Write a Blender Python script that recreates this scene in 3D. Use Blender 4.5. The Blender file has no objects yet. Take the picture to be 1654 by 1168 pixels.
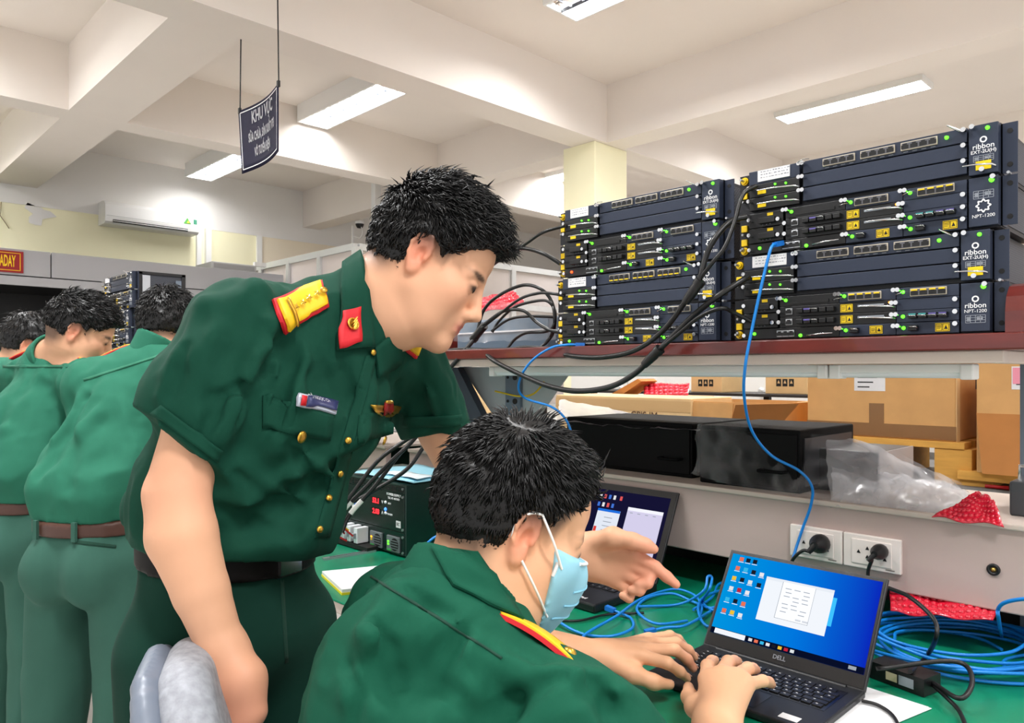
import bpy, bmesh, math, random
import numpy as np
from mathutils import Vector, Matrix, noise as mnoise
from mathutils.bvhtree import BVHTree

scene = bpy.context.scene
COL = scene.collection
random.seed(7)
RNG = np.random.RandomState(11)

# ------------------------------------------------------------------ camera
CAM_H = 1.30
YAW = math.radians(45.7)
FPX = 1200.0
CX, CY = 827.0, 600.0          # principal column and horizon row of the photograph
cam_d = bpy.data.cameras.new('camera')
cam_d.sensor_width = 36.0
cam_d.lens = FPX / 1654.0 * 36.0
cam_d.shift_y = (CY - 584.0) / 1654.0
cam_d.clip_start = 0.05
cam = bpy.data.objects.new('camera', cam_d)
cam.location = (0, 0, CAM_H)
cam.rotation_euler = (math.radians(90), 0, YAW)
COL.objects.link(cam)
scene.camera = cam

# ------------------------------------------------------------------ world and exposure
w = bpy.data.worlds.new('world')
scene.world = w
w.use_nodes = True
bg = w.node_tree.nodes['Background']
bg.inputs[0].default_value = (1.0, 1.0, 1.0, 1)
bg.inputs[1].default_value = 0.60
scene.view_settings.view_transform = 'Standard'
scene.view_settings.look = 'None'
scene.view_settings.exposure = 0.97
scene.view_settings.gamma = 1.0
scene.view_settings.use_curve_mapping = False
try:
    scene.cycles.use_denoising = True
    scene.cycles.max_bounces = 7
    scene.cycles.diffuse_bounces = 4
    scene.cycles.glossy_bounces = 3
    scene.cycles.transparent_max_bounces = 24
    scene.cycles.sample_clamp_indirect = 6.0
    scene.cycles.caustics_reflective = False
    scene.cycles.caustics_refractive = False
except Exception:
    pass

cY, sY = math.cos(YAW), math.sin(YAW)


def C(px, py, d):
    """world point that stands at depth d (metres along the view axis) in column px, row py"""
    tx = (px - CX) / FPX
    tz = (CY - py) / FPX
    return Vector((d * (tx * cY - sY), d * (tx * sY + cY), CAM_H + d * tz))


def onY(px, py, Y):
    tx = (px - CX) / FPX
    return C(px, py, Y / (tx * sY + cY))


def onX(px, py, X):
    tx = (px - CX) / FPX
    return C(px, py, X / (tx * cY - sY))


def onZ(px, py, Z):
    return C(px, py, (Z - CAM_H) / ((CY - py) / FPX))


def camdir(x, y, z=0.0):
    """vector given in camera terms (right, away, up) -> world"""
    return Vector((x * cY - y * sY, x * sY + y * cY, z))


# ------------------------------------------------------------------ materials
def srgb(r, g, b):
    def f(c):
        c /= 255.0
        return c / 12.92 if c <= 0.04045 else ((c + 0.055) / 1.055) ** 2.4
    return (f(r), f(g), f(b), 1.0)


MATS = {}


def mat(name, col, rough=0.6, metal=0.0, bump=None, var=None, emit=None, spec=0.5, coat=0.0, alpha=None,
        stretch=None, sheen=0.0, attr=None, sss=0.0):
    if name in MATS:
        return MATS[name]
    m = bpy.data.materials.new(name)
    m.use_nodes = True
    nt = m.node_tree
    b = nt.nodes['Principled BSDF']
    c = srgb(*col)
    b.inputs['Base Color'].default_value = c
    b.inputs['Roughness'].default_value = rough
    b.inputs['Metallic'].default_value = metal
    b.inputs['Specular IOR Level'].default_value = spec
    b.inputs['Coat Weight'].default_value = coat
    b.inputs['Sheen Weight'].default_value = sheen
    if sss:
        b.inputs['Subsurface Weight'].default_value = sss
        b.inputs['Subsurface Radius'].default_value = (0.012, 0.005, 0.003)
        b.inputs['Subsurface Scale'].default_value = 1.0
    L = nt.links.new
    tc = None

    def coords():
        nonlocal tc
        if tc is None:
            tcn = nt.nodes.new('ShaderNodeTexCoord')
            if stretch:
                mp = nt.nodes.new('ShaderNodeMapping')
                mp.inputs['Scale'].default_value = stretch
                L(tcn.outputs['Object'], mp.inputs['Vector'])
                tc = mp.outputs['Vector']
            else:
                tc = tcn.outputs['Object']
        return tc
    colsock = None
    if attr:
        a = nt.nodes.new('ShaderNodeAttribute')
        a.attribute_name = attr
        colsock = a.outputs['Color']
        L(colsock, b.inputs['Base Color'])
    if var:
        n = nt.nodes.new('ShaderNodeTexNoise')
        n.inputs['Scale'].default_value = var[0]
        n.inputs['Detail'].default_value = 5
        L(coords(), n.inputs['Vector'])
        mx = nt.nodes.new('ShaderNodeMix')
        mx.data_type = 'RGBA'
        mx.blend_type = 'MULTIPLY'
        mx.inputs[0].default_value = 1.0
        rp = nt.nodes.new('ShaderNodeMapRange')
        rp.inputs[1].default_value = 0.3
        rp.inputs[2].default_value = 0.7
        rp.inputs[3].default_value = 1.0 - var[1]
        rp.inputs[4].default_value = 1.0 + var[1]
        L(n.outputs['Fac'], rp.inputs[0])
        if colsock:
            L(colsock, mx.inputs[6])
        else:
            mx.inputs[6].default_value = c
        cb = nt.nodes.new('ShaderNodeCombineColor')
        for i in range(3):
            L(rp.outputs[0], cb.inputs[i])
        L(cb.outputs[0], mx.inputs[7])
        L(mx.outputs[2], b.inputs['Base Color'])
    if bump:
        n2 = nt.nodes.new('ShaderNodeTexNoise')
        n2.inputs['Scale'].default_value = bump[0]
        n2.inputs['Detail'].default_value = 4
        L(coords(), n2.inputs['Vector'])
        bp = nt.nodes.new('ShaderNodeBump')
        bp.inputs['Strength'].default_value = bump[1]
        bp.inputs['Distance'].default_value = bump[2] if len(bump) > 2 else 0.002
        L(n2.outputs['Fac'], bp.inputs['Height'])
        L(bp.outputs['Normal'], b.inputs['Normal'])
    if emit:
        b.inputs['Emission Color'].default_value = srgb(*emit[0])
        b.inputs['Emission Strength'].default_value = emit[1]
    if alpha is not None:
        b.inputs['Alpha'].default_value = alpha
    MATS[name] = m
    return m


def film_mat(name, col, opacity, rough=0.12):
    """thin clear plastic film: mostly see-through, with a glossy and slightly milky skin"""
    if name in MATS:
        return MATS[name]
    m = bpy.data.materials.new(name)
    m.use_nodes = True
    nt = m.node_tree
    nt.nodes.clear()
    L = nt.links.new
    out = nt.nodes.new('ShaderNodeOutputMaterial')
    tr = nt.nodes.new('ShaderNodeBsdfTransparent')
    df = nt.nodes.new('ShaderNodeBsdfPrincipled')
    df.inputs['Base Color'].default_value = srgb(*col)
    df.inputs['Roughness'].default_value = rough
    df.inputs['Specular IOR Level'].default_value = 0.8
    fr = nt.nodes.new('ShaderNodeLayerWeight')
    fr.inputs['Blend'].default_value = 0.35
    mr = nt.nodes.new('ShaderNodeMapRange')
    mr.inputs[3].default_value = opacity
    mr.inputs[4].default_value = min(1.0, opacity + 0.55)
    L(fr.outputs['Facing'], mr.inputs[0])
    mx = nt.nodes.new('ShaderNodeMixShader')
    L(mr.outputs[0], mx.inputs[0])
    L(tr.outputs[0], mx.inputs[1])
    L(df.outputs[0], mx.inputs[2])
    L(mx.outputs[0], out.inputs['Surface'])
    MATS[name] = m
    return m


# ------------------------------------------------------------------ mesh helpers
class MB:
    def __init__(s):
        s.v = []
        s.f = []
        s.sm = []

    def add(s, vs, fs, smooth=False):
        o = len(s.v)
        s.v += [tuple(p) for p in vs]
        for f in fs:
            s.f.append([i + o for i in f])
            s.sm.append(smooth)
        return s

    def box(s, lo, hi):
        x0, y0, z0 = lo
        x1, y1, z1 = hi
        return s.add([(x0, y0, z0), (x1, y0, z0), (x1, y1, z0), (x0, y1, z0), (x0, y0, z1), (x1, y0, z1), (x1, y1, z1), (x0, y1, z1)],
                     [(0, 3, 2, 1), (4, 5, 6, 7), (0, 1, 5, 4), (1, 2, 6, 5), (2, 3, 7, 6), (3, 0, 4, 7)])

    def cbox(s, c, size, ax=None):
        """box about a centre, with optional 3 axes"""
        c = Vector(c)
        if ax is None:
            ax = (Vector((1, 0, 0)), Vector((0, 1, 0)), Vector((0, 0, 1)))
        h = [ax[i] * (size[i] / 2) for i in range(3)]
        vs = [c + a * h[0] + b * h[1] + d * h[2] for d in (-1, 1) for a, b in ((-1, -1), (1, -1), (1, 1), (-1, 1))]
        return s.add(vs, [(0, 3, 2, 1), (4, 5, 6, 7), (0, 1, 5, 4), (1, 2, 6, 5), (2, 3, 7, 6), (3, 0, 4, 7)])

    def bbox(s, lo, hi, b=0.004):
        """bevelled box"""
        bm = bmesh.new()
        lo, hi = Vector(lo), Vector(hi)
        r = bmesh.ops.create_cube(bm, size=1.0)
        for v in bm.verts:
            v.co = Vector(((v.co.x + .5) * (hi.x - lo.x) + lo.x, (v.co.y + .5) * (hi.y - lo.y) + lo.y, (v.co.z + .5) * (hi.z - lo.z) + lo.z))
        bmesh.ops.bevel(bm, geom=bm.edges[:], offset=b, segments=2, affect='EDGES', profile=0.5)
        bm.verts.index_update()
        s.add([v.co.copy() for v in bm.verts], [[v.index for v in f.verts] for f in bm.faces])
        bm.free()
        return s

    def cyl(s, a, b, r, r2=None, n=12, cap=True, smooth=True):
        a, b = Vector(a), Vector(b)
        r2 = r if r2 is None else r2
        d = (b - a).normalized()
        u = d.orthogonal().normalized()
        w_ = d.cross(u)
        vs = []
        for p, rr in ((a, r), (b, r2)):
            for i in range(n):
                t = 2 * math.pi * i / n
                vs.append(p + u * (math.cos(t) * rr) + w_ * (math.sin(t) * rr))
        s.add(vs, [(i, (i + 1) % n, n + (i + 1) % n, n + i) for i in range(n)], smooth)
        if cap:
            s.add(vs[:n], [tuple(range(n))[::-1]])
            s.add(vs[n:], [tuple(range(n))])
        return s

    def tube(s, pts, r, n=8, cap=True, radii=None):
        pts = [Vector(p) for p in pts]
        m = len(pts)
        t = [(pts[min(i + 1, m - 1)] - pts[max(i - 1, 0)]).normalized() for i in range(m)]
        u = t[0].orthogonal().normalized()
        vs = []
        for i in range(m):
            u = (u - t[i] * u.dot(t[i]))
            u = u.normalized() if u.length > 1e-6 else t[i].orthogonal().normalized()
            w_ = t[i].cross(u)
            rr = radii[i] if radii else r
            for k in range(n):
                a = 2 * math.pi * k / n
                vs.append(pts[i] + u * (math.cos(a) * rr) + w_ * (math.sin(a) * rr))
        fs = [(i * n + k, i * n + (k + 1) % n, (i + 1) * n + (k + 1) % n, (i + 1) * n + k) for i in range(m - 1) for k in range(n)]
        s.add(vs, fs, True)
        if cap:
            s.add(vs[:n], [tuple(range(n))[::-1]])
            s.add(vs[-n:], [tuple(range(n))])
        return s

    def lathe(s, prof, axis_o, axis_d, n=16, smooth=True):
        o, d = Vector(axis_o), Vector(axis_d).normalized()
        u = d.orthogonal().normalized()
        w_ = d.cross(u)
        vs = []
        for (rr, h) in prof:
            for k in range(n):
                a = 2 * math.pi * k / n
                vs.append(o + d * h + u * (math.cos(a) * rr) + w_ * (math.sin(a) * rr))
        m = len(prof)
        s.add(vs, [(i * n + k, i * n + (k + 1) % n, (i + 1) * n + (k + 1) % n, (i + 1) * n + k) for i in range(m - 1) for k in range(n)], smooth)
        s.add(vs[:n], [tuple(range(n))[::-1]])
        s.add(vs[-n:], [tuple(range(n))])
        return s

    def prism(s, poly, off):
        """polygon (list of 3D points) extruded by vector off"""
        n = len(poly)
        poly = [Vector(p) for p in poly]
        off = Vector(off)
        s.add(poly + [p + off for p in poly],
              [tuple(range(n))[::-1], tuple(range(n, 2 * n))] + [(i, (i + 1) % n, n + (i + 1) % n, n + i) for i in range(n)])
        return s

    def grid(s, rows, thick=0.0, smooth=True, flip=False):
        """rows of 3D points -> sheet, optionally given thickness along the vertex normal"""
        nr, nc = len(rows), len(rows[0])
        P = [[Vector(p) for p in r] for r in rows]
        vs = [p for r in P for p in r]
        fs = [(i * nc + j, i * nc + j + 1, (i + 1) * nc + j + 1, (i + 1) * nc + j) for i in range(nr - 1) for j in range(nc - 1)]
        if flip:
            fs = [f[::-1] for f in fs]
        if not thick:
            return s.add(vs, fs, smooth)
        N = []
        for i in range(nr):
            for j in range(nc):
                a = P[min(i + 1, nr - 1)][j] - P[max(i - 1, 0)][j]
                b = P[i][min(j + 1, nc - 1)] - P[i][max(j - 1, 0)]
                q = b.cross(a)
                N.append(q.normalized() if q.length > 1e-9 else Vector((0, 0, 1)))
        k = len(vs)
        vs2 = [v + nn * thick for v, nn in zip(vs, N)]
        rim = [i * nc for i in range(nr)]
        edge = [(0 * nc + j) for j in range(nc)] + [i * nc + nc - 1 for i in range(1, nr)] + [(nr - 1) * nc + j for j in range(nc - 2, -1, -1)] + [i * nc for i in range(nr - 2, 0, -1)]
        fs2 = fs + [tuple(i + k for i in f[::-1]) for f in fs]
        m = len(edge)
        fs3 = [(edge[(i + 1) % m], edge[i], edge[i] + k, edge[(i + 1) % m] + k) for i in range(m)]
        o = len(s.v)
        s.add(vs + vs2, fs2, smooth)
        for f in fs3:
            s.f.append([i + o for i in f])
            s.sm.append(False)
        return s

    def mesh(s, name, origin=(0, 0, 0), fixn=True):
        me = bpy.data.meshes.new(name)
        o = Vector(origin)
        me.from_pydata([tuple(Vector(p) - o) for p in s.v], [], s.f)
        me.polygons.foreach_set('use_smooth', s.sm)
        me.update()
        if fixn:
            bm = bmesh.new()
            bm.from_mesh(me)
            bmesh.ops.recalc_face_normals(bm, faces=bm.faces[:])
            bm.to_mesh(me)
            bm.free()
        return me


def WO(o):
    """world offset of a translated-only parent chain"""
    v = Vector((0, 0, 0))
    while o is not None:
        v += o.location
        o = o.parent
    return v


def thing(name, label, cat, loc=(0, 0, 0), group=None, rotz=0.0):
    o = bpy.data.objects.new(name, None)
    COL.objects.link(o)
    o.location = loc
    o.rotation_euler = (0, 0, rotz)
    o.empty_display_size = 0.05
    o['label'] = label
    o['category'] = cat
    if group:
        o['group'] = group
    return o


def tag(o, label, cat, group=None):
    o['label'] = label
    o['category'] = cat
    if group:
        o['group'] = group
    return o


def obj(name, me, m, parent=None, loc=None):
    o = bpy.data.objects.new(name, me)
    COL.objects.link(o)
    if m is not None and len(me.materials) == 0:
        me.materials.append(m)
    if parent is not None:
        o.parent = parent
    if loc is not None:
        o.location = loc
    return o


def part(name, mb, m, parent=None, world=False, label=None, kind=None):
    """one mesh object; world=True: mb is in world coordinates and gets an origin of its own under parent"""
    if world:
        off = WO(parent) if parent is not None else Vector((0, 0, 0))
        if parent is None:
            xs = np.array([tuple(p) for p in mb.v])
            org = Vector(((xs[:, 0].min() + xs[:, 0].max()) / 2, (xs[:, 1].min() + xs[:, 1].max()) / 2, xs[:, 2].min()))
            o = obj(name, mb.mesh(name, org), m)
            o.location = org
        else:
            o = obj(name, mb.mesh(name, off), m, parent)
    else:
        o = obj(name, mb.mesh(name), m, parent)
    if label:
        o['label'] = label
    if kind:
        o['kind'] = kind
    return o


def struct(name, mb, m, label=None):
    o = part(name, mb, m, None, world=True)
    o['kind'] = 'structure'
    if label:
        o['label'] = label
    return o


def shared(name, me, m, parent, loc, rot=None, scale=None):
    o = bpy.data.objects.new(name, me)
    COL.objects.link(o)
    if len(me.materials) == 0:
        me.materials.append(m)
    elif m is not None and me.materials[0] != m:
        o.material_slots[0].link = 'OBJECT'
        o.material_slots[0].material = m
    o.parent = parent
    o.location = loc
    if rot:
        o.rotation_euler = rot
    if scale:
        o.scale = scale
    return o


def spline(pts, n=10):
    """Catmull-Rom through points"""
    P = [Vector(p) for p in pts]
    P = [P[0] * 2 - P[1]] + P + [P[-1] * 2 - P[-2]]
    out = []
    for i in range(1, len(P) - 2):
        a, b, c, d = P[i - 1], P[i], P[i + 1], P[i + 2]
        for k in range(n):
            t = k / n
            out.append(0.5 * ((2 * b) + (c - a) * t + (2 * a - 5 * b + 4 * c - d) * t * t + (3 * b - a - 3 * c + d) * t ** 3))
    out.append(P[-2])
    return out


def text_mesh(txt, size, bold=0.0, align='CENTER', extrude=0.0004, shear=0.0, space=1.0):
    cu = bpy.data.curves.new('lettering', 'FONT')
    cu.body = txt
    cu.size = size
    cu.align_x = align
    cu.align_y = 'CENTER'
    cu.extrude = extrude
    cu.offset = bold
    cu.shear = shear
    cu.space_character = space
    cu.resolution_u = 3
    o = bpy.data.objects.new('lettering', cu)
    COL.objects.link(o)
    dg = bpy.context.evaluated_depsgraph_get()
    me = bpy.data.meshes.new_from_object(o.evaluated_get(dg))
    bpy.data.objects.remove(o)
    bpy.data.curves.remove(cu)
    return me


def text(name, txt, size, m, parent, loc, rot, bold=0.0, align='CENTER', sx=1.0, shear=0.0, space=1.0):
    me = text_mesh(txt, size, bold, align, shear=shear, space=space)
    o = obj(name, me, m, parent, loc)
    o.rotation_euler = rot
    o.scale = (sx, 1, 1)
    return o


RX90 = (math.radians(90), 0, 0)

# ------------------------------------------------------------------ palette
M_CEIL = mat('ceiling_paint', (239, 231, 223), 0.9, bump=(60, 0.08), var=(1.2, 0.02))
M_BEAM = mat('beam_paint', (239, 231, 223), 0.9, bump=(60, 0.08), var=(1.5, 0.02))
M_YELLOW = mat('yellow_wall_paint', (253, 248, 212), 0.9, bump=(40, 0.1), var=(1.5, 0.03))
M_WHITEW = mat('white_wall_paint', (238, 236, 232), 0.9, bump=(40, 0.1), var=(1.5, 0.02))
M_PINKW = mat('pale_wall_paint', (243, 232, 226), 0.9, var=(1.5, 0.02))
M_FLOOR = mat('floor_tile', (206, 202, 196), 0.35, var=(3, 0.05))
M_WHITE = mat('white_enamel', (240, 240, 238), 0.35)
M_ALU = mat('aluminium', (214, 216, 216), 0.35, metal=0.5)
M_BLACK = mat('black_plastic', (14, 14, 16), 0.45)
M_CHROME = mat('chrome', (225, 226, 228), 0.18, metal=1.0)
M_STEEL = mat('brushed_steel', (190, 192, 196), 0.35, metal=0.9)
# ================================================================== the room
Z_CEIL, Z_BEAM, Z_BAND = 3.49, 3.05, 2.875
X_WALL, Y_BACK = -8.25, 9.6
struct('floor', MB().box((X_WALL - .2, -4, -0.1), (4.5, Y_BACK + .2, 0)), M_FLOOR)
struct('ceiling', MB().box((X_WALL - .2, -4, Z_CEIL), (4.5, Y_BACK + .2, Z_CEIL + .15)), M_CEIL)
struct('wall_left', MB().box((X_WALL - .2, -4, 0), (X_WALL, 3.93, Z_BAND)), M_YELLOW)
struct('wall_left_far', MB().box((X_WALL - .2, 3.93, 0), (X_WALL, Y_BACK, Z_BAND)), mat('peach_wall_paint', (247, 236, 214), 0.9, var=(1.5, .02)))
struct('wall_left_band', MB().box((X_WALL - .2, -4, Z_BAND), (X_WALL + .004, Y_BACK, Z_CEIL)), M_WHITEW)
struct('wall_back', MB().box((X_WALL - .2, Y_BACK, 0), (4.5, Y_BACK + .2, Z_CEIL)), M_PINKW)
struct('trim_1', MB().box((X_WALL, 3.90, 0), (X_WALL + .03, 3.96, Z_BAND)), M_WHITE)
struct('trim_2', MB().box((X_WALL, 3.205, 2.28), (X_WALL + .04, 3.255, Z_BAND)).box((X_WALL, 3.30, 2.28), (X_WALL + .05, 3.36, Z_BAND)), M_WHITE)
# beams
BM = MB
struct('beam_1', MB().box((-3.82, -4, Z_BEAM), (-3.56, Y_BACK, Z_CEIL)), M_BEAM)
struct('beam_2', MB().box((-3.56, 4.49, Z_BEAM), (4.5, 4.72, Z_CEIL)), M_BEAM)
struct('beam_3', MB().box((-5.85, -4, Z_BEAM), (-5.63, Y_BACK, Z_CEIL)), M_BEAM)
struct('beam_4', MB().box((X_WALL, 1.35, Z_BEAM), (-5.85, 1.71, Z_CEIL)).box((-5.63, 1.35, Z_BEAM), (-3.82, 1.71, Z_CEIL)), M_BEAM)
struct('beam_5', MB().box((X_WALL, 4.49, Z_BEAM), (-5.85, 4.72, Z_CEIL)).box((-5.63, 4.49, Z_BEAM), (-3.82, 4.72, Z_CEIL)), M_BEAM)
struct('beam_6', MB().box((-3.56, 7.4, Z_BEAM), (4.5, 7.65, Z_CEIL)), M_BEAM)
struct('column', MB().bbox((-3.91, 4.38, 0), (-3.59, 4.78, Z_BEAM), .006), M_YELLOW)
struct('trim_3', MB().box((-6.66, 4.42, 1.9), (-6.585, 4.49, 3.33)), M_WHITE)
# peeled plaster on the yellow wall
def wall_patch():
    m = MB()
    pts = []
    for i in range(14):
        a = 2 * math.pi * i / 14
        r = .09 + .035 * math.sin(3 * a + 1) + .02 * math.cos(5 * a)
        pts.append((X_WALL, 1.72 + r * math.cos(a) * 1.1, 2.80 + r * math.sin(a)))
    m.prism(pts, (.004, 0, 0))
    return m
struct('wall_left_patch', wall_patch(), M_WHITEW)
wm = MB()
wm.tube(spline([(X_WALL + .01, 1.42, 2.87), (X_WALL + .02, 1.41, 2.75), (X_WALL + .03, 1.36, 2.66), (X_WALL + .02, 1.33, 2.56), (X_WALL + .03, 1.40, 2.60)], 6), .004, 5)
wm.tube(spline([(X_WALL + .01, 1.41, 2.75), (X_WALL + .03, 1.45, 2.68), (X_WALL + .03, 1.48, 2.63)], 6), .004, 5)
tag(part('loose_wire', wm, mat('beige_wire', (150, 135, 100), .6), None, True), 'loose thin wire dangling from the top of the yellow wall', 'wire')

# ------------------------------------------------------------------ ceiling lamps
M_TUBE = mat('lit_tube', (255, 255, 255), .4, emit=((255, 252, 246), 9.0))
M_TUBEOFF = mat('unlit_tube', (190, 180, 170), .3)
M_LOUV = mat('louvre', (84, 88, 98), .45)


def louvre_lamp(x0, x1, y0, y1, label, box=True, watts=50, off_near=False):
    zb = 3.35 if box else Z_CEIL - .045
    t = thing('ceiling_lamp', label, 'lamp', ((x0 + x1) / 2, (y0 + y1) / 2, zb), 'fluorescent ceiling lamps')
    hx, hy, h = (x1 - x0) / 2, (y1 - y0) / 2, Z_CEIL - zb
    f = MB()
    f.box((-hx, -hy, .042), (hx, hy, h))
    e = .014
    f.box((-hx, -hy, 0), (-hx + e, hy, .042)).box((hx - e, -hy, 0), (hx, hy, .042))
    f.box((-hx + e, -hy, 0), (hx - e, -hy + e, .042)).box((-hx + e, hy - e, 0), (hx - e, hy, .042))
    part('housing', f, M_WHITE, t)
    for r in range(2):
        yc = (hy - e) * (r - .5)
        off = off_near and r == 0
        part('tube', MB().cyl((-hx + .03, yc, .026), (hx - .03, yc, .026), .007, n=8), M_TUBEOFF if off else M_TUBE, t)
    part('divider', MB().box((-hx + e, -.0015, .001), (hx - e, .0015, .024)), M_LOUV, t)
    me_l = MB().box((-.0015, -(hy - e), .001), (.0015, hy - e, .018)).mesh('louvre_blade')
    for i in range(1, 12):
        shared('louvre_blade', me_l, M_LOUV, t, (-hx + 2 * hx * i / 12, 0, 0))
    ld = bpy.data.lights.new('lamp_light', 'AREA')
    ld.shape = 'RECTANGLE'
    ld.size, ld.size_y = 2 * (hx - e - .004), (hy - e) * (.98 if off_near else 1.96)
    ld.energy = watts
    ld.color = (1.0, 1.0, 1.0)
    lo = bpy.data.objects.new('lamp_light', ld)
    COL.objects.link(lo)
    lo.parent = t
    lo.location = (0, (hy - e) * .5 if off_near else 0, .036)
    if off_near:
        part('reflector', MB().box((-hx + e, -hy + e, .038), (hx - e, -.002, .041)), mat('dark_reflector', (120, 96, 76), .3, metal=.5), t)
    return t


louvre_lamp(-5.60, -4.45, 3.0, 3.28, 'white box ceiling lamp beside the hanging navy sign, brightest on the left', watts=11)
louvre_lamp(-8.0, -6.85, 3.0, 3.28, 'white box ceiling lamp half hidden behind the hanging navy sign', watts=12)
louvre_lamp(-2.99, -1.81, 3.17, 3.47, 'recessed louvre lamp at the top of the picture with one dark tube', box=False, off_near=True)
louvre_lamp(-2.95, -1.80, 5.97, 6.22, 'recessed louvre lamp above the right-hand equipment stack', box=False)
louvre_lamp(-5.97, -4.80, 6.0, 6.28, 'recessed louvre lamp partly hidden by the yellow column', box=False)
louvre_lamp(-2.7, -1.5, .1, .4, 'louvre ceiling lamp over the aisle in front of the workbench', box=False)  # this lamp and those below are out of view, added for lighting
louvre_lamp(-5.6, -4.4, .1, .4, 'louvre ceiling lamp over the two men at the far bench', box=False, watts=40)
louvre_lamp(-8.0, -6.85, .1, .38, 'white box ceiling lamp above the grey booth', watts=60)  # extra unseen lamp, put in to brighten the yellow wall
louvre_lamp(.3, 1.5, .1, .4, 'louvre ceiling lamp behind the photographer', box=False)
louvre_lamp(.3, 1.5, 3.1, 3.4, 'louvre ceiling lamp over the storage area on the right', box=False)

# ------------------------------------------------------------------ hanging sign
sg = thing('hanging_sign', 'navy blue sign with white Vietnamese lettering hung on two cords', 'sign', (-3.6, 1.71, 2.35))
rows = []
for i in range(9):
    v = i / 8
    r = []
    for j in range(17):
        u = j / 16
        x = -3.82 + u * .445
        bow = .030 * math.sin(math.pi * u) + (.02 * (1 - v) * (1 - u))
        z = (2.348 + .022 * u) + v * (.327 + .003 * u)
        r.append((x, 1.71 + bow, z))
    rows.append(r)


def sign_pt(u, v, off):
    return Vector((-3.82 + u * .445, 1.71 + .030 * math.sin(math.pi * u) + .02 * (1 - v) * (1 - u) - off, (2.348 + .022 * u) + v * (.327 + .003 * u)))


part('sign_board', MB().grid(rows, .004), mat('navy_board', (26, 24, 52), .6, spec=.2), sg, True)
fr = MB()
for (u0, v0, u1, v1) in ((.04, .05, .96, .05), (.04, .95, .96, .95), (.04, .05, .04, .95), (.96, .05, .96, .95)):
    a, b = [], []
    for k in range(13):
        u, v = u0 + (u1 - u0) * k / 12, v0 + (v1 - v0) * k / 12
        du, dv = (0, .008) if v0 == v1 else (.006, 0)
        a.append(sign_pt(u - du, v - dv, .0065))
        b.append(sign_pt(u + du, v + dv, .0065))
    fr.grid([a, b], smooth=False)
M_WPRINT = mat('white_print', (240, 240, 242), .5)
part('sign_border', fr, M_WPRINT, sg, True)


def bent_text(name, txt, size, parent, u0, v0, fn, m, sx=1.0, bold=0.0):
    me = text_mesh(txt, size, bold)
    org = WO(parent)
    for vtx in me.vertices:
        p = fn(vtx.co.x * sx, vtx.co.y)
        vtx.co = p - org
    o = obj(name, me, m, parent)
    return o


for txt, sz, uc, vc, sx in (('KHU VỰC', .088, .52, .80, .62), ('SỬA CHỮA, SẢN XUẤT VTĐ', .062, .51, .50, .38), ('VÔ TUYẾN ĐIỆN', .062, .49, .25, .38)):
    bent_text('lettering', txt, sz, sg, uc, vc, lambda x, y, uc=uc, vc=vc: sign_pt(uc + x / .445, vc + y / .33, .007), M_WPRINT, sx, .0022)
part('cord', MB().tube([sign_pt(.015, 1.0, -.002), (-3.80, 1.712, 3.05)], .0035, 6), M_BLACK, sg, True)
part('cord', MB().tube([sign_pt(.985, 1.0, -.002), (-3.40, 1.712, 3.49)], .0035, 6), M_BLACK, sg, True)
for u in (.015, .985):
    p = sign_pt(u, 1.0, 0)
    part('clip', MB().cbox(p, (.016, .012, .03)), M_BLACK, sg, True)

# ------------------------------------------------------------------ air conditioner
ac = thing('air_conditioner', 'white wall-mounted air conditioner with a green sticker', 'air conditioner', (-8.25, 2.70, 2.76))
y0, y1 = 2.24, 3.155
prof = [(-8.25, 2.765), (-8.06, 2.765), (-8.03, 2.785), (-8.02, 2.83), (-8.025, 2.95), (-8.06, 2.985), (-8.12, 2.995), (-8.25, 2.995)]
part('shell', MB().prism([(x, y0, z) for x, z in prof], (0, y1 - y0, 0)), M_WHITE, ac, True)
part('outlet_slot', MB().box((-8.035, y0 + .07, 2.778), (-8.017, y1 - .12, 2.806)), mat('dark_slot', (40, 38, 36), .6), ac, True)
part('louvre_flap', MB().prism([(-8.012, y0 + .07, 2.792), (-8.018, y0 + .07, 2.797), (-8.06, y0 + .07, 2.764), (-8.055, y0 + .07, 2.760)], (0, y1 - y0 - .19, 0)), M_WHITE, ac, True)
part('seam', MB().box((-8.023, y0 + .01, 2.838), (-8.0185, y1 - .01, 2.842)), mat('grey_seam', (190, 190, 188), .6), ac, True)
part('triangle_sticker', MB().prism([(-8.0205, 2.99, 2.86), (-8.0205, 3.07, 2.86), (-8.0225, 3.03, 2.925)], (.003, 0, 0)), mat('green_sticker', (70, 150, 60), .5), ac, True)
part('triangle_mark', MB().prism([(-8.019, 3.02, 2.868), (-8.019, 3.055, 2.868), (-8.02, 3.04, 2.90)], (.003, 0, 0)), mat('lime_sticker', (200, 220, 60), .5), ac, True)
part('energy_label', MB().box((-8.022, 3.095, 2.865), (-8.018, 3.13, 2.915)), mat('teal_sticker', (60, 140, 110), .5), ac, True)

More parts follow.
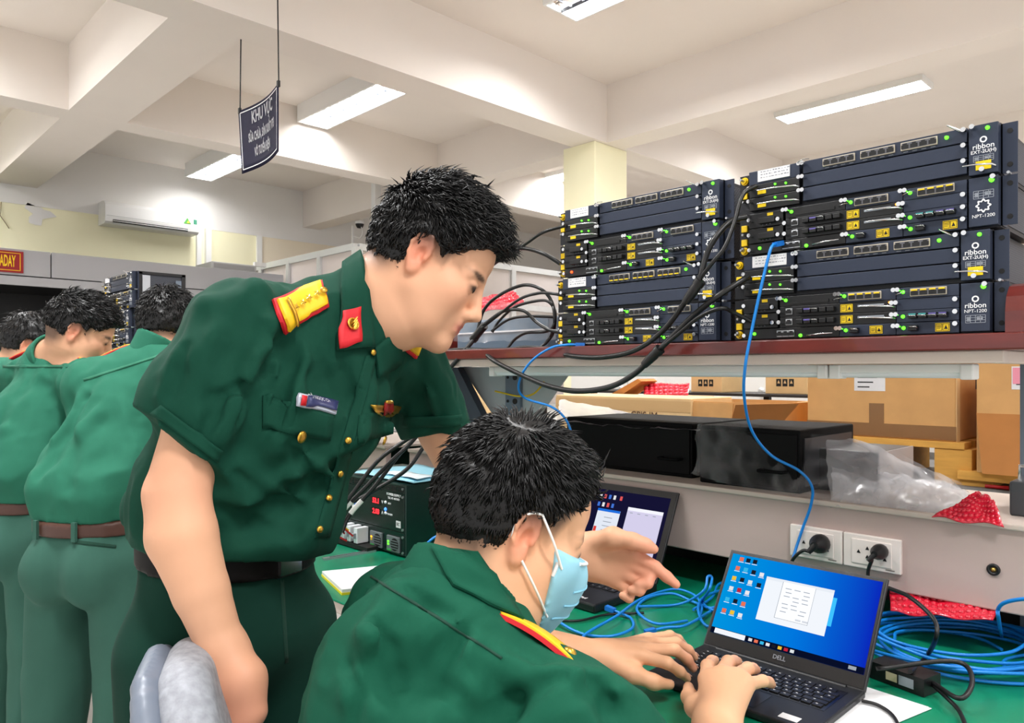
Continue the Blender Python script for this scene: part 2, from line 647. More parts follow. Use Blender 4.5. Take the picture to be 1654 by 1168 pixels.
# ------------------------------------------------------------------ the grey booth with its red sign
bo = thing('shielded_booth', 'grey metal-clad booth with a black doorway below the yellow wall', 'booth', (-7.6, 1.2, 0))
M_BOOTH = mat('grey_panel', (176, 176, 180), .45, metal=.15, var=(2, .02))
XB = -7.0
ZB0, ZB1, ZB2 = 1.985, 2.065, 2.28
core = MB()
core.box((-8.2, 2.02, .02), (XB - .03, 3.55, ZB2 - .02))
core.box((-8.2, -2.0, ZB0 + .03), (XB - .03, 2.02, ZB2 - .02))
core.box((-8.2, -2.0, .02), (-8.1, 2.02, ZB0 + .03))
part('core', core, M_BLACK, bo, True)
g = .004
for (ya, yb, za, zb) in ((-2.0, 1.55, ZB1, ZB2), (1.55, 3.6, ZB1, ZB2), (-2.0, 2.02, ZB0, ZB1), (2.02, 2.62, .02, ZB1), (2.62, 3.6, .02, ZB1)):
    part('panel', MB().bbox((XB - .035, ya + g, za + g), (XB, yb - g, zb - g), .003), M_BOOTH, bo, True)
part('door_frame', MB().box((XB - .02, 1.98, .02), (XB + .01, 2.02, ZB0)), M_WHITE, bo, True)
# red sign on the booth
rs = thing('red_sign', 'red sign with yellow capital letters on the grey booth', 'sign', (XB, .98, 2.09))
p0, p1 = onX(38, 405, XB + .02), onX(38, 437, XB + .02)
yr = p0.y
part('sign_board', MB().box((XB + .002, yr - .80, 2.085), (XB + .018, yr, 2.255)), mat('red_board', (150, 18, 24), .5), rs, True)
M_YPRINT = mat('yellow_print', (250, 205, 20), .5)
bd = MB()
for (a, b, c_, d_) in ((yr - .78, yr - .02, 2.10, 2.105), (yr - .78, yr - .02, 2.236, 2.241), (yr - .025, yr - .02, 2.10, 2.241), (yr - .78, yr - .775, 2.10, 2.241)):
    bd.box((XB + .018, a, c_), (XB + .020, b, d_))
part('sign_border', bd, M_YPRINT, rs, True)
text('lettering', 'FARADAY', .125, M_YPRINT, rs, Vector((XB + .021, yr - .055, 2.17)) - Vector(rs.location), (math.radians(90), 0, math.radians(90)), bold=.003, align='RIGHT', sx=.31)
# small device on top of the booth
dv = thing('network_box', 'flat grey device lying on top of the grey booth', 'device', (-7.2, 3.12, ZB2 - .004))
part('case', MB().bbox((-7.42, 2.88, ZB2 - .004), (-7.02, 3.32, ZB2 + .065), .005), mat('device_grey', (196, 196, 194), .5), dv, True)
part('front_panel', MB().box((-7.021, 2.90, ZB2 + .008), (-7.016, 3.30, ZB2 + .05)), mat('device_front', (160, 160, 160), .5), dv, True)
part('bracket', MB().box((-7.05, 3.30, ZB2 + .06), (-7.01, 3.42, ZB2 + .10)), M_WHITE, dv, True)
# security camera
sc_ = thing('security_camera', 'small black dome camera on the pale far wall', 'camera', (0, 0, 0))
pc = C(581, 362, 8.6)
sc_.location = pc
part('dome', MB().lathe([(.001, 0), (.03, .005), (.045, .03), (.05, .05)], (0, 0, -.05), (0, 0, 1), 14), M_BLACK, sc_)
part('mount', MB().cyl((0, 0, 0), (0, 0, .03), .055), M_WHITE, sc_)
part('conduit', MB().box((-.16, -.01, -.7), (-.14, .01, .0)), M_WHITE, sc_)
part('cable', MB().tube(spline([(0.02, 0, -.02), (.06, 0, -.1), (.0, 0, -.16), (-.14, 0, -.12)], 6), .005, 6), M_WHITE, sc_)

# ------------------------------------------------------------------ aluminium and glass partition
M_GLASS = film_mat('pane_glass', (245, 235, 235), .16, .05)


def glazed(name, a, b, z1, n, zrails, axis):
    """run of framed panes from a to b along axis ('x' or 'y')"""
    o = thing(name, '', 'partition', (a[0], a[1], 0))
    t = .025

    def bx(u0, u1, z0, z1_, th):
        if axis == 'x':
            return MB().box((u0, a[1] - th, z0), (u1, a[1] + th, z1_))
        return MB().box((a[0] - th, u0, z0), (a[0] + th, u1, z1_))
    u0, u1 = (a[0], b[0]) if axis == 'x' else (a[1], b[1])
    step = (u1 - u0) / n
    for i in range(n + 1):
        uc = u0 + step * i
        part('mullion', bx(uc - .03, uc + .03, 0, z1, t), M_ALU, o, True)
    for z in zrails + [z1]:
        part('rail', bx(u0, u1, z - .03, z + .03, t * .9), M_ALU, o, True)
    zs = [0] + zrails + [z1]
    for i in range(n):
        for k in range(len(zs) - 1):
            if zs[k + 1] - zs[k] > .2:
                part('pane', bx(u0 + step * i + .03, u0 + step * (i + 1) - .03, zs[k] + .03, zs[k + 1] - .03, .004), M_GLASS if k else M_WHITE, o, True)
    return o


g1 = glazed('glass_partition', (-8.2, 3.65), (-5.75, 3.65), 2.42, 4, [.9, 2.0], 'x')
g1['label'] = 'aluminium framed glass partition running from the yellow wall, behind the standing man'
g2 = glazed('glass_partition', (-5.75, 3.68), (-5.75, 9.5), 2.42, 6, [.9, 2.0], 'y')
g2['label'] = 'white aluminium glass partition seen between the bending face and the equipment'
# ================================================================== workbench
M_WOOD = mat('red_lacquered_wood', (92, 30, 25), .3, var=(9, .22), bump=(25, .1), coat=.3, stretch=(1, 4, 4))
M_RAIL = mat('beige_rail', (206, 192, 182), .5)
M_PANEL = mat('pinkish_panel', (186, 166, 160), .5, var=(2, .02))
M_GREEN = mat('green_desk_mat', (8, 122, 88), .32, var=(3, .04))
M_POST = mat('blue_grey_steel', (112, 124, 138), .5, metal=.2)
M_PLATE = mat('light_grey_steel', (180, 186, 188), .5, metal=.1)
Z_DESK, Z_SHELF = 0.75, 1.365


def workbench(x0, x1, label, lamp=True, posts=(), dx1=0.0, tw=0.0):
    t = thing('workbench', label, 'workbench', ((x0 + x1) / 2, 1.4, 0))
    part('desk_top', MB().bbox((x0, .95, .715), (x1 + dx1, 1.92, .746), .004), M_RAIL, t, True)
    part('desk_mat', MB().bbox((x0 + .005, .945, .744), (x1 + dx1 - .005, 1.90, Z_DESK), .002), M_GREEN, t, True)
    part('gap_shade_board', MB().box((x0, 1.90, .60), (x1 + dx1, 1.92, .985)), mat('gap_shade_dark', (30, 28, 28), .6), t, True)  # added dark board, stands in for the shade in the gap under the panel
    up = part('upstand_panel', MB().bbox((x0, 1.66, .84), (x1 + dx1, 1.685, 1.004), .003), M_PANEL, t, True)
    part('panel_lip', MB().bbox((x0, 1.652, 1.0), (x1 + dx1, 2.06, 1.012), .003), M_RAIL, up, True)
    part('shelf_board', MB().bbox((x0, 1.445, 1.336), (x1 + .05, 1.93, Z_SHELF), .003), M_WOOD, t, True)
    part('back_rim', MB().bbox((x0, 1.90, Z_SHELF - .001), (x1, 1.93, 1.447), .006), M_WOOD, t, True)
    e = MB()
    pr = [(1.447, Z_SHELF), (1.447, 1.40), (1.455, 1.425), (1.475, 1.443), (1.50, 1.449), (1.90, 1.449), (1.90, Z_SHELF)]
    e.prism([(x1 + .004, y, z) for y, z in pr], (.07, 0, 0))
    part('end_rim', e, M_WOOD, t, True)
    part('end_rim', MB().bbox((x0, 1.447, Z_SHELF), (x0 + .03, 1.90, 1.447), .004), M_WOOD, t, True)
    part('front_rail', MB().bbox((x0 + .005, 1.458, 1.314), (x1 + .0, 1.49, 1.336), .002), M_RAIL, t, True)
    part('side_rail', MB().bbox((x1 - .035, 1.49, 1.314), (x1, 1.92, 1.336), .002), M_RAIL, t, True)
    for px_ in posts:
        p = MB()
        p.box((px_ - .035, 1.74, .985), (px_ + .035, 1.79, 1.336))
        po = part('upright', p, M_POST, t, True)
        for z in (1.04, 1.12, 1.20, 1.28):
            part('slot', MB().cyl((px_ + .012, 1.741, z), (px_ + .012, 1.737, z), .010, n=10), M_BLACK, po, True)
            part('slot', MB().cyl((px_ - .022, 1.741, z), (px_ - .022, 1.737, z), .005, n=8), M_BLACK, po, True)
        part('gusset', MB().prism([(px_ - .035, 1.752, 1.315), (px_ - .28, 1.752, 1.315), (px_ - .06, 1.752, 1.10), (px_ - .035, 1.752, 1.10)], (0, .006, 0)), M_PLATE, t, True)
        part('gusset', MB().prism([(px_ + .035, 1.752, 1.315), (px_ + .26, 1.752, 1.315), (px_ + .06, 1.752, 1.10), (px_ + .035, 1.752, 1.10)], (0, .006, 0)), M_PLATE, t, True)
        part('brace', MB().prism([(px_ - .34, 1.70, 1.314), (px_ - .24, 1.70, 1.314), (px_ - .05, 1.70, 1.07), (px_ - .15, 1.70, 1.07)], (0, .03, 0)), mat('dark_brace', (66, 74, 86), .5), t, True)
        part('conduit', MB().cyl((px_ + .075, 1.80, 1.0), (px_ + .075, 1.80, 1.33), .02), M_BLACK, t, True)
    for lx in (x0 + .06, x1 + dx1 - .06):
        for ly in (1.02, 1.84):
            part('leg', MB().box((lx - .025, ly - .025, 0), (lx + .025, ly + .025, .716)), M_POST, t, True)
    for lx in (x0 + .06, x1 - .04):
        part('rear_post', MB().box((lx - .02, 1.87, .74), (lx + .02, 1.90, 1.337)), M_POST, t, True)
    return t


bench = workbench(-2.25, -.315, 'workbench with a green top and a red wooden shelf carrying the equipment', posts=(-1.78,), dx1=.25)
bench2 = workbench(-4.45, -2.40, 'far workbench with a wooden shelf, beyond the two men at the left', posts=())
# batten lamps below the shelf
for (xa, xb, lab) in ((-1.65, -.635, 'long white tube lamp fixed under the red shelf'), (-.63, -.375, 'short white tube lamp at the right end under the red shelf')):
    t = thing('tube_lamp', lab, 'lamp', ((xa + xb) / 2, 1.53, 1.29), 'tube lamps under the shelf')
    part('body', MB().bbox((xa + .01, 1.515, 1.297), (xb - .01, 1.548, 1.314), .002), M_WHITE, t, True)
    part('diffuser', MB().cyl((xa + .02, 1.531, 1.296), (xb - .02, 1.531, 1.296), .009, n=12), mat('lamp_diffuser', (232, 234, 236), .3), t, True)
    for xe in (xa, xb - .02):
        part('end_cap', MB().bbox((xe, 1.512, 1.285), (xe + .022, 1.551, 1.314), .003), M_WHITE, t, True)

# ------------------------------------------------------------------ network chassis
M_RACK = mat('slate_blue_panel', (44, 52, 70), .42, metal=.25, var=(8, .03))
M_RACKD = mat('chassis_black', (24, 26, 32), .45, metal=.2)
M_CARD = mat('black_card', (12, 13, 16), .4)
M_YELLOW_ST = mat('yellow_sticker', (245, 208, 10), .45)
M_LED = mat('green_led', (60, 235, 40), .3, emit=((90, 255, 40), 1.6))
M_LEDR = mat('red_led', (255, 40, 20), .3, emit=((255, 60, 20), 3.0))
M_LEDO = mat('orange_led', (255, 150, 20), .3, emit=((255, 140, 20), 2.0))
M_JACK = mat('jack_black', (6, 6, 8), .6)
M_FRAME = mat('port_frame', (196, 186, 168), .4, metal=.4)
M_PAPER = mat('paper_white', (226, 226, 228), .8, var=(30, .03))
M_GREYPR = mat('grey_print', (150, 156, 166), .5)
M_INK = mat('ink_black', (16, 16, 18), .6)


def perf_mat():
    m = mat('perforated_side', (30, 32, 38), .5, metal=.2)
    nt = m.node_tree
    b = nt.nodes['Principled BSDF']
    tc = nt.nodes.new('ShaderNodeTexCoord')
    mp = nt.nodes.new('ShaderNodeMapping')
    mp.inputs['Scale'].default_value = (170, 170, 170)
    mp.inputs['Rotation'].default_value = (math.radians(45), 0, 0)
    nt.links.new(tc.outputs['Object'], mp.inputs['Vector'])
    sp = nt.nodes.new('ShaderNodeSeparateXYZ')
    nt.links.new(mp.outputs['Vector'], sp.inputs[0])
    prev = None
    for ax in ('Y', 'Z'):
        f = nt.nodes.new('ShaderNodeMath')
        f.operation = 'PINGPONG'
        f.inputs[1].default_value = .5
        nt.links.new(sp.outputs[ax], f.inputs[0])
        g_ = nt.nodes.new('ShaderNodeMath')
        g_.operation = 'GREATER_THAN'
        g_.inputs[1].default_value = .2
        nt.links.new(f.outputs[0], g_.inputs[0])
        if prev is None:
            prev = g_
        else:
            k = nt.nodes.new('ShaderNodeMath')
            k.operation = 'MULTIPLY'
            nt.links.new(prev.outputs[0], k.inputs[0])
            nt.links.new(g_.outputs[0], k.inputs[1])
            prev = k
    mx = nt.nodes.new('ShaderNodeMix')
    mx.data_type = 'RGBA'
    mx.inputs[6].default_value = srgb(74, 78, 88)
    mx.inputs[7].default_value = srgb(6, 6, 8)
    nt.links.new(prev.outputs[0], mx.inputs[0])
    nt.links.new(mx.outputs[2], b.inputs['Base Color'])
    return m


M_PERF = perf_mat()
ME = {}
ME['screw'] = MB().cyl((0, 0, 0), (0, -.006, 0), .0030, n=8).cyl((0, -.006, 0), (0, -.013, 0), .0042, n=10).cyl((0, -.0128, 0), (0, -.0134, 0), .0020, n=6).mesh('thumb_screw')
ME['led'] = MB().lathe([(.0024, 0), (.0020, .0025), (.0010, .0035)], (0, 0, 0), (0, -1, 0), 8).mesh('led')
ME['ledbig'] = MB().lathe([(.0036, 0), (.0031, .003), (.0015, .0045)], (0, 0, 0), (0, -1, 0), 8).mesh('led_lamp')
def jack_mesh():
    # jack mouth: stepped opening (recess walls stand proud)
    m = MB()
    m.prism([(-.0062, 0, -.0046), (-.0062, 0, .0022), (-.0034, 0, .0022), (-.0034, 0, .0048), (.0034, 0, .0048), (.0034, 0, .0022), (.0062, 0, .0022), (.0062, 0, -.0046)], (0, -.0006, 0))
    return m.mesh('port')
ME['jack'] = jack_mesh()
ME['contact'] = MB().box((-.0052, -.0012, -.0060), (.0052, 0, -.0034)).mesh('contact')
ME['sfp'] = MB().bbox((-.0066, -.012, -.0045), (.0066, 0, .0045), .0008).mesh('transceiver')
ME['bail'] = MB().tube([(-.0062, -.010, 0), (-.0062, -.019, .002), (.0062, -.019, .002), (.0062, -.010, 0)], .0009, 5).mesh('bail')
ME['yel'] = MB().box((-.0115, -.0006, -.0075), (.0115, 0, .0075)).mesh('warning_label')
def yel_print():
    m = MB()
    for s_ in (-1, 1):
        for a, b, c_, d_ in ((-.0015, .0015, .0, .0),):
            pass
    for (x0, x1, z0, z1) in ((-.0105, -.0005, .0055, .0062), (-.0105, -.0005, -.0062, -.0055), (-.0105, -.0098, -.0055, .0055), (-.0012, -.0005, -.0055, .0055),
                             (.0005, .0105, .0055, .0062), (.0005, .0105, -.0062, -.0055), (.0005, .0012, -.0055, .0055), (.0098, .0105, -.0055, .0055),
                             (-.0088, -.0022, .0022, .0030), (-.0088, -.0022, -.0002, .0006), (-.0088, -.0032, -.0026, -.0018)):
        m.box((x0, -.0009, z0), (x1, -.0006, z1))
    m.prism([(.0024, -.0006, -.0035), (.0086, -.0006, -.0035), (.0055, -.0006, .0035)], (0, -.0003, 0))
    return m.mesh('warning_print')
ME['yelp'] = yel_print()
ME['lever'] = MB().tube([(0, 0, 0), (.004, -.012, .001), (.035, -.017, .003), (.062, -.014, .004)], .0016, 6, radii=[.002, .0018, .0016, .0012]).mesh('ejector_lever')
ME['hand'] = MB().tube(spline([(0, 0, 0), (.001, -.014, .002), (.008, -.020, .004), (.02, -.020, .009), (.027, -.010, .012)], 4), .0016, 6).mesh('ejector_handle')
ME['spike'] = MB().tube([(0, 0, 0), (-.003, -.006, .001), (-.017, -.022, .010)], .002, 6, radii=[.0022, .0022, .0012]).mesh('ejector_handle')
ME['knob'] = MB().cyl((0, 0, 0), (0, -.004, 0), .0085, n=14).cyl((0, -.004, 0), (0, -.009, 0), .0062, n=12).mesh('ground_knob')
ME['stud'] = MB().cyl((0, 0, 0), (0, -.014, 0), .0026, n=8).mesh('stud')
ME['clip'] = MB().bbox((-.0085, -.006, -.008), (.0085, 0, .008), .001).mesh('yellow_clip')
M_YKNOB = mat('yellow_knob', (240, 200, 20), .4)
def ring_mesh(r0, r1, n=20, bumps=0):
    m = MB()
    a, b = [], []
    for i in range(n + 1):
        t = 2 * math.pi * i / n
        k = 1 + (.16 * math.cos(bumps * t) if bumps else 0)
        a.append((r0 * k * math.cos(t), -.0004, r0 * k * math.sin(t)))
        b.append((r1 * k * math.cos(t), -.0004, r1 * k * math.sin(t)))
    m.grid([a, b], smooth=False)
    return m.mesh('logo_ring')
ME['ring'] = ring_mesh(.0032, .0056)
ME['chain'] = ring_mesh(.0075, .0105, 48, 8)
CW, CHH, CDEP = .46, .1775, .245
TXT = {}


def ctext(key, txt, size, sx=1.0, bold=0.0):
    if key not in TXT:
        TXT[key] = text_mesh(txt, size, bold, extrude=.0002)
    return TXT[key]


def chassis(loc, label, group, detail=True, chain=False, ports=('b', 'b', 'b'), np_ports=('b', 'y'), sfp_tint=False, note_w=.07, red=False, grp=None, lit=True):
    M_LED = MATS['green_led'] if lit else M_CHROME
    M_LEDO = MATS['orange_led'] if lit else M_YKNOB
    t = thing('network_chassis', label, 'network device', loc, group)
    rnd = random.Random(int(abs(loc[0] * 1000) + abs(loc[2] * 1000)))
    W, H = CW, CHH
    b = MB().box((0, .014, 0), (W, CDEP, .0875)).box((0, .014, .0895), (W, CDEP, H))
    part('body', b, M_RACKD, t)
    for z0, z1 in ((.002, .0865), (.0905, H - .002)):
        part('side_vent', MB().box((W, .045, z0 + .006), (W + .0012, CDEP - .01, z1 - .006)), M_PERF, t)
        part('side_vent', MB().box((-.0012, .045, z0 + .006), (0, CDEP - .01, z1 - .006)), M_PERF, t)
        part('mounting_ear', MB().box((W, .016, z0), (W + .024, .019, z1)).box((W, .016, z0), (W + .002, .05, z1)), M_RACK, t)
        part('mounting_ear', MB().box((-.026, .016, z0), (0, .019, z1)), M_RACKD, t)
        if detail:
            for zz in (z0 + .014, z1 - .014):
                part('ear_hole', MB().cyl((W + .013, .0162, zz), (W + .013, .0152, zz), .0045, n=10), M_JACK, t)
    def S(nm, key, m, x, z, y=.0, rot=None, scale=None, par=None):
        return shared(nm, ME[key], m, par or t, (x, y, z), rot, scale)
    # fan units
    for z0, z1 in ((.001, .0870), (.090, H)):
        fu = part('fan_unit', MB().bbox((.416, -.004, z0 + .001), (W, .014, z1 - .001), .001), M_RACK, t)
    if detail:
        xc = .4385
        S('logo_ring', 'ring', M_WPRINT, xc, .150, -.0045)
        for key, tx_, sz, z, sx in (('rib', 'ribbon', .0125, .1385, 1.0), ('ext', 'EXT-2U(H)', .0082, .1295, 1.0)):
            o = shared('lettering', ctext(key, tx_, sz, bold=.0001), M_WPRINT, t, (xc, -.0046, z), RX90)
        def table(zc, h):
            m = MB()
            for k in range(4):
                z = zc - h / 2 + h * k / 3
                m.box((xc - .015, -.0047, z - .0004), (xc + .015, -.0043, z + .0004))
            for k in range(5):
                x = xc - .015 + .03 * k / 4
                m.box((x - .0004, -.0047, zc - h / 2), (x + .0004, -.0043, zc + h / 2))
            m.box((xc - .013, -.0047, zc - h * .3), (xc - .008, -.0043, zc + h * .3))
            m.box((xc + .002, -.0047, zc - h * .1), (xc + .011, -.0043, zc + h * .32))
            part('printed_table', m, M_GREYPR, t)
        table(.118, .010)
        S('warning_label', 'yel', M_YELLOW_ST, xc, .106, -.0045)
        S('fan_lever', 'lever', M_CHROME, xc + .018, .102, -.004, (0, 0, math.pi), (.75, -1, 1))
        S('thumb_screw', 'screw', M_CHROME, xc, .097, -.004)
        S('thumb_screw', 'screw', M_CHROME, .4235, .1725, -.004)
        S('led_lamp', 'ledbig', M_LED, xc + .006, .1685, -.004)
        S('led_lamp', 'ledbig', M_LED, xc + .012, .0785, -.004, None, (1.2, 1.2, 1.2))
        S('thumb_screw', 'screw', M_CHROME, xc + .016, .082, -.004)
        if chain:
            table(.056, .013)
            S('logo_ring', 'chain', M_WPRINT, xc, .0365, -.0045)
            shared('lettering', ctext('npt', 'NPT-1200', .0082, bold=.0001), M_WPRINT, t, (xc, -.0046, .019), RX90)
        else:
            S('logo_ring', 'ring', M_WPRINT, xc, .058, -.0045)
            shared('lettering', ctext('rib', 'ribbon', .0125), M_WPRINT, t, (xc, -.0046, .0465), RX90)
            shared('lettering', ctext('npt', 'NPT-1200', .0082), M_WPRINT, t, (xc, -.0046, .037), RX90)
            table(.0235, .013)
        S('stud', 'stud', M_STEEL, W + .013, .0885, .016)
    # ---- expansion half
    for k, (z0, z1) in enumerate(((.1515, .1775), (.1245, .1505), (.0965, .1235))):
        part('card', MB().bbox((.121, .0, z0 + .0006), (.4125, .014, z1 - .0006), .0008), M_RACK, t)
        if detail or k == 0:
            for x in (.117, .124, .4095):
                S('thumb_screw', 'screw', M_CHROME, x, z1 - .006, .0)
    bl = [(.162, .224), (.234, .296), (.306, .367)]
    for (xa, xb), st in zip(bl, ports):
        pb = part('port_block', MB().bbox((xa, -.004, .1575), (xb, 0, .1725), .0008), M_FRAME, t)
        if detail:
            part('block_face', MB().box((xa + .0022, -.0046, .1593), (xb - .0022, -.004, .1708)), mat('port_face', (92, 92, 98), .5), pb)
            for i in range(4):
                x = xa + (xb - xa) * (i + .5) / 4
                shared('port', ME['jack'], M_JACK, pb, (x, -.0046, .1650))
                if st == 'y':
                    shared('contact', ME['contact'], M_YKNOB, pb, (x, -.0050, .1632))
                part('port_mark', MB().box((x - .004, -.0005, .1545), (x + .004, 0, .1555)), M_GREYPR, pb)
    if detail:
        S('led_lamp', 'ledbig', M_LED, .381, .1665)
        S('ejector_handle', 'spike', M_CHROME, .404, .172)
        S('ejector_handle', 'hand', M_CHROME, .116, .171, 0, (0, 0, 0), (.8, 1, .5))
    # left bay of the expansion: note and power cards
    part('power_bay', MB().bbox((.002, .002, .149), (.113, .014, .1775), .0008), M_RACK, t)
    if detail:
        nt = part('paper_note', MB().box((.023, -.0002, .1530), (.023 + note_w, .0018, .1765)), M_PAPER, t)
        sc = MB()
        for r_ in range(3):
            x = .030
            while x < .018 + note_w:
                l_ = rnd.uniform(.002, .006)
                sc.box((x, -.0005, .1720 - r_ * .006), (x + l_, -.0003, .1727 - r_ * .006 + rnd.uniform(0, .0015)))
                x += l_ + rnd.uniform(.001, .004)
        part('handwriting', sc, mat('pen_grey', (120, 124, 136), .6), nt)
    for z0, z1 in ((.122, .148), (.094, .1205)):
        pc_ = part('power_card', MB().bbox((.004, .001, z0), (.113, .014, z1), .0008), M_CARD, t)
        if detail:
            S('warning_label', 'yel', M_YELLOW_ST, .032, z0 + .009, .0006, None, (.8, 1, .55))
            S('ejector_lever', 'lever', M_CHROME, .112, z0 + .006, 0, (0, 0, math.pi), (1.35, -1, 1))
            S('led', 'led', M_LED, .062, z1 - .006)
            S('led', 'led', M_LED, .085, z1 - .008)
            S('thumb_screw', 'screw', M_CHROME, .008, z1 - .008)
    # ---- main half: left bay
    for z0, z1 in ((.056, .087), (.024, .055)):
        part('power_module', MB().bbox((.004, -.002, z0), (.080, .014, z1 - .0006), .0008), M_CARD, t)
        if detail:
            S('warning_label', 'yel', M_YELLOW_ST, .052, z1 - .006, -.0022, None, (.55, 1, .4))
            part('power_inlet', MB().bbox((.03, -.012, z0 + .006), (.066, -.002, z0 + .018), .001), M_JACK, t)
            for x in (.036, .044, .052):
                S('pin', 'led', M_GREYPR, x, z0 + .0045, -.002, None, (.4, .4, .4))
            S('thumb_screw', 'screw', M_CHROME, .010, z0 + .016, -.002)
            S('thumb_screw', 'screw', M_CHROME, .074, z0 + .010, -.002)
    part('control_card', MB().bbox((.004, 0, .001), (.205, .014, .0225), .0008), M_CARD, t)
    if detail:
        for i in range(3):
            jf = part('jack_frame', MB().bbox((.0785 + .0125 * i, -.003, .004), (.0905 + .0125 * i, 0, .0175), .0006), M_STEEL, t)
            shared('port', ME['jack'], M_JACK, jf, (.0845 + .0125 * i, -.0032, .0108))
        S('led_lamp', 'ledbig', M_LEDR if red else M_LED, .028, .0125)
        S('led_lamp', 'ledbig', M_LED, .128, .006)
        S('thumb_screw', 'screw', M_CHROME, .010, .009)
        S('ejector_lever', 'lever', M_CHROME, .142, .004, 0, (0, 0, 0), (.9, 1, 1))
    rows_ = [(.0665, .0870), (.0450, .0660), (.0232, .0445), (.0010, .0225)]
    # row a
    z0, z1 = rows_[0]
    part('card', MB().bbox((.084, 0, z0), (.2045, .014, z1), .0008), M_CARD, t)
    part('card', MB().bbox((.2055, 0, z0), (.3085, .014, z1), .0008), M_RACK, t)
    part('card', MB().bbox((.3095, 0, z0), (.4125, .014, z1), .0008), M_RACK, t)
    for (xa, xb), st in (((.223, .284), np_ports[0]), ((.334, .394), np_ports[1])):
        pb = part('port_block', MB().bbox((xa, -.004, z0 + .003), (xb, 0, z0 + .0175), .0008), M_FRAME, t)
        if detail:
            part('block_face', MB().box((xa + .0018, -.0046, z0 + .0045), (xb - .0018, -.004, z0 + .016)), mat('port_face', (92, 92, 98), .5), pb)
            for i in range(4):
                x = xa + (xb - xa) * (i + .5) / 4
                shared('port', ME['jack'], M_JACK, pb, (x, -.0046, z0 + .0098))
                if st == 'y':
                    shared('contact', ME['contact'], M_YKNOB, pb, (x, -.0048, z0 + .0190))
    for x in (.088, .206, .312):
        S('thumb_screw', 'screw', M_CHROME, x - .004, z1 - .004)
        if detail:
            S('thumb_screw', 'screw', M_CHROME, x + .003, z1 - .004)
            S('led_lamp', 'ledbig', M_LED, x + .009, z1 - .008)
    if detail:
        part('air_slot', MB().box((.105, -.002, z0 + .004), (.185, 0, z0 + .010)), M_JACK, t)
        S('ejector_handle', 'hand', M_CHROME, .198, z0 + .004, 0, (0, 0, 0), (.7, 1, .4))
        S('ejector_handle', 'hand', M_CHROME, .313, z0 + .006, 0, (0, 0, 0), (.8, 1, .5))
    # rows b and c
    for k in (1, 2):
        z0, z1 = rows_[k]
        part('card', MB().bbox((.084, 0, z0), (.3085, .014, z1), .0008), M_CARD, t)
        part('card', MB().bbox((.3095, 0, z0), (.4125, .014, z1), .0008), M_RACK, t)
        zc = (z0 + z1) / 2
        if detail:
            jf = part('jack_frame', MB().bbox((.0975, -.003, zc - .006), (.1115, 0, zc + .0065), .0006), M_STEEL, t)
            shared('port', ME['jack'], M_JACK, jf, (.1045, -.0032, zc))
            for i in range(5):
                tr = S('transceiver', 'sfp', M_CARD, .130 + .0155 * i, zc)
                if i == 1 and sfp_tint:
                    part('latch', MB().box((.139, -.0125, zc + .001), (.152, -.011, zc + .004)), mat('violet_latch', (90, 80, 150), .5), t)
                if i in (2,):
                    S('bail', 'bail', M_CHROME, .130 + .0155 * i, zc)
            S('warning_label', 'yel', M_YELLOW_ST, .2195, zc, -.0006)
            S('warning_print', 'yelp', M_INK, .2195, zc, -.0006)
            part('printed_strip', MB().box((.240, -.0004, zc + .001), (.288, 0, zc + .005)), M_GREYPR, t)
            S('ejector_lever', 'lever', M_CHROME, .308, zc - .003, 0, (0, 0, math.pi), (.95, -1, 1))
            S('thumb_screw', 'screw', M_CHROME, .305, zc + .004)
            S('thumb_screw', 'screw', M_CHROME, .312, zc + .004)
            S('thumb_screw', 'screw', M_CHROME, .087, zc)
            S('thumb_screw', 'screw', M_CHROME, .409, zc + .004)
        if detail and k == 1:
            S('led', 'led', M_LEDO, .298, zc + .006)
        if k == 2:
            for i in range(4):
                tr = S('transceiver', 'sfp', M_CARD, .340 + .0165 * i, zc)
                if detail:
                    S('bail', 'bail', M_CHROME, .340 + .0165 * i, zc - .002)
                    if sfp_tint:
                        part('latch', MB().box((.334 + .0165 * i, -.0125, zc + .0015), (.346 + .0165 * i, -.011, zc + .004)),
                             mat('teal_latch', (60, 150, 150), .5) if i < 2 else mat('violet_latch', (90, 80, 150), .5), t)
            S('led_lamp', 'ledbig', M_LED, .321, zc)
    # row d
    z0, z1 = rows_[3]
    part('card', MB().bbox((.206, 0, z0), (.3085, .014, z1), .0008), M_RACK, t)
    part('card', MB().bbox((.3095, 0, z0), (.4125, .014, z1), .0008), M_RACK, t)
    zc = (z0 + z1) / 2
    for xs_, xy_ in ((.208, .274), (.312, .3865)):
        S('thumb_screw', 'screw', M_CHROME, xs_ - .004, zc + .005)
        S('led_lamp', 'ledbig', M_LED, xs_ + .010, zc + .001)
        S('transceiver', 'sfp', M_CARD, xs_ + .028, zc, 0, None, (1.15, 1, 1.1))
        if detail:
            S('thumb_screw', 'screw', M_CHROME, xs_ + .003, zc + .005)
            S('bail', 'bail', M_CHROME, xs_ + .030, zc)
            S('warning_label', 'yel', M_YELLOW_ST, xy_, zc, -.0006)
            S('warning_print', 'yelp', M_INK, xy_, zc, -.0006)
    S('thumb_screw', 'screw', M_CHROME, .409, zc + .005)
    # left ear fittings
    for z, kind in ((.163, 'k'), (.131, 'c'), (.060, 'c'), (.030, 'c'), (.012, 'k')):
        if kind == 'k':
            S('ground_knob', 'knob', M_YKNOB, -.0135, z, .016)
            if detail:
                S('stud', 'stud', M_STEEL, -.0135, z, .008)
        else:
            S('yellow_clip', 'clip', M_YKNOB, -.0135, z, .016, None, (.8, 1, .9))
            if detail:
                S('stud', 'stud', M_STEEL, -.0135, z - .014, .016)
    return t


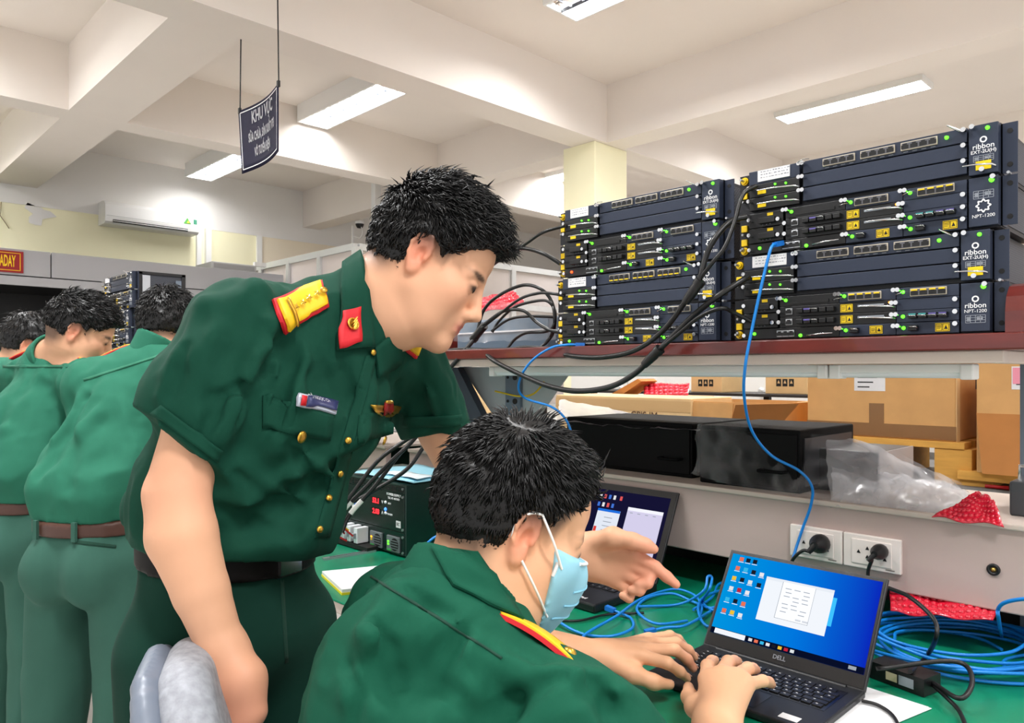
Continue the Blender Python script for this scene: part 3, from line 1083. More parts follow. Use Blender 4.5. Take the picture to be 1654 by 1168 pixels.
ZS = Z_SHELF + .002
chassis((-.797, 1.47, ZS), 'network device at the bottom of the right-hand stack, note above its blue cable', 'network devices on the shelf', ports='bbb', np_ports='yy', sfp_tint=True, note_w=.075)
chassis((-.785, 1.47, ZS + .1805), 'network device on top of the right-hand stack, chain emblem, blue cable plugged in', 'network devices on the shelf', chain=True, np_ports='by', sfp_tint=True)
chassis((-1.318, 1.47, ZS), 'network device at the bottom of the left-hand stack with yellow lit ports', 'network devices on the shelf', ports='yyy', np_ports='bb', note_w=.06)
chassis((-1.310, 1.47, ZS + .1805), 'network device on top of the left-hand stack, nearer the yellow column', 'network devices on the shelf', chain=True, np_ports='bb', red=True, note_w=.06)
# the far tower beyond the men
TX, TY = -4.27, 1.185
bx_ = thing('equipment_crate', 'dark crate under the far tower of network devices', 'crate', (TX + .23, TY + .15, Z_DESK))
part('body', MB().bbox((TX - .02, 1.13, Z_DESK), (TX + .50, 1.43, 1.24), .004), M_RACKD, bx_, True)
part('lid', MB().bbox((TX - .03, 1.12, 1.20), (TX + .51, 1.44, 1.243), .004), M_RACK, bx_, True)
part('rim', MB().bbox((TX - .02, 1.125, 1.10), (TX + .50, 1.13, 1.12), .001), M_STEEL, bx_, True)
for k, lab in enumerate(('lowest network device of the far tower beside the bent head', 'middle network device of the far tower between the two men', 'topmost network device of the far tower with a pale mesh side')):
    chassis((TX - .05 * (2 - k), TY, 1.245 + .1800 * k), lab, 'network devices in the far tower', detail=True, lit=False)
sv = thing('spare_side_cover', 'black mesh side frame leaning on the far tower top', 'cover', (TX + .46, 1.30, 1.61))
part('frame', MB().box((TX + .4635, TY + .02, 1.612), (TX + .467, TY + .04, 1.78)).box((TX + .4635, TY + .225, 1.612), (TX + .467, TY + .243, 1.78)).box((TX + .4635, TY + .02, 1.77), (TX + .467, TY + .243, 1.783)), M_BLACK, sv, True)
part('bracket', MB().box((TX + .467, TY + .04, 1.63), (TX + .469, TY + .075, 1.765)), M_STEEL, sv, True)
part('bracket', MB().box((TX + .467, TY + .195, 1.63), (TX + .469, TY + .222, 1.75)), M_POST, sv, True)
# ================================================================== laptops
M_LAP = mat('laptop_black', (26, 27, 30), .45)
M_KEY = mat('key_black', (15, 15, 17), .4)
M_LEGEND = mat('key_legend', (190, 190, 190), .5)
M_BEZEL = mat('bezel_black', (10, 10, 12), .3)


def screen_mat(name, nodes_fn):
    m = bpy.data.materials.new(name)
    m.use_nodes = True
    nt = m.node_tree
    b = nt.nodes['Principled BSDF']
    b.inputs['Base Color'].default_value = (0, 0, 0, 1)
    b.inputs['Roughness'].default_value = .35
    b.inputs['Specular IOR Level'].default_value = 0.0
    nodes_fn(nt, b)
    return m


def glow(name, col, s=.75):
    return mat('screen_' + name, (0, 0, 0), .4, emit=(col, s * .68), spec=0.0)


def blue_wall(nt, b):
    tc = nt.nodes.new('ShaderNodeTexCoord')
    mp = nt.nodes.new('ShaderNodeMapping')
    nt.links.new(tc.outputs['Generated'], mp.inputs['Vector'])
    gr = nt.nodes.new('ShaderNodeTexGradient')
    nt.links.new(mp.outputs['Vector'], gr.inputs['Vector'])
    cr = nt.nodes.new('ShaderNodeValToRGB')
    e = cr.color_ramp.elements
    e[0].color = srgb(0, 150, 225)
    e[1].color = srgb(10, 40, 190)
    k = cr.color_ramp.elements.new(.55)
    k.color = srgb(0, 120, 225)
    nt.links.new(gr.outputs['Fac'], cr.inputs['Fac'])
    nt.links.new(cr.outputs[0], b.inputs['Emission Color'])
    b.inputs['Emission Strength'].default_value = .5


def laptop(name, label, loc, W, D, LH, tilt, screen_fn, brand, rotz=0.0, key_rows=6, rounded=False, base_h=.014):
    t = thing(name, label, 'laptop', loc, None, rotz)
    part('base', MB().bbox((0, -D, .002), (W, .004, base_h), .003), M_LAP, t)
    dk = part('keyboard', MB().box((.018, -D * .60, base_h - .001), (W - .018, -.022, base_h + .0004)), M_BEZEL, t)
    key_w = (W - .046) / 14.5
    kh = (D * .60 - .034) / key_rows
    meshes = {}
    lm = MB().box((-.0018, -.001, 0), (.0018, .001, .0002)).mesh('legend')
    for r in range(key_rows):
        x = .023
        y = -.028 - kh * (r + .5)
        widths = {0: [1] * 14, 1: [1] * 13 + [1.5], 2: [1.5] + [1] * 13, 3: [1.8] + [1] * 11 + [1.7], 4: [2.2] + [1] * 10 + [2.3], 5: [1.2, 1, 1, 1.2, 5.0, 1, 1, 1, 1, 1]}[r]
        for wd in widths:
            wk = wd * key_w
            key = round(wk, 5)
            if key not in meshes:
                meshes[key] = MB().bbox((-wk / 2 + .0012, -kh / 2 + .0012, 0), (wk / 2 - .0012, kh / 2 - .0012, .0022), .0006).mesh('key')
            ko = shared('key', meshes[key], M_KEY, dk, (x + wk / 2, y, base_h + .0002))
            shared('legend', lm, M_LEGEND, dk, (x + wk / 2 - .002, y + .002, base_h + .0023))
            x += wk
    part('touchpad', MB().box((W * .33, -D + .012, base_h), (W * .67, -D * .63, base_h + .0004)), mat('touchpad_grey', (34, 35, 38), .35), t)
    # lid, leaning back about the hinge
    ax = (Vector((1, 0, 0)), Vector((0, math.cos(tilt), -math.sin(tilt))), Vector((0, math.sin(tilt), math.cos(tilt))))
    hz = base_h
    def LP(u, v, n):        # u across, v up the lid, n towards the user
        return Vector((u, 0, hz)) + ax[2] * v - ax[1] * n
    ld = MB()
    ld.cbox(LP(W / 2, LH / 2, -.003), (W, .006, LH), ax)
    lid = part('lid', ld, M_LAP, t)
    bz = MB().cbox(LP(W / 2, LH / 2, .0004), (W - .006, .001, LH - .006), ax)
    part('bezel', bz, M_BEZEL, lid)
    part('hinge', MB().cyl((.03, -.001, hz - .002), (W - .03, -.001, hz - .002), .005, n=10), M_LAP, t)
    def rect(nm, u0, u1, v0, v1, m, n, par=None):
        mb = MB().cbox(LP((u0 + u1) / 2, (v0 + v1) / 2, n), (u1 - u0, .0003, v1 - v0), ax)
        return part(nm, mb, m, par or lid)
    def txt(nm, s, size, m, u, v, n, align='LEFT', sx=1.0):
        return text(nm, s, size, m, lid, LP(u, v, n), (math.radians(90) - tilt, 0, 0), align=align, sx=sx)
    screen_fn(rect, txt, W, LH)
    if brand:
        brand(t, W, D, base_h, LP)
    return t


G_WHITE = glow('white', (236, 240, 246), .8)
G_GREY = glow('grey', (176, 184, 196), .6)
G_TASK = glow('taskbar', (12, 20, 50), .5)
G_CYAN = glow('cyan', (60, 190, 250), .8)


def dell_screen(rect, txt, W, LH):
    u0, u1, v0, v1 = .007, W - .007, .026, LH - .007
    sc_ = rect('screen', u0, u1, v0, v1, screen_mat('blue_desktop', blue_wall), .0012)
    w_, h_ = u1 - u0, v1 - v0
    U = lambda a: u0 + w_ * a
    V = lambda a: v0 + h_ * a
    rect('taskbar', u0, u1, v0, V(.07), G_TASK, .0016)
    rect('search_field', U(.03), U(.25), V(.006), V(.064), G_WHITE, .002)
    cols = [(230, 235, 240), (240, 120, 90), (60, 190, 240), (240, 240, 245), (30, 30, 40), (245, 200, 60), (200, 40, 60)]
    r = random.Random(3)
    for i in range(8):
        rect('task_icon', U(.275 + .04 * i), U(.30 + .04 * i), V(.018), V(.052), glow('icon%d' % (i % 7), cols[i % 7], .7), .002)
    rect('clock', U(.91), U(.955), V(.018), V(.055), G_GREY, .002)
    rect('light_beam', U(.70), U(.76), V(.40), V(.72), G_CYAN, .0014)
    wn = rect('window', U(.285), U(.735), V(.28), V(.80), G_WHITE, .002)
    rect('title_bar', U(.285), U(.735), V(.765), V(.80), glow('titlebar', (226, 232, 240), .8), .0024)
    rect('dialog', U(.405), U(.62), V(.35), V(.775), glow('dialog', (242, 245, 250), .84), .0028)
    rect('dialog_border', U(.403), U(.622), V(.346), V(.35), G_GREY, .003)
    rect('dialog_border', U(.403), U(.406), V(.346), V(.775), G_GREY, .003)
    rect('dialog_border', U(.62), U(.622), V(.346), V(.775), G_GREY, .003)
    for i in range(7):
        for k in range(3):
            if (i * 3 + k) % 5 != 4:
                a = .43 + .06 * k + .006 * (i % 2)
                rect('dialog_text', U(a), U(a + .04), V(.70 - .045 * i), V(.708 - .045 * i), G_GREY, .0032)
    for k in range(2):
        rect('dialog_button', U(.54 + .045 * k), U(.575 + .045 * k), V(.365), V(.385), glow('button', (214, 218, 226), .75), .0032)
    pos = [(.06, .95), (.11, .95), (.16, .95), (.05, .83), (.11, .83), (.17, .82), (.23, .81), (.045, .70), (.105, .70), (.165, .69), (.23, .68),
           (.045, .57), (.105, .57), (.165, .56), (.04, .43), (.10, .43), (.16, .42), (.04, .29), (.10, .29), (.16, .28)]
    for i, (a, b_) in enumerate(pos):
        rect('desktop_icon', U(a), U(a + .03), V(b_ - .03), V(b_ + .02), glow('icon%d' % r.randrange(7), cols[0], .7), .002)
        rect('icon_caption', U(a - .005), U(a + .035), V(b_ - .045), V(b_ - .038), G_WHITE, .002)


def dell_brand(t, W, D, h, LP):
    tl = math.radians(33)
    o = text('brand_lettering', 'DELL', .011, mat('brand_grey', (110, 112, 118), .4), t, LP(W / 2, .014, .0018), (math.radians(90) - tl, 0, 0), bold=.0003)
    part('sticker', MB().box((W * .80, -D + .012, h), (W * .90, -D + .030, h + .0004)), M_PAPER, t)


laptop('laptop', 'black laptop with a bright blue desktop screen, typed on by the masked man', (-.783, 1.29, Z_DESK), .306, .200, .199, math.radians(33), dell_screen, dell_brand)


def tp_screen(rect, txt, W, LH):
    u0, u1, v0, v1 = .018, W - .018, .022, LH - .018
    rect('screen', u0, u1, v0, v1, glow('night', (26, 24, 60), .55), .0012)
    w_, h_ = u1 - u0, v1 - v0
    U = lambda a: u0 + w_ * a
    V = lambda a: v0 + h_ * a
    rect('document_window', U(.60), U(.965), V(.12), V(.80), glow('document', (214, 208, 236), .75), .0016)
    rect('window_header', U(.60), U(.965), V(.755), V(.80), glow('docheader', (240, 240, 248), .8), .002)
    for i in range(4):
        rect('toolbar_mark', U(.63 + .08 * i), U(.66 + .08 * i), V(.72), V(.73), G_GREY, .002)
    rect('login_window', U(.28), U(.53), V(.32), V(.72), glow('login', (228, 234, 246), .75), .0016)
    rect('login_header', U(.28), U(.53), V(.685), V(.72), glow('loginhead', (30, 110, 220), .75), .002)
    for i in range(4):
        rect('login_field', U(.37), U(.46), V(.60 - .06 * i), V(.61 - .06 * i), G_GREY, .002)
    rect('login_button', U(.43), U(.46), V(.40), V(.425), glow('button_dark', (30, 34, 60), .5), .002)
    rect('shape', U(.285), U(.315), V(.36), V(.46), glow('redshape', (230, 70, 60), .7), .002)
    rect('shape', U(.49), U(.52), V(.32), V(.37), glow('blueshape', (50, 110, 220), .7), .002)
    cols = [(238, 238, 240), (230, 90, 90), (70, 120, 220)]
    for i in range(9):
        a, b_ = .26 + .052 * (i % 5) + (.02 if i % 5 == 4 else 0), .90 - .12 * (i // 5)
        rect('desktop_icon', U(a), U(a + .026), V(b_ - .03), V(b_ + .03), glow('ticon%d' % (i % 3), cols[i % 3], .7), .002)


def tp_brand(t, W, D, h, LP):
    text('brand_lettering', 'ThinkPad', .014, mat('brand_white', (220, 220, 222), .4), t, (W * .80, -D + .022, h + .0004), (0, 0, 0), bold=.0002)
    part('pointer_nub', MB().lathe([(.004, 0), (.0035, .003), (.001, .004)], (W * .46, -D * .36, h + .002), (0, 0, 1), 8), mat('nub_red', (170, 20, 25), .6), t)
    part('front_lip', MB().bbox((.002, -D - .001, .004), (W - .002, -D + .002, h - .004), .001), M_BEZEL, t)


laptop('laptop', 'black laptop with a dark desktop and a pale document window, beside the pointing hand', (-1.415, 1.548, Z_DESK), .343, .240, .236, math.radians(25), tp_screen, tp_brand, base_h=.022)

# ================================================================== sockets on the panel
M_SOCK = mat('socket_cream', (232, 222, 216), .4)
def socket_plate(pa, pb, label):
    a, b = onY(pa[0], pa[1], 1.66), onY(pb[0], pb[1], 1.66)
    zc = (a.z + b.z) / 2
    x0, x1 = a.x, b.x
    t = thing('socket_plate', label, 'socket', ((x0 + x1) / 2, 1.66, zc - .036), 'power sockets on the panel')
    part('plate', MB().bbox((x0, 1.650, zc - .036), (x1, 1.6605, zc + .036), .002), M_SOCK, t, True)
    part('insert', MB().bbox((x0 + .018, 1.6478, zc - .026), (x1 - .018, 1.651, zc + .026), .001), M_SOCK, t, True)
    for k in range(2):
        xc = x0 + (x1 - x0) * (.36 + .30 * k)
        for dx, dz in ((-.009, 0), (.009, .009), (.009, -.009)):
            part('slot', MB().prism([(xc + dx - .004, 1.6478, zc + dz - .003), (xc + dx + .004, 1.6478, zc + dz - .003), (xc + dx, 1.6478, zc + dz + .0045)], (0, -.0006, 0)), M_JACK, t, True)
    part('maker_mark', MB().box((x1 - .03, 1.6494, zc - .031), (x1 - .012, 1.650, zc - .029)), mat('mark_grey', (120, 112, 108), .6), t, True)
    return x0, x1, zc

s1 = socket_plate((1279, 870), (1363, 885), 'cream double socket with a large round black plug, left of the pair')
s2 = socket_plate((1365, 886), (1458, 899), 'cream double socket with a small black plug, right of the pair')


def plug(px, py, r, label, cord):
    p = onY(px, py, 1.648)
    t = thing('power_plug', label, 'plug', (p.x, 1.60, p.z - r))
    part('body', MB().lathe([(r * .5, 0), (r * .95, .004), (r, .012), (r * .9, .024), (r * .55, .034), (r * .4, .042)], (p.x, 1.648, p.z), (0, -1, 0), 16), M_BLACK, t, True)
    part('relief', MB().cyl((p.x, 1.612, p.z), (p.x - .012, 1.604, p.z - .016), r * .38, r * .25, 10), M_BLACK, t, True)
    part('cord', MB().tube(spline([(p.x - .010, 1.606, p.z - .014)] + cord, 8), .0038, 7), M_BLACK, t, True)

plug(1328, 877, .0215, 'large round black plug in the left cream socket', [onY(1296, 890, 1.60), onY(1280, 905, 1.60), onY(1268, 940, 1.62)])
plug(1424, 890, .0165, 'small black plug in the right cream socket', [onY(1408, 905, 1.61), onY(1402, 925, 1.62), onY(1404, 960, 1.62)])
hp = onY(1605, 920, 1.66)
gh = thing('cable_grommet', 'black screw socket with a brass centre in the pinkish panel', 'screw', (hp.x, 1.65, hp.z - .012))
part('ring', MB().lathe([(.0115, 0), (.0115, .003), (.0085, .005), (.006, .002)], hp, (0, -1, 0), 18), M_BLACK, gh, True)
part('brass_pin', MB().lathe([(.005, 0), (.005, .003), (.002, .005)], hp, (0, -1, 0), 12), mat('brass', (200, 165, 90), .3, metal=.9), gh, True)

# ================================================================== power supply
PX1, PY0 = -1.781, 1.302
PW, PH, PD = .43, .2145, .30
ps = thing('power_supply', 'dark green power supply with red digits on the green desk', 'power supply', (PX1 - PW, PY0, Z_DESK))
M_PSG = mat('psu_green_black', (16, 44, 38), .3)
M_PSF = mat('psu_face', (14, 34, 30), .25)
part('case', MB().bbox((0, 0, .004), (PW, PD, PH), .003), M_PSG, ps)
part('upper_face', MB().bbox((.004, -.003, .075), (PW - .004, .0, PH - .028), .001), M_PSF, ps)
part('lower_face', MB().bbox((.004, -.003, .006), (PW - .004, .0, .073), .001), M_PSF, ps)
vt = part('vent_strip', MB().bbox((.004, -.002, PH - .026), (PW - .004, .0, PH - .003), .001), M_PSF, ps)
for i in range(12):
    for k in range(3):
        part('vent_slot', MB().box((.02 + .034 * i, -.0026, PH - .0225 + .006 * k), (.046 + .034 * i, -.002, PH - .0195 + .006 * k)), M_JACK, vt)
for x, z in ((PW - .010, PH - .012), (PW - .010, PH - .036), (PW - .010, .082), (PW - .010, .060), (PW - .010, .014)):
    part('screw', MB().cyl((x, -.003, z), (x, -.006, z), .004, n=10), M_STEEL, ps)
def psu(px, py):
    p = onY(px, py, PY0)
    return p.x - (PX1 - PW), p.z - Z_DESK
M_DIG = mat('red_digits', (255, 30, 40), .4, emit=((255, 40, 50), 1.3))
for (px, py, s_, u_) in ((610, 809, '53.1', 'V'), (610, 826, '2.03', 'A')):
    x, z = psu(px, py)
    dp = part('display', MB().box((x - .028, -.0042, z - .0105), (x + .022, -.003, z + .0105)), mat('display_dark', (16, 3, 5), .3), ps)
    text('digits', s_, .021, M_DIG, ps, (x - .003, -.0046, z), RX90, bold=.0006)
    text('unit_lettering', u_, .014, M_WPRINT, ps, (x + .030, -.0034, z), RX90)
    part('led', MB().lathe([(.005, 0), (.004, .003), (.001, .004)], (x + .047, -.003, z + .002), (0, -1, 0), 10), M_WPRINT, ps)
    text('lettering', 'ALM' if u_ == 'V' else 'P WARN', .008, M_WPRINT, ps, (x + .067, -.0034, z), RX90)
x, z = psu(610, 819)
part('led', MB().lathe([(.0055, 0), (.0045, .003), (.001, .004)], (x + .047, -.003, z), (0, -1, 0), 10), mat('blue_led', (60, 120, 230), .3, emit=((60, 130, 255), 1.0)), ps)
x, z = psu(643, 803)
text('lettering', 'POWER SUPPLY', .0105, M_WPRINT, ps, (x - .018, -.0034, z + .004), RX90)
text('lettering', 'TEC-PS 48/3000', .009, M_WPRINT, ps, (x - .018, -.0034, z - .007), RX90)
x, z = psu(645, 847)
part('mark_plate', MB().box((x - .011, -.0042, z - .010), (x + .011, -.003, z + .010)), M_WPRINT, ps)
text('mark_lettering', 'EC', .012, M_INK, ps, (x, -.0045, z), RX90)
# emblem at the left of the face
x, z = psu(575, 812)
part('emblem_plate', MB().box((x - .016, -.0042, z - .016), (x + .016, -.003, z + .016)), M_WPRINT, ps)
part('emblem_disc', MB().cyl((x + .004, -.0042, z), (x + .004, -.0052, z), .010, n=14), mat('emblem_blue', (60, 110, 190), .4), ps)
# fan modules
for k in range(2):
    x0, z0 = psu(601 + 27 * k, 880 + 9 * k)
    fm = part('fan_module', MB().bbox((x0 + .002, -.010, .012), (x0 + .064, -.003, .058), .0015), mat('module_grey', (120, 126, 130), .4, metal=.3), ps)
    fc = part('fan_grille', MB().cyl((x0 + .044, -.010, .035), (x0 + .044, -.0112, .035), .019, n=18), M_JACK, fm)
    for q in range(4):
        part('grille_bar', MB().box((x0 + .026, -.0122, .022 + .0075 * q), (x0 + .062, -.0112, .0245 + .0075 * q)), MATS['module_grey'], fm)
    for q, mm in enumerate((M_YELLOW_ST, M_LEDO, M_LED)[:2] if k == 0 else (M_LED, M_LED)):
        part('led', MB().box((x0 + .008, -.0112, .030 + .008 * q), (x0 + .015, -.010, .035 + .008 * q)), mm, fm)
    part('green_tab', MB().box((x0 + .006, -.0108, .014), (x0 + .026, -.010, .019)), mat('green_tab', (60, 170, 80), .5), fm)
# terminal blocks
for k in range(4):
    x0, z0 = psu(558 + 11 * k, 850 + 4 * k)
    tb = part('terminal_block', MB().bbox((x0, -.045, .014 + .004), (x0 + .020, -.003, .066), .002), mat('breaker_white', (222, 226, 230), .4), ps)
    part('toggle', MB().bbox((x0 + .005, -.055, .034), (x0 + .015, -.045, .050), .001), mat('breaker_grey', (150, 156, 162), .4), tb)
part('terminal_base', MB().box((.10, -.048, .004), (.30, -.003, .016)), M_JACK, ps)
sk = thing('blue_sheet', 'light blue sheet lying on top of the power supply', 'paper', (PX1 - .2, PY0 + .15, Z_DESK + PH))
rws = [[(PX1 - .33 + .34 * j / 8, PY0 + .02 + .27 * i / 6, Z_DESK + PH + .002 + .006 * abs(math.sin(i * 1.3 + j * .7))) for j in range(9)] for i in range(7)]
part('sheet', MB().grid(rws, .0015), mat('pale_blue_film', (150, 208, 226), .4), sk, True)
part('fold', MB().grid([[(PX1 - .20 + .19 * j / 6, PY0 + .05 + .07 * i / 3, Z_DESK + PH + .011 + .004 * abs(math.sin(i + j))) for j in range(7)] for i in range(4)], .001), mat('pale_white_film', (225, 238, 242), .4), sk, True)

# wires at the terminals
M_WBLK = mat('black_cable', (12, 12, 13), .38)
M_WRED = mat('red_wire', (170, 16, 22), .4)
M_WYEL = mat('yellow_wire', (235, 200, 30), .4)
M_BLUE = mat('blue_cable', (16, 128, 214), .38)
def cable(name, pts, r, m, label, cat='cable', group=None, n=10, extra=None):
    o = part(name, MB().tube(spline(pts, n), r, 8), m, None, True)
    return tag(o, label, cat, group)
for i, (mm, a, b_, lab) in enumerate(((M_WRED, (556, 862), (548, 843), 'short red wire curling at the terminals, uppermost'), (M_WRED, (560, 874), (530, 866), 'red wire lying lowest at the power supply terminals'),
                                      (M_WYEL, (563, 857), (545, 850), 'short yellow wire at the power supply terminals'), (M_WRED, (570, 866), (540, 845), 'red wire looping between the black leads'))):
    p, q = C(a[0], a[1], 2.14), C(b_[0], b_[1], 2.12)
    cable('terminal_wire', [p, (p + q) / 2 + Vector((0, -.01, .012)), q], .0028, mm, lab, 'wire', 'wires at the power supply')
lead = [((525, 878), (533, 850), (575, 790), (610, 745), (648, 716), (690, 690)),
        ((533, 868), (548, 832), (590, 788), (632, 745), (664, 715), (700, 670)),
        ((552, 860), (566, 830), (606, 785), (640, 740), (662, 716), (705, 675)),
        ((528, 880), (545, 828), (600, 795), (655, 760), (684, 722), (720, 665))]
for i, (l, lab) in enumerate(zip(lead, ('leftmost thick black lead rising from the power supply', 'second thick black lead from the left above the power supply',
                                        'third thick black lead, crossing behind its neighbours', 'lowest thick black lead sweeping right from the power supply'))):
    pts = [C(x, y, 2.08 + .02 * i + .02 * k) for k, (x, y) in enumerate(l)]
    t = thing('power_lead', lab, 'cable', pts[0], 'power leads')
    part('lead', MB().tube(spline(pts, 8), .0062, 8), M_WBLK, t, True)
    sp_ = spline(pts, 8)
    part('sleeve', MB().tube(sp_[8:13], .0075, 8), mat('sleeve_white', (214, 214, 210), .5), t, True)

# notebook, steel rule, papers
nb = thing('notebook', 'white notepad with a yellow cover edge on the green desk', 'notepad', tuple(onZ(560, 940, Z_DESK)))
na, nb1, nc = onZ(519, 931, Z_DESK), onZ(552, 962, Z_DESK), onZ(620, 921, Z_DESK)
quad = [na, nb1, nb1 + (nc - na), nc]
def slab(q, z0, z1):
    return MB().prism([(p.x, p.y, z0) for p in q], (0, 0, z1 - z0))
part('cover', slab(quad, Z_DESK, Z_DESK + .006), mat('notebook_yellow', (240, 214, 40), .5), nb, True)
cq = sum(quad, Vector()) / 4
part('pages', slab([cq + (p - cq) * .985 for p in quad], Z_DESK + .006, Z_DESK + .014), M_PAPER, nb, True)
br = thing('steel_rule', 'narrow steel bar lying on the green desk before the power supply', 'ruler', tuple(onZ(560, 895, Z_DESK)))
ra, rb = onZ(522, 905, Z_DESK), onZ(606, 891, Z_DESK)
rd = (rb - ra).normalized()
rn = Vector((-rd.y, rd.x, 0))
part('bar', slab([ra - rn * .008, rb - rn * .008, rb + rn * .008, ra + rn * .008], Z_DESK, Z_DESK + .006), M_STEEL, br, True)
part('slot', slab([ra - rn * .002 + rd * .02, rb - rn * .002 - rd * .02, rb + rn * .002 - rd * .02, ra + rn * .002 + rd * .02], Z_DESK + .0055, Z_DESK + .0064), M_JACK, br, True)
pp = thing('paper_sheets', 'white paper sheets under the right corner of the blue-screened laptop', 'paper', tuple(onZ(1400, 1140, Z_DESK)))
q0 = [onZ(1290, 1180, Z_DESK), onZ(1350, 1205, Z_DESK), onZ(1500, 1143, Z_DESK), onZ(1398, 1110, Z_DESK)]
part('sheet', slab(q0, Z_DESK, Z_DESK + .0012), M_PAPER, pp, True)
part('sheet', slab([p + Vector((.006, -.004, 0)) for p in q0], Z_DESK + .0012, Z_DESK + .002), M_PAPER, pp, True)
ws = thing('paper_scrap', 'small folded white scrap behind the masked chin', 'paper', tuple(onZ(845, 975, Z_DESK)))
sa = [onZ(838, 985, Z_DESK), onZ(852, 968, Z_DESK), onZ(850, 988, Z_DESK)]
part('scrap', MB().prism(sa, (0, 0, .004)), M_PAPER, ws, True)

# power adapter
ad = thing('power_adapter', 'black laptop power adapter beside the coil of blue cable', 'adapter', tuple(onZ(1465, 1105, Z_DESK)))
a0, a1 = onZ(1418, 1090, Z_DESK), onZ(1506, 1122, Z_DESK)
adx = (a1 - a0).normalized()
ady = Vector((-adx.y, adx.x, 0))
ac_ = (a0 + a1) / 2 + Vector((0, 0, .016))
bm_ = MB().cbox(ac_, ((a1 - a0).length, .052, .030), (adx, ady, Vector((0, 0, 1))))
part('body', bm_, M_BLACK, ad, True)
fc_ = ac_ - ady * .0263
part('label', MB().cbox(fc_ - adx * .008, (.020, .0006, .014), (adx, ady, Vector((0, 0, 1)))), mat('gold_label', (196, 186, 150), .5), ad, True)
part('sticker', MB().cbox(fc_ + adx * .018, (.026, .0006, .016), (adx, ady, Vector((0, 0, 1)))), M_GREYPR, ad, True)
part('cord', MB().tube(spline([ac_ + adx * .05, onZ(1530, 1128, .765), onZ(1550, 1150, .76), onZ(1566, 1190, .757)], 8), .0035, 7), M_BLACK, ad, True)
part('cord', MB().tube(spline([ac_ + adx * .05 + Vector((0, 0, .004)), onZ(1550, 1128, .775), onZ(1570, 1105, .785), onZ(1560, 1075, .795), onZ(1520, 1068, .80), onZ(1440, 1078, .795), onZ(1415, 1080, .79)], 8), .0042, 7), M_BLACK, ad, True)
cable('black_cord', [onZ(1392, 1132, .757), onZ(1420, 1140, .757), onZ(1445, 1160, .756), onZ(1460, 1200, .756)], .003, M_BLACK, 'thin black cord leaving the right side of the blue-screened laptop')
cable('black_cord', [onY(1436, 950, 1.55), onY(1470, 965, 1.5), onY(1508, 1000, 1.46), onY(1512, 1030, 1.44), onZ(1495, 1062, .77), onZ(1470, 1085, .787)], .004, M_BLACK, 'black cord arching from behind the blue-screened laptop over the blue coil')
cable('black_cord', [onZ(860, 1000, .755), onZ(930, 1003, .755), onZ(980, 993, .755), onZ(1040, 990, .755)], .0028, M_BLACK, 'thin black cord on the green desk in front of the far laptop')

# ------------------------------------------------------------------ blue network cables
def plug_rj(t, p, d):
    d = d.normalized()
    u = Vector((0, 0, 1)).cross(d)
    u = u.normalized() if u.length > .1 else Vector((1, 0, 0))
    part('connector', MB().cbox(p, (.024, .012, .010), (d, u, d.cross(u))), mat('blue_boot', (20, 110, 200), .4), t, True)
def net_cable(pts, label, rj=(), r=.0032, n=9):
    t = thing('network_cable', label, 'cable', pts[0], 'blue network cables')
    sp_ = spline(pts, n)
    part('cable', MB().tube(sp_, r, 8), M_BLUE, t, True)
    if 0 in rj:
        plug_rj(t, sp_[0], sp_[0] - sp_[2])
    if 1 in rj:
        plug_rj(t, sp_[-1], sp_[-1] - sp_[-3])
    return t
net_cable([onY(1257, 394, 1.455), onY(1247, 398, 1.435), onY(1240, 420, 1.425), onY(1228, 470, 1.42), onY(1214, 535, 1.42), onY(1204, 590, 1.42), onY(1202, 640, 1.45), onY(1214, 695, 1.52), onY(1245, 735, 1.58), onY(1290, 760, 1.61), onY(1311, 785, 1.63), onY(1310, 815, 1.64), onY(1296, 855, 1.645), onY(1283, 895, 1.63), onY(1276, 925, 1.60)],
          'blue network cable hanging from the top right device down past the shelf to the sockets', (0,))
net_cable([onY(937, 557, 1.462), onY(915, 557, 1.44), onY(890, 562, 1.425), onY(862, 580, 1.42), onY(843, 605, 1.42), onY(838, 630, 1.44), onY(852, 645, 1.47), onY(890, 657, 1.5), onY(912, 675, 1.52), onY(923, 700, 1.54), onY(930, 740, 1.56)],
          'blue network cable leaving the bottom left device and dropping behind the masked man', (0,))
zD = .7545
def Zp(l, z=zD):
    return [onZ(x, y, z + .0035 * (i % 3)) for i, (x, y) in enumerate(l)]
net_cable(Zp([(858, 962), (880, 985), (905, 1006), (941, 1024), (985, 1028), (1020, 1016), (1020, 1000), (1003, 991), (986, 984)]), 'blue network cable curling back to its connector by the far laptop', (1,))
net_cable(Zp([(975, 1050), (941, 1030), (996, 995), (1037, 967), (1086, 952), (1119, 960), (1133, 978), (1130, 1000)], .758), 'blue network cable passing just under the pointing fingertip')
net_cable(Zp([(1110, 1003), (1064, 1008), (1037, 996), (1029, 981), (1048, 965), (1086, 959), (1119, 972), (1147, 982), (1166, 975)], .757), 'blue network cable in a wide loop between the two laptops')
net_cable(Zp([(1050, 1020), (1075, 1014), (1108, 1010), (1147, 988), (1168, 976)], .756) + [onZ(1185, 960, .757)], 'blue network cable with its connector beside the typing left hand', (0,))
net_cable([onZ(1176, 950, .76), onZ(1141, 962, .765), onZ(1128, 978, .765), onZ(1132, 1000, .76), onZ(1144, 1012, .757), onZ(1160, 1008, .757)], 'blue network cable bent tightly behind the left edge of the blue screen')
net_cable([onZ(1031, 980, .757), onZ(1097, 976, .757), onY(1136, 955, 1.50), onY(1143, 932, 1.52), onY(1150, 934, 1.53), onY(1146, 952, 1.5), onZ(1135, 972, .76), onZ(1150, 985, .76), onZ(1166, 984, .76)], 'blue network cable with a small upright loop beside the blue screen')
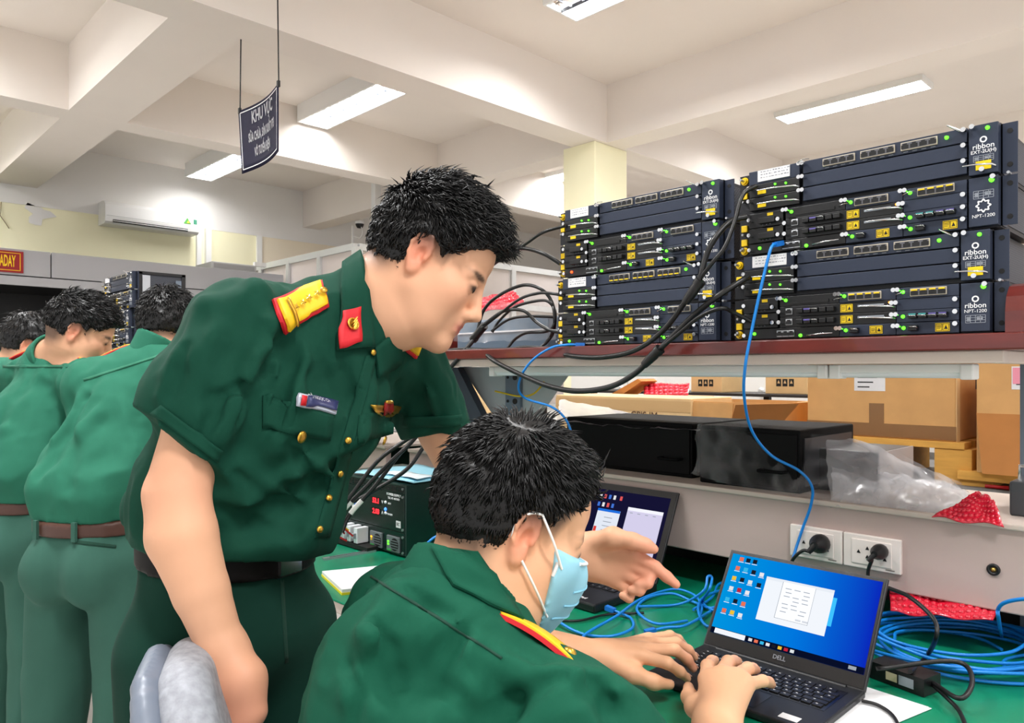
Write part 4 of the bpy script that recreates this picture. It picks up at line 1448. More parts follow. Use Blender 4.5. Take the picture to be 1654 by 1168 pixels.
net_cable([onZ(1120, 985, .757), onZ(1150, 965, .757), onZ(1160, 945, .76), onZ(1180, 935, .76)], 'short visible stretch of blue cable running behind the blue screen')
net_cable([onY(676, 894, 1.18), onY(684, 884, 1.19), onY(694, 874, 1.2), onY(706, 866, 1.22), onY(730, 860, 1.25)], 'short stretch of blue cable beside the masked man and the power supply')
# coil at the right
rc = random.Random(5)
cc = onZ(1545, 1048, .76)
pts = []
NL = 10
for i in range(NL * 14):
    a = 2 * math.pi * i / 14
    lp = i / (NL * 14)
    k = int(i / 14)
    R = (.112 + .062 * ((k * 37) % 10) / 10)
    j = Vector((rc.uniform(-.006, .006), rc.uniform(-.006, .006), 0))
    off = Vector((((k * 53) % 7 - 3) * .010, ((k * 31) % 7 - 3) * .006, 0))
    p = cc + off + j + camdir(math.cos(a) * R * 1.12, math.sin(a) * R * .93)
    p.z = .7545 + .0035 * k + .004 * math.sin(a * 2 + k)
    p.y = min(p.y, 1.86)
    pts.append(p)
net_cable(pts, 'large untidy coil of blue network cable on the right of the desk', (1,), n=4)
net_cable([onZ(1618, 1030, .757), onY(1613, 1000, 1.50), onY(1612, 985, 1.48), onY(1622, 974, 1.46), onY(1650, 968, 1.44), onY(1690, 968, 1.42)], 'blue network cable rising in a bend at the far right edge')
cable('black_cord', [onZ(1405, 1002, .752), onZ(1415, 990, .752)], .003, M_BLACK, 'short black cable end behind the blue-screened laptop')
# ------------------------------------------------------------------ black cables around the devices
BG = 'black cables around the shelf'
cable('power_cable', [onY(780, 566, 1.47), onY(800, 584, 1.43), onY(849, 609, 1.41), onY(890, 625, 1.40), onY(935, 632, 1.39), onY(985, 625, 1.39), onY(1025, 604, 1.39), onY(1055, 575, 1.39), onY(1085, 545, 1.39), onY(1120, 510, 1.40), onY(1160, 478, 1.41), onY(1196, 455, 1.44), onY(1208, 448, 1.46)], .0068, M_WBLK, 'thick black power cable sagging below the shelf edge to the right-hand stack', group=BG)
cable('power_cable', [onY(900, 570, 1.47), onY(930, 576, 1.43), onY(975, 577, 1.41), onY(1025, 566, 1.40), onY(1070, 535, 1.39), onY(1105, 490, 1.39), onY(1130, 450, 1.39), onY(1140, 415, 1.40), onY(1155, 385, 1.41), onY(1180, 358, 1.44), onY(1206, 350, 1.462)], .0062, M_WBLK, 'black power cable climbing between the two stacks to the upper right device', group=BG)
cable('power_cable', [onY(1095, 503, 1.385), onY(1120, 465, 1.39), onY(1150, 425, 1.39), onY(1170, 400, 1.40), onY(1186, 360, 1.42), onY(1200, 315, 1.44), onY(1222, 300, 1.465)], .0045, M_WBLK, 'thinner black cable reaching the power card beneath the upper right note', group=BG)
cable('power_cable', [onY(1060, 568, 1.385), onY(1095, 540, 1.385), onY(1130, 512, 1.39), onY(1165, 498, 1.40), onY(1185, 505, 1.43), onY(1215, 520, 1.462)], .0045, M_WBLK, 'thinner black cable curving into the lower right device', group=BG)
for (px, py, a, lab) in ((1118, 473, (-40, 58), 'rubber joint sleeve on the cable between the stacks'), (1052, 578, (-42, 42), 'rubber joint sleeve on the cable at the shelf edge')):
    c0, c1 = onY(px - a[0] * .28, py - a[1] * .28, 1.388), onY(px + a[0] * .28, py + a[1] * .28, 1.388)
    t = thing('cable_joint', lab, 'cable joint', c0)
    part('sleeve', MB().tube([c0, (c0 * 2 + c1) / 3, (c0 + c1 * 2) / 3, c1], .0105, 10, radii=[.009, .0115, .0105, .009]), M_BLACK, t, True)
    part('collar', MB().tube([c0 + (c0 - c1) * .12, c0 + (c1 - c0) * .12], .0125, 10), M_BLACK, t, True)
def SH(l, Y=1.5):
    return [onY(x, y, Y + .012 * (i % 2)) for i, (x, y) in enumerate(l)]
jn = onY(772, 537, 1.50)
t = thing('cable_joint', 'rubber joint where two black leads meet, left end of the shelf', 'cable joint', jn)
part('sleeve', MB().tube([onY(783, 526, 1.49), onY(775, 535, 1.49), onY(766, 546, 1.49)], .012, 10), M_BLACK, t, True)
part('collar', MB().tube([onY(768, 544, 1.49), onY(764, 549, 1.49)], .0135, 10), M_BLACK, t, True)
cable('power_cable', [onY(768, 545, 1.49), onY(748, 570, 1.46), onY(722, 600, 1.44), onY(700, 622, 1.46), onY(675, 660, 1.5)], .0068, M_WBLK, 'thick black cable running down left of the shelf behind the standing man', group=BG)
cable('power_cable', SH([(770, 540), (781, 502), (805, 478), (843, 461), (872, 466), (890, 485), (896, 512), (893, 538), (880, 556)]), .005, M_WBLK, 'black cable in the highest wide loop at the left end of the shelf', group=BG)
cable('power_cable', SH([(778, 530), (800, 513), (838, 484), (868, 474), (890, 474), (912, 478)], 1.46), .0042, M_WBLK, 'black cable passing straight into the lower left device', group=BG)
cable('power_cable', SH([(780, 525), (813, 503), (845, 502), (866, 520), (885, 532), (908, 538)], 1.46), .0048, M_WBLK, 'black cable dipping towards the bottom of the left-hand stack', group=BG)
cable('power_cable', SH([(794, 535), (822, 516), (855, 511), (895, 512)]), .0042, M_WBLK, 'black cable lying over the wrapped box on the shelf', group=BG)
cable('power_cable', SH([(820, 562), (832, 548), (850, 538), (880, 536), (893, 528), (897, 505), (885, 487), (862, 487), (830, 497), (805, 520), (795, 537)]), .0042, M_WBLK, 'black cable in a closed loop before the wrapped box', group=BG)
cable('power_cable', SH([(872, 562), (886, 550), (893, 535)]), .0042, M_WBLK, 'short black cable hooked behind the lower left device', group=BG)
cable('power_cable', SH([(640, 600), (694, 582), (717, 568), (750, 564), (780, 565), (824, 564), (850, 561), (900, 564)], 1.455), .005, M_WBLK, 'black cable lying along the front edge of the red shelf', group=BG)
cable('power_cable', [onY(790, 430, 1.50), onY(805, 418, 1.49), onY(821, 406, 1.47), onY(843, 398, 1.45), onY(876, 376, 1.44), onY(912, 365, 1.466)], .0045, M_WBLK, 'black cable rising to the top of the left-hand stack', group=BG)
cable('power_cable', [onY(790, 432, 1.52), onY(805, 421, 1.50), onY(821, 408, 1.48), onY(843, 401, 1.45), onY(876, 409, 1.44), onY(905, 426, 1.462)], .0055, M_WBLK, 'black cable arching into the middle of the left-hand stack', group=BG)
cable('yellow_cable', [onY(800, 632, 1.72), onY(838, 640, 1.70), onY(862, 636, 1.72), onY(878, 618, 1.75), onY(884, 606, 1.8)], .003, M_WYEL, 'thin yellow cable looped round the steel upright under the shelf')

# ================================================================== wrapped boxes and storage
M_FILM = film_mat('clear_film', (232, 234, 238), .018, .10)
M_FILM2 = film_mat('milky_film', (238, 238, 242), .42, .2)
M_BUB = mat('red_bubble_wrap', (205, 26, 52), .22, coat=.4)
M_CARTON = mat('cardboard', (206, 158, 100), .85, var=(14, .06), bump=(80, .05))
M_CARTON2 = mat('cardboard_pale', (222, 190, 140), .85, var=(14, .06))
M_CARTON3 = mat('cardboard_dark', (176, 116, 58), .85, var=(14, .06))
M_TAPE = mat('brown_tape', (140, 104, 70), .25)
M_BBOX = mat('black_case', (6, 6, 7), .7, spec=.15)


def film(rows, jit, m, thick=0.0, seed=1):
    r = random.Random(seed)
    out = []
    for i, rw in enumerate(rows):
        o = []
        for j, p in enumerate(rw):
            p = Vector(p)
            n = mnoise.noise_vector(p * 14 + Vector((seed, 0, 0))) * jit + mnoise.noise_vector(p * 38 + Vector((seed, 3, 0))) * jit * .6
            n += Vector((0, -1, .3)) * (jit * (.5 - abs(mnoise.noise(p * 22 + Vector((0, seed, 0)))) * 2.2))
            o.append(p + n)
        out.append(o)
    return MB().grid(out, thick)


def lerp_rows(quads, nu, nv):
    """bilinear patch through four corners"""
    a, b, c, d = [Vector(q) for q in quads]
    return [[(a.lerp(b, j / nu)).lerp(d.lerp(c, j / nu), i / nv) for j in range(nu + 1)] for i in range(nv + 1)]


def bubble_sheet(rows, seed=0):
    m = MB()
    m.grid(rows, .002)
    R = [[Vector(p) for p in r] for r in rows]
    for i in range(len(R) - 1):
        for j in range(len(R[0]) - 1):
            c = (R[i][j] + R[i + 1][j + 1] + R[i + 1][j] + R[i][j + 1]) / 4
            n = (R[i][j + 1] - R[i][j]).cross(R[i + 1][j] - R[i][j])
            s = n.length ** .5
            if s < 1e-5:
                continue
            n.normalize()
            if n.dot(Vector((0, -1, .6))) < 0:
                n = -n
            m.lathe([(s * .44, .0), (s * .40, s * .16), (s * .25, s * .28), (s * .08, s * .32)], c + n * .001, n, 7)
    return m


# two black cases behind the panel, in clear bags
def case(name, label, x0, x1, y0, y1, z0, z1):
    t = thing(name, label, 'equipment case', ((x0 + x1) / 2, (y0 + y1) / 2, z0), 'black cases in clear bags')
    part('body', MB().bbox((x0, y0, z0), (x1, y1, z1), .004), M_BBOX, t, True)
    part('front_plate', MB().bbox((x0 + .006, y0 - .004, z0 + .01), (x1 - .006, y0, z1 - .012), .001), mat('black_plate', (7, 7, 8), .6, spec=.15), t, True)
    part('handle', MB().tube([(x1 - .09, y0 - .003, z0 + .05), (x1 - .09, y0 - .03, z0 + .05), (x1 - .03, y0 - .03, z0 + .05), (x1 - .03, y0 - .003, z0 + .05)], .004, 6), M_BBOX, t, True)
    part('side_plate', MB().box((x1, y0 + .02, z0 + .015), (x1 + .003, y1 - .02, z1 - .02)), mat('dark_plate', (44, 44, 48), .4), t, True)
    return t
ZL = 1.012
ca, cb = onY(915, 690, 1.74), onY(1118, 690, 1.74)
case('equipment_case', 'black case in a clear bag right behind the masked man', ca.x, cb.x, 1.74, 2.04, ZL, onY(1000, 678, 1.74).z)
ca, cb = onY(1130, 690, 1.70), onY(1292, 690, 1.70)
case('equipment_case', 'black case in a clear bag behind the blue cable, near the red wrap', ca.x, cb.x, 1.70, 2.02, ZL, onY(1200, 690, 1.70).z)
pk = onY(1345, 720, 1.86)
# the bags
def bag(name, label, pts_rows, m, jit, seed):
    o = part(name, film(pts_rows, jit, m, 0, seed), m, None, True)
    return tag(o, label, 'plastic bag')
top = [onY(925, 660, 1.95), onY(990, 668, 1.90), onY(1060, 678, 1.84), onY(1128, 684, 1.78)]
def strip(line_a, line_b, nu, nv):
    A, B = spline(line_a, nu), spline(line_b, nu)
    return [[a.lerp(b, i / nv) for a, b in zip(A, B)] for i in range(nv + 1)]
bag('clear_bag', 'crumpled clear bag over the black case behind the masked man',
    strip([onY(905, 645, 2.07), onY(960, 655, 2.06), onY(1020, 668, 2.06), onY(1075, 672, 2.06), onY(1150, 676, 2.06)],
          [onY(900, 680, 1.725), onY(960, 686, 1.725), onY(1020, 690, 1.725), onY(1080, 694, 1.725), onY(1130, 696, 1.725)], 8, 10), M_FILM2, .007, 2)
bag('clear_bag', 'large clear bag spreading over the black case towards the right-hand boxes',
    strip([onY(1125, 690, 1.69), onY(1200, 684, 1.70), onY(1290, 694, 1.75), onY(1380, 712, 1.80), onY(1470, 745, 1.82), onY(1545, 780, 1.80), onY(1578, 815, 1.74)],
          [onY(1120, 765, 1.655), onY(1190, 790, 1.655), onY(1260, 800, 1.665), onY(1330, 812, 1.665), onY(1400, 820, 1.665), onY(1470, 828, 1.668), onY(1565, 835, 1.68)], 9, 16), M_FILM, .010, 4)
bag('clear_bag', 'milky fold of clear bag heaped on the panel ledge',
    strip([onY(1345, 752, 1.80), onY(1410, 762, 1.82), onY(1470, 768, 1.84), onY(1535, 778, 1.84), onY(1578, 812, 1.80)],
          [onY(1345, 812, 1.67), onY(1400, 820, 1.67), onY(1450, 826, 1.67), onY(1510, 830, 1.67), onY(1560, 836, 1.67)], 8, 10), M_FILM2, .010, 9)
bag('clear_bag', 'cloudy end of the large clear bag, bulging beside the red wrap',
    strip([onY(1340, 706, 1.76), onY(1400, 716, 1.80), onY(1470, 742, 1.82), onY(1540, 772, 1.80), onY(1580, 815, 1.74)],
          [onY(1335, 815, 1.655), onY(1400, 822, 1.655), onY(1470, 828, 1.656), onY(1530, 832, 1.66), onY(1578, 836, 1.68)], 9, 14), film_mat('bag_film', (238, 238, 242), .20, .12), .012, 12)
# device in the bag at right
dvb = thing('spare_module', 'dark module with a steel end plate inside the large clear bag', 'module', tuple(onY(1380, 790, 1.86)))
a_, b_ = onY(1300, 720, 1.84), onY(1428, 745, 1.84)
part('body', MB().bbox((a_.x, 1.80, ZL), (b_.x, 2.03, a_.z), .004), mat('module_dark', (26, 26, 30), .4), dvb, True)
part('end_plate', MB().box((b_.x, 1.80, ZL), (b_.x + .004, 2.03, a_.z)), M_STEEL, dvb, True)
# red bubble wrap pieces
def fan_rows(a, b, c, d, nu, nv, sag=0.0, ph=0.0):
    R = lerp_rows((a, b, c, d), nu, nv)
    for i, r in enumerate(R):
        for j, p in enumerate(r):
            p += Vector((0, math.sin(j * 1.1 + ph) * .004, math.sin(math.pi * i / nv) * sag + math.sin(i * 1.3 + j * .9 + ph) * .003))
    return R
def bub(label, quad, nu, nv, sag=.0, ph=0.0):
    o = part('bubble_wrap', bubble_sheet(fan_rows(*quad, nu, nv, sag, ph)), M_BUB, None, True)
    return tag(o, label, 'bubble wrap', 'red bubble wrap')
bub('red bubble wrap peeking over the panel at the far right', (onY(1505, 836, 1.645), onY(1622, 851, 1.642), onY(1606, 808, 1.70), onY(1580, 794, 1.72)), 11, 7)
bub('red bubble wrap pressed under the pinkish panel', (onY(1438, 990, 1.62), onY(1605, 1004, 1.62), onY(1612, 982, 1.68), onY(1436, 950, 1.68)), 15, 4, .0, 1)
wb = thing('wrapped_box', 'blue-grey box wrapped in clear film at the left end of the red shelf', 'box', tuple(onY(820, 560, 1.7)))
xa, xb = onY(738, 520, 1.64).x, onY(885, 520, 1.64).x
part('body', MB().bbox((xa, 1.64, Z_SHELF), (xb, 1.88, 1.47), .006), mat('blue_grey_case', (96, 116, 134), .4), wb, True)
part('edge_strip', MB().box((xa + .01, 1.635, 1.425), (xb - .01, 1.64, 1.43)), M_PAPER, wb, True)
wf = strip([onY(735, 512, 1.62), onY(790, 496, 1.62), onY(840, 486, 1.62), onY(900, 482, 1.62)], [onY(735, 552, 1.62), onY(790, 552, 1.62), onY(840, 551, 1.62), onY(900, 550, 1.62)], 8, 7)
part('film', film(wf, .008, M_FILM, 0, 6), M_FILM, wb, True)
bub('red bubble wrap heaped on the wrapped box behind the bending face', (onY(742, 512, 1.66), onY(850, 492, 1.66), onY(822, 474, 1.80), onY(790, 480, 1.80)), 14, 7, .015, 2)

# ---- storage shelving behind
M_PALLET = mat('pallet_wood', (214, 160, 74), .8, var=(12, .1), stretch=(1, 6, 6))
sh = thing('storage_shelf', 'steel storage shelving full of cardboard boxes behind the workbench', 'shelving', (-1.5, 3.1, 0))
ZT = .93
part('shelf_panel', MB().bbox((-4.0, 2.70, ZT - .03), (.1, 3.75, ZT), .004), mat('shelf_grey', (120, 118, 116), .6), sh, True)
for x in (-3.95, -1.45, .05):
    for y in (2.74, 3.70):
        part('post', MB().box((x - .02, y - .02, 0), (x + .02, y + .02, ZT - .03)), M_POST, sh, True)
part('shelf_panel', MB().bbox((-3.1, 3.42, 1.175), (-.7, 3.75, 1.19), .003), mat('shelf_dark', (40, 36, 34), .6), sh, True)
for x in (-3.05, -1.87, -.75):
    part('riser', MB().box((x - .015, 3.70, ZT), (x + .015, 3.73, 1.176)), mat('shelf_dark', (40, 36, 34), .6), sh, True)
wc = thing('white_cabinet', 'white cabinet doors standing behind the storage boxes', 'cabinet', (-2.0, 4.0, 0))
part('body', MB().box((-3.5, 4.02, .02), (-.5, 4.3, 1.50)), M_WHITEW, wc, True)
for i in range(6):
    d_ = part('door', MB().bbox((-3.5 + .5 * i + .004, 4.0, .05), (-3.0 + .5 * i - .004, 4.02, 1.49), .002), M_WHITEW, wc, True)
    part('knob', MB().lathe([(.02, 0), (.018, .01), (.008, .016)], (-3.05 + .5 * i, 4.0, 1.19), (0, -1, 0), 12), M_ALU, d_, True)


def carton(label, px0, px1, ptop, pbot, Y, depth, m=None, tape=True, flaps=False, symbols=None, sticker=None, z0=None, z1=None, openbox=False):
    m = m or M_CARTON
    a, b = onY(px0, ptop, Y), onY(px1, pbot, Y)
    x0, x1 = a.x, b.x
    zt = z1 if z1 is not None else (onY((px0 + px1) / 2, ptop, Y)).z
    zb = z0 if z0 is not None else (onY((px0 + px1) / 2, pbot, Y)).z
    t = thing('cardboard_box', label, 'box', ((x0 + x1) / 2, Y + depth / 2, zb), 'cardboard boxes in storage')
    if openbox:
        w_ = .006
        part('body', MB().box((x0, Y, zb), (x1, Y + w_, zt)).box((x0, Y + depth - w_, zb), (x1, Y + depth, zt)).box((x0, Y, zb), (x0 + w_, Y + depth, zt)).box((x1 - w_, Y, zb), (x1, Y + depth, zt)).box((x0, Y, zb), (x1, Y + depth, zb + w_)), m, t, True)
    else:
        part('body', MB().bbox((x0, Y, zb), (x1, Y + depth, zt), .004), m, t, True)
    if tape:
        part('tape', MB().box((x0 - .001, Y - .0012, zb + .004), (x1 + .001, Y, zb + .05)), M_TAPE, t, True)
        xm = (x0 + x1) / 2
        part('tape', MB().box((xm - .025, Y - .0014, zb + .05), (xm + .025, Y, zb + .12)), M_TAPE, t, True)
    if flaps:
        for k, (fx0, fx1, s_) in enumerate(((x0, x1, 1),)):
            part('flap', MB().prism([(fx0, Y, zt), (fx1, Y, zt), (fx1 + .03, Y - .05, zt - .10 * (1 if flaps == 'down' else -.7)), (fx0 + .02, Y - .05, zt - .10 * (1 if flaps == 'down' else -.7))], (0, .005, .003)), M_CARTON3 if flaps == 'down' else M_CARTON2, t, True)
    if symbols:
        sx, sz = symbols
        c = onY(sx, sz, Y)
        for k in range(3):
            part('printed_symbol', MB().box((c.x + .032 * k, Y - .0012, c.z), (c.x + .024 + .032 * k, Y, c.z + .036)), M_INK, t, True)
            part('symbol_arrow', MB().prism([(c.x + .005 + .032 * k, Y - .0012, c.z + .014), (c.x + .019 + .032 * k, Y - .0012, c.z + .014), (c.x + .012 + .032 * k, Y - .0012, c.z + .030)], (0, -.0006, 0)), m, t, True)
    if sticker:
        q0, q1 = onY(sticker[0], sticker[1], Y), onY(sticker[2], sticker[3], Y)
        st = part('sticker', MB().box((q0.x, Y - .0014, q1.z), (q1.x, Y, q0.z)), M_PAPER, t, True)
        for k in range(3):
            zz = q1.z + (q0.z - q1.z) * (.2 + .28 * k)
            part('sticker_print', MB().box((q0.x + .012, Y - .002, zz), (q0.x + (q1.x - q0.x) * (.5 + .12 * k), Y - .0014, zz + .004)), M_INK, st, True)
    return t, x0, x1, zb, zt


t, x0, x1, zb, zt = carton('largest cardboard box under the shelf lamp, taped along its lower edge', 1304, 1544, 560, 707, 2.75, .42, sticker=(1380, 604, 1430, 632))
part('corner_strip', MB().box((x1, 2.752, zb), (x1 + .002, 2.79, zt)), M_CARTON2, t, True)
for k in range(2):
    part('printed_symbol', MB().box((x1, 2.98 + .06 * k, zb + .17), (x1 + .0015, 3.03 + .06 * k, zb + .22)), M_INK, t, True)
zbig = zb
pl = thing('pallet', 'small yellow wooden pallet under the largest cardboard box', 'pallet', ((x0 + x1) / 2, 2.95, ZT))
for k in range(4):
    part('plank', MB().bbox((x0 - .02, 2.73 + .12 * k, zbig - .022), (x1 + .03, 2.81 + .12 * k, zbig), .002), M_PALLET, pl, True)
for k in range(3):
    xx = x0 + (x1 - x0) * k / 2
    part('block', MB().bbox((xx - .06, 2.735, ZT), (xx + .05, 3.16, zbig - .022), .002), M_PALLET, pl, True)
t, x0, x1, zb, zt = carton('cardboard box at the far right with its long front flap hanging down', 1577, 1790, 560, 772, 2.70, .45, tape=False, sticker=(1634, 592, 1690, 630))
part('flap', MB().prism([(x0, 2.70, onY(1600, 668, 2.70).z), (x1, 2.70, onY(1600, 668, 2.70).z), (x1, 2.64, zb + .005), (x0 + .03, 2.64, zb + .005)], (0, .006, .002)), M_CARTON3, t, True)
q0 = onY(1636, 594, 2.70)
part('pink_label', MB().box((q0.x, 2.6975, q0.z - .05), (q0.x + .12, 2.699, q0.z)), mat('pink_label', (236, 150, 170), .6), t, True)
pl2 = thing('pallet', 'wooden blocks stacked under the far right cardboard box', 'pallet', ((x0 + x1) / 2, 2.9, ZT - .02))
part('plank', MB().bbox((x0 - .06, 2.72, zb - .03), (x1, 3.1, zb), .002), M_PALLET, pl2, True)
part('block', MB().bbox((x0 - .05, 2.73, ZT), (x0 + .04, 2.9, zb - .03), .002), M_PALLET, pl2, True)
t, x0, x1, zb, zt = carton('long low cardboard box with marker writing, above the bagged case', 898, 1116, 641, 700, 2.72, .34, m=M_CARTON2, tape=False, z0=ZT)
text('marker_lettering', 'CPIS IM', .05, mat('marker_brown', (96, 66, 44), .7), t, onY(1040, 672, 2.717) - WO(t), RX90, sx=.9)
part('tape', MB().box((x0, 2.718, zt - .06), (x1, 2.72, zt - .012)), mat('pale_tape', (206, 170, 120), .3), t, True)
t, x0, x1, zb, zt = carton('open cardboard box with dark raised flap, right of the long low box', 1118, 1262, 650, 700, 2.74, .34, tape=False, z0=ZT, openbox=True)
part('flap', MB().prism([onY(1180, 684, 2.72), onY(1262, 684, 2.72), onY(1290, 652, 2.66), onY(1188, 654, 2.66)], (0, .006, 0)), M_CARTON3, t, True)
part('flap', MB().prism([onY(1118, 684, 2.735), onY(1182, 684, 2.735), onY(1184, 652, 2.735), onY(1118, 650, 2.735)], (0, .004, 0)), M_CARTON, t, True)
t, x0, x1, zb, zt = carton('open box holding red bubble wrap, second tier', 1036, 1116, 640, 650, 3.15, .22, m=M_CARTON3, tape=False, z0=ZT)
bub('red bubble wrap inside the open box on the storage shelf', (onY(1040, 640, 3.10), onY(1112, 640, 3.10), onY(1114, 620, 3.2), onY(1040, 620, 3.2)), 9, 4)
t, x0, x1, zb, zt = carton('torn cardboard box with a slanted open lid behind the sagging cable', 968, 1034, 645, 655, 3.10, .2, m=M_CARTON, tape=False, z0=ZT)
part('lid', MB().prism([onY(972, 645, 3.08), onY(1030, 612, 3.08), onY(1036, 616, 3.08), onY(990, 648, 3.08)], (0, .14, 0)), M_CARTON3, t, True)
carton('small closed carton with black symbols left of the white doors', 1116, 1166, 600, 634, 3.45, .22, m=M_CARTON2, tape=False, symbols=(1128, 624), z0=1.19)
carton('small closed carton with black symbols right of the white doors', 1236, 1304, 600, 634, 3.45, .22, m=M_CARTON2, tape=False, symbols=(1254, 624), z0=1.19)
carton('narrow carton with a green label beside the largest box', 1286, 1304, 650, 684, 2.98, .2, m=M_CARTON2, tape=False, z0=ZT)
carton('pale carton seen through the bench bracket, upper of two', 716, 758, 612, 640, 2.9, .3, m=M_CARTON2, tape=True, z0=1.185)
carton('pale carton seen through the bench bracket, lower of two', 712, 764, 645, 672, 2.9, .3, m=M_CARTON2, tape=True, z0=ZT, z1=1.184)
# grey unit with a handle at the right edge
gu = thing('grey_unit', 'dark grey metal unit with a silver handle at the right edge', 'device', tuple(onY(1640, 845, 1.80)))
xg = onY(1630, 800, 1.75).x
part('body', MB().bbox((xg, 1.75, ZL), (xg + .09, 2.0, onY(1640, 778, 1.75).z), .004), mat('unit_grey', (70, 74, 78), .4, metal=.3), gu, True)
zz = onY(1640, 778, 1.75).z
part('handle', MB().tube([(xg + .012, 1.78, zz), (xg + .012, 1.78, zz + .028), (xg + .05, 1.78, zz + .028), (xg + .05, 1.78, zz)], .004, 6), M_CHROME, gu, True)
rp = thing('red_marker', 'red marker lying on the storage shelf by the right-hand box', 'pen', tuple(onZ(1605, 776, ZT + .006)))
pa_, pb_ = onY(1575, 785, 2.60), onY(1606, 786, 2.60)
pa_.z = pb_.z = ZT + .007
pa_.y = pb_.y = 2.715
part('barrel', MB().cyl(pa_, pb_, .006, n=8), M_WRED, rp, True)
part('cap', MB().cyl(pb_, pb_ + (pb_ - pa_) * .25, .0065, n=8), M_WRED, rp, True)
# ================================================================== people: smooth solids polygonised from blended limbs
class Sdf:
    def __init__(s, lo, hi, h):
        s.h = h
        s.lo = np.array(lo, np.float64)
        s.n = np.ceil((np.array(hi) - s.lo) / h).astype(int) + 1
        s.g = np.full(tuple(s.n), 0.4, np.float32)

    def _sl(s, lo, hi):
        i0 = np.clip(np.floor((np.array(lo) - s.lo) / s.h).astype(int), 0, s.n - 1)
        i1 = np.clip(np.ceil((np.array(hi) - s.lo) / s.h).astype(int) + 1, 1, s.n)
        if np.any(i1 <= i0):
            return None, None
        sl = tuple(slice(a, b) for a, b in zip(i0, i1))
        ax = [(s.lo[k] + np.arange(i0[k], i1[k]) * s.h).astype(np.float32) for k in range(3)]
        return sl, (ax[0][:, None, None], ax[1][None, :, None], ax[2][None, None, :])

    def _comb(s, sl, d, k, op):
        g = s.g[sl]
        if op == 'u':
            hh = np.maximum(k - np.abs(g - d), 0) / max(k, 1e-6)
            s.g[sl] = np.minimum(g, d) - hh * hh * k * .25
        elif op == 's':
            d = -d
            hh = np.maximum(k - np.abs(g - d), 0) / max(k, 1e-6)
            s.g[sl] = np.maximum(g, d) + hh * hh * k * .25
        elif op == 'i':
            s.g[sl] = np.maximum(g, d)

    def cap(s, a, b, ra, rb=None, k=.02, ax=None, q=1.0, op='u'):
        rb = ra if rb is None else rb
        a, b = np.array(a, np.float32), np.array(b, np.float32)
        m = max(ra, rb) * max(1.0, q) + k + 2 * s.h
        sl, P = s._sl(np.minimum(a, b) - m, np.maximum(a, b) + m)
        if sl is None:
            return s
        v = [P[i] - a[i] for i in range(3)]
        e = b - a
        if ax is not None and q != 1.0:
            n = np.array(Vector(ax).normalized(), np.float32)
            c = (v[0] * n[0] + v[1] * n[1] + v[2] * n[2]) * (1 - 1 / q)
            v = [v[i] - n[i] * c for i in range(3)]
            e = e - n * float(np.dot(e, n)) * (1 - 1 / q)
        L = float(np.dot(e, e)) + 1e-12
        t = np.clip((v[0] * e[0] + v[1] * e[1] + v[2] * e[2]) / L, 0, 1)
        d = np.sqrt((v[0] - e[0] * t) ** 2 + (v[1] - e[1] * t) ** 2 + (v[2] - e[2] * t) ** 2) - (ra + (rb - ra) * t)
        s._comb(sl, d, k, op)
        return s

    def chain(s, pts, rad, k=.012, **kw):
        for i in range(len(pts) - 1):
            s.cap(pts[i], pts[i + 1], rad[i], rad[i + 1], k, **kw)
        return s

    def ell(s, c, r, R=None, k=.02, op='u'):
        c = np.array(c, np.float32)
        m = max(r) + k + 2 * s.h
        sl, P = s._sl(c - m, c + m)
        if sl is None:
            return s
        v = [P[i] - c[i] for i in range(3)]
        if R is None:
            R = np.eye(3)
        k0 = 0
        k1 = 0
        for i in range(3):
            w_ = v[0] * np.float32(R[i][0]) + v[1] * np.float32(R[i][1]) + v[2] * np.float32(R[i][2])
            k0 = k0 + (w_ / r[i]) ** 2
            k1 = k1 + (w_ / r[i] ** 2) ** 2
        k0 = np.sqrt(k0)
        k1 = np.sqrt(k1) + 1e-6
        d = k0 * (k0 - 1) / k1
        s._comb(sl, d.astype(np.float32), k, op)
        return s

    def cut(s, p, n, c, rad):
        """remove what lies beyond the plane (p, n) within the box of half-size rad about c"""
        c = np.array(c)
        n = np.array(Vector(n).normalized(), np.float32)
        sl, P = s._sl(c - rad, c + rad)
        if sl is None:
            return s
        d = (P[0] - p[0]) * n[0] + (P[1] - p[1]) * n[1] + (P[2] - p[2]) * n[2]
        s.g[sl] = np.maximum(s.g[sl], d)
        return s

    def surf(s, px, py, d0=.5, d1=3.0):
        d = np.arange(d0, d1, s.h * .5)
        o = np.array(C(px, py, 1.0)) - np.array((0, 0, CAM_H))
        P = np.array((0, 0, CAM_H)) + d[:, None] * o
        i = np.round((P - s.lo) / s.h).astype(int)
        ok = np.all((i >= 0) & (i < s.n), 1)
        v = np.full(len(d), 1.0)
        v[ok] = s.g[tuple(i[ok].T)]
        k = np.flatnonzero(v < 0)
        if len(k) == 0:
            return None, None
        return Vector(P[k[0]]), Vector(o).normalized()

    def fold(s, pix, r, op='u', k=.03, deep=.35):
        pts = []
        for (x, y) in pix:
            p, d = s.surf(x, y)
            if p is not None:
                pts.append(p + d * (r * deep if op == 'u' else -r * deep))
        pts = [p for i, p in enumerate(pts) if i == 0 or (p - pts[i - 1]).length < .25]
        if len(pts) < 2:
            return s
        n = len(pts)
        rad = [r * (.5 + .5 * math.sin(math.pi * (i + .5) / n)) for i in range(n)]
        return s.chain(pts, rad, k, op=op)

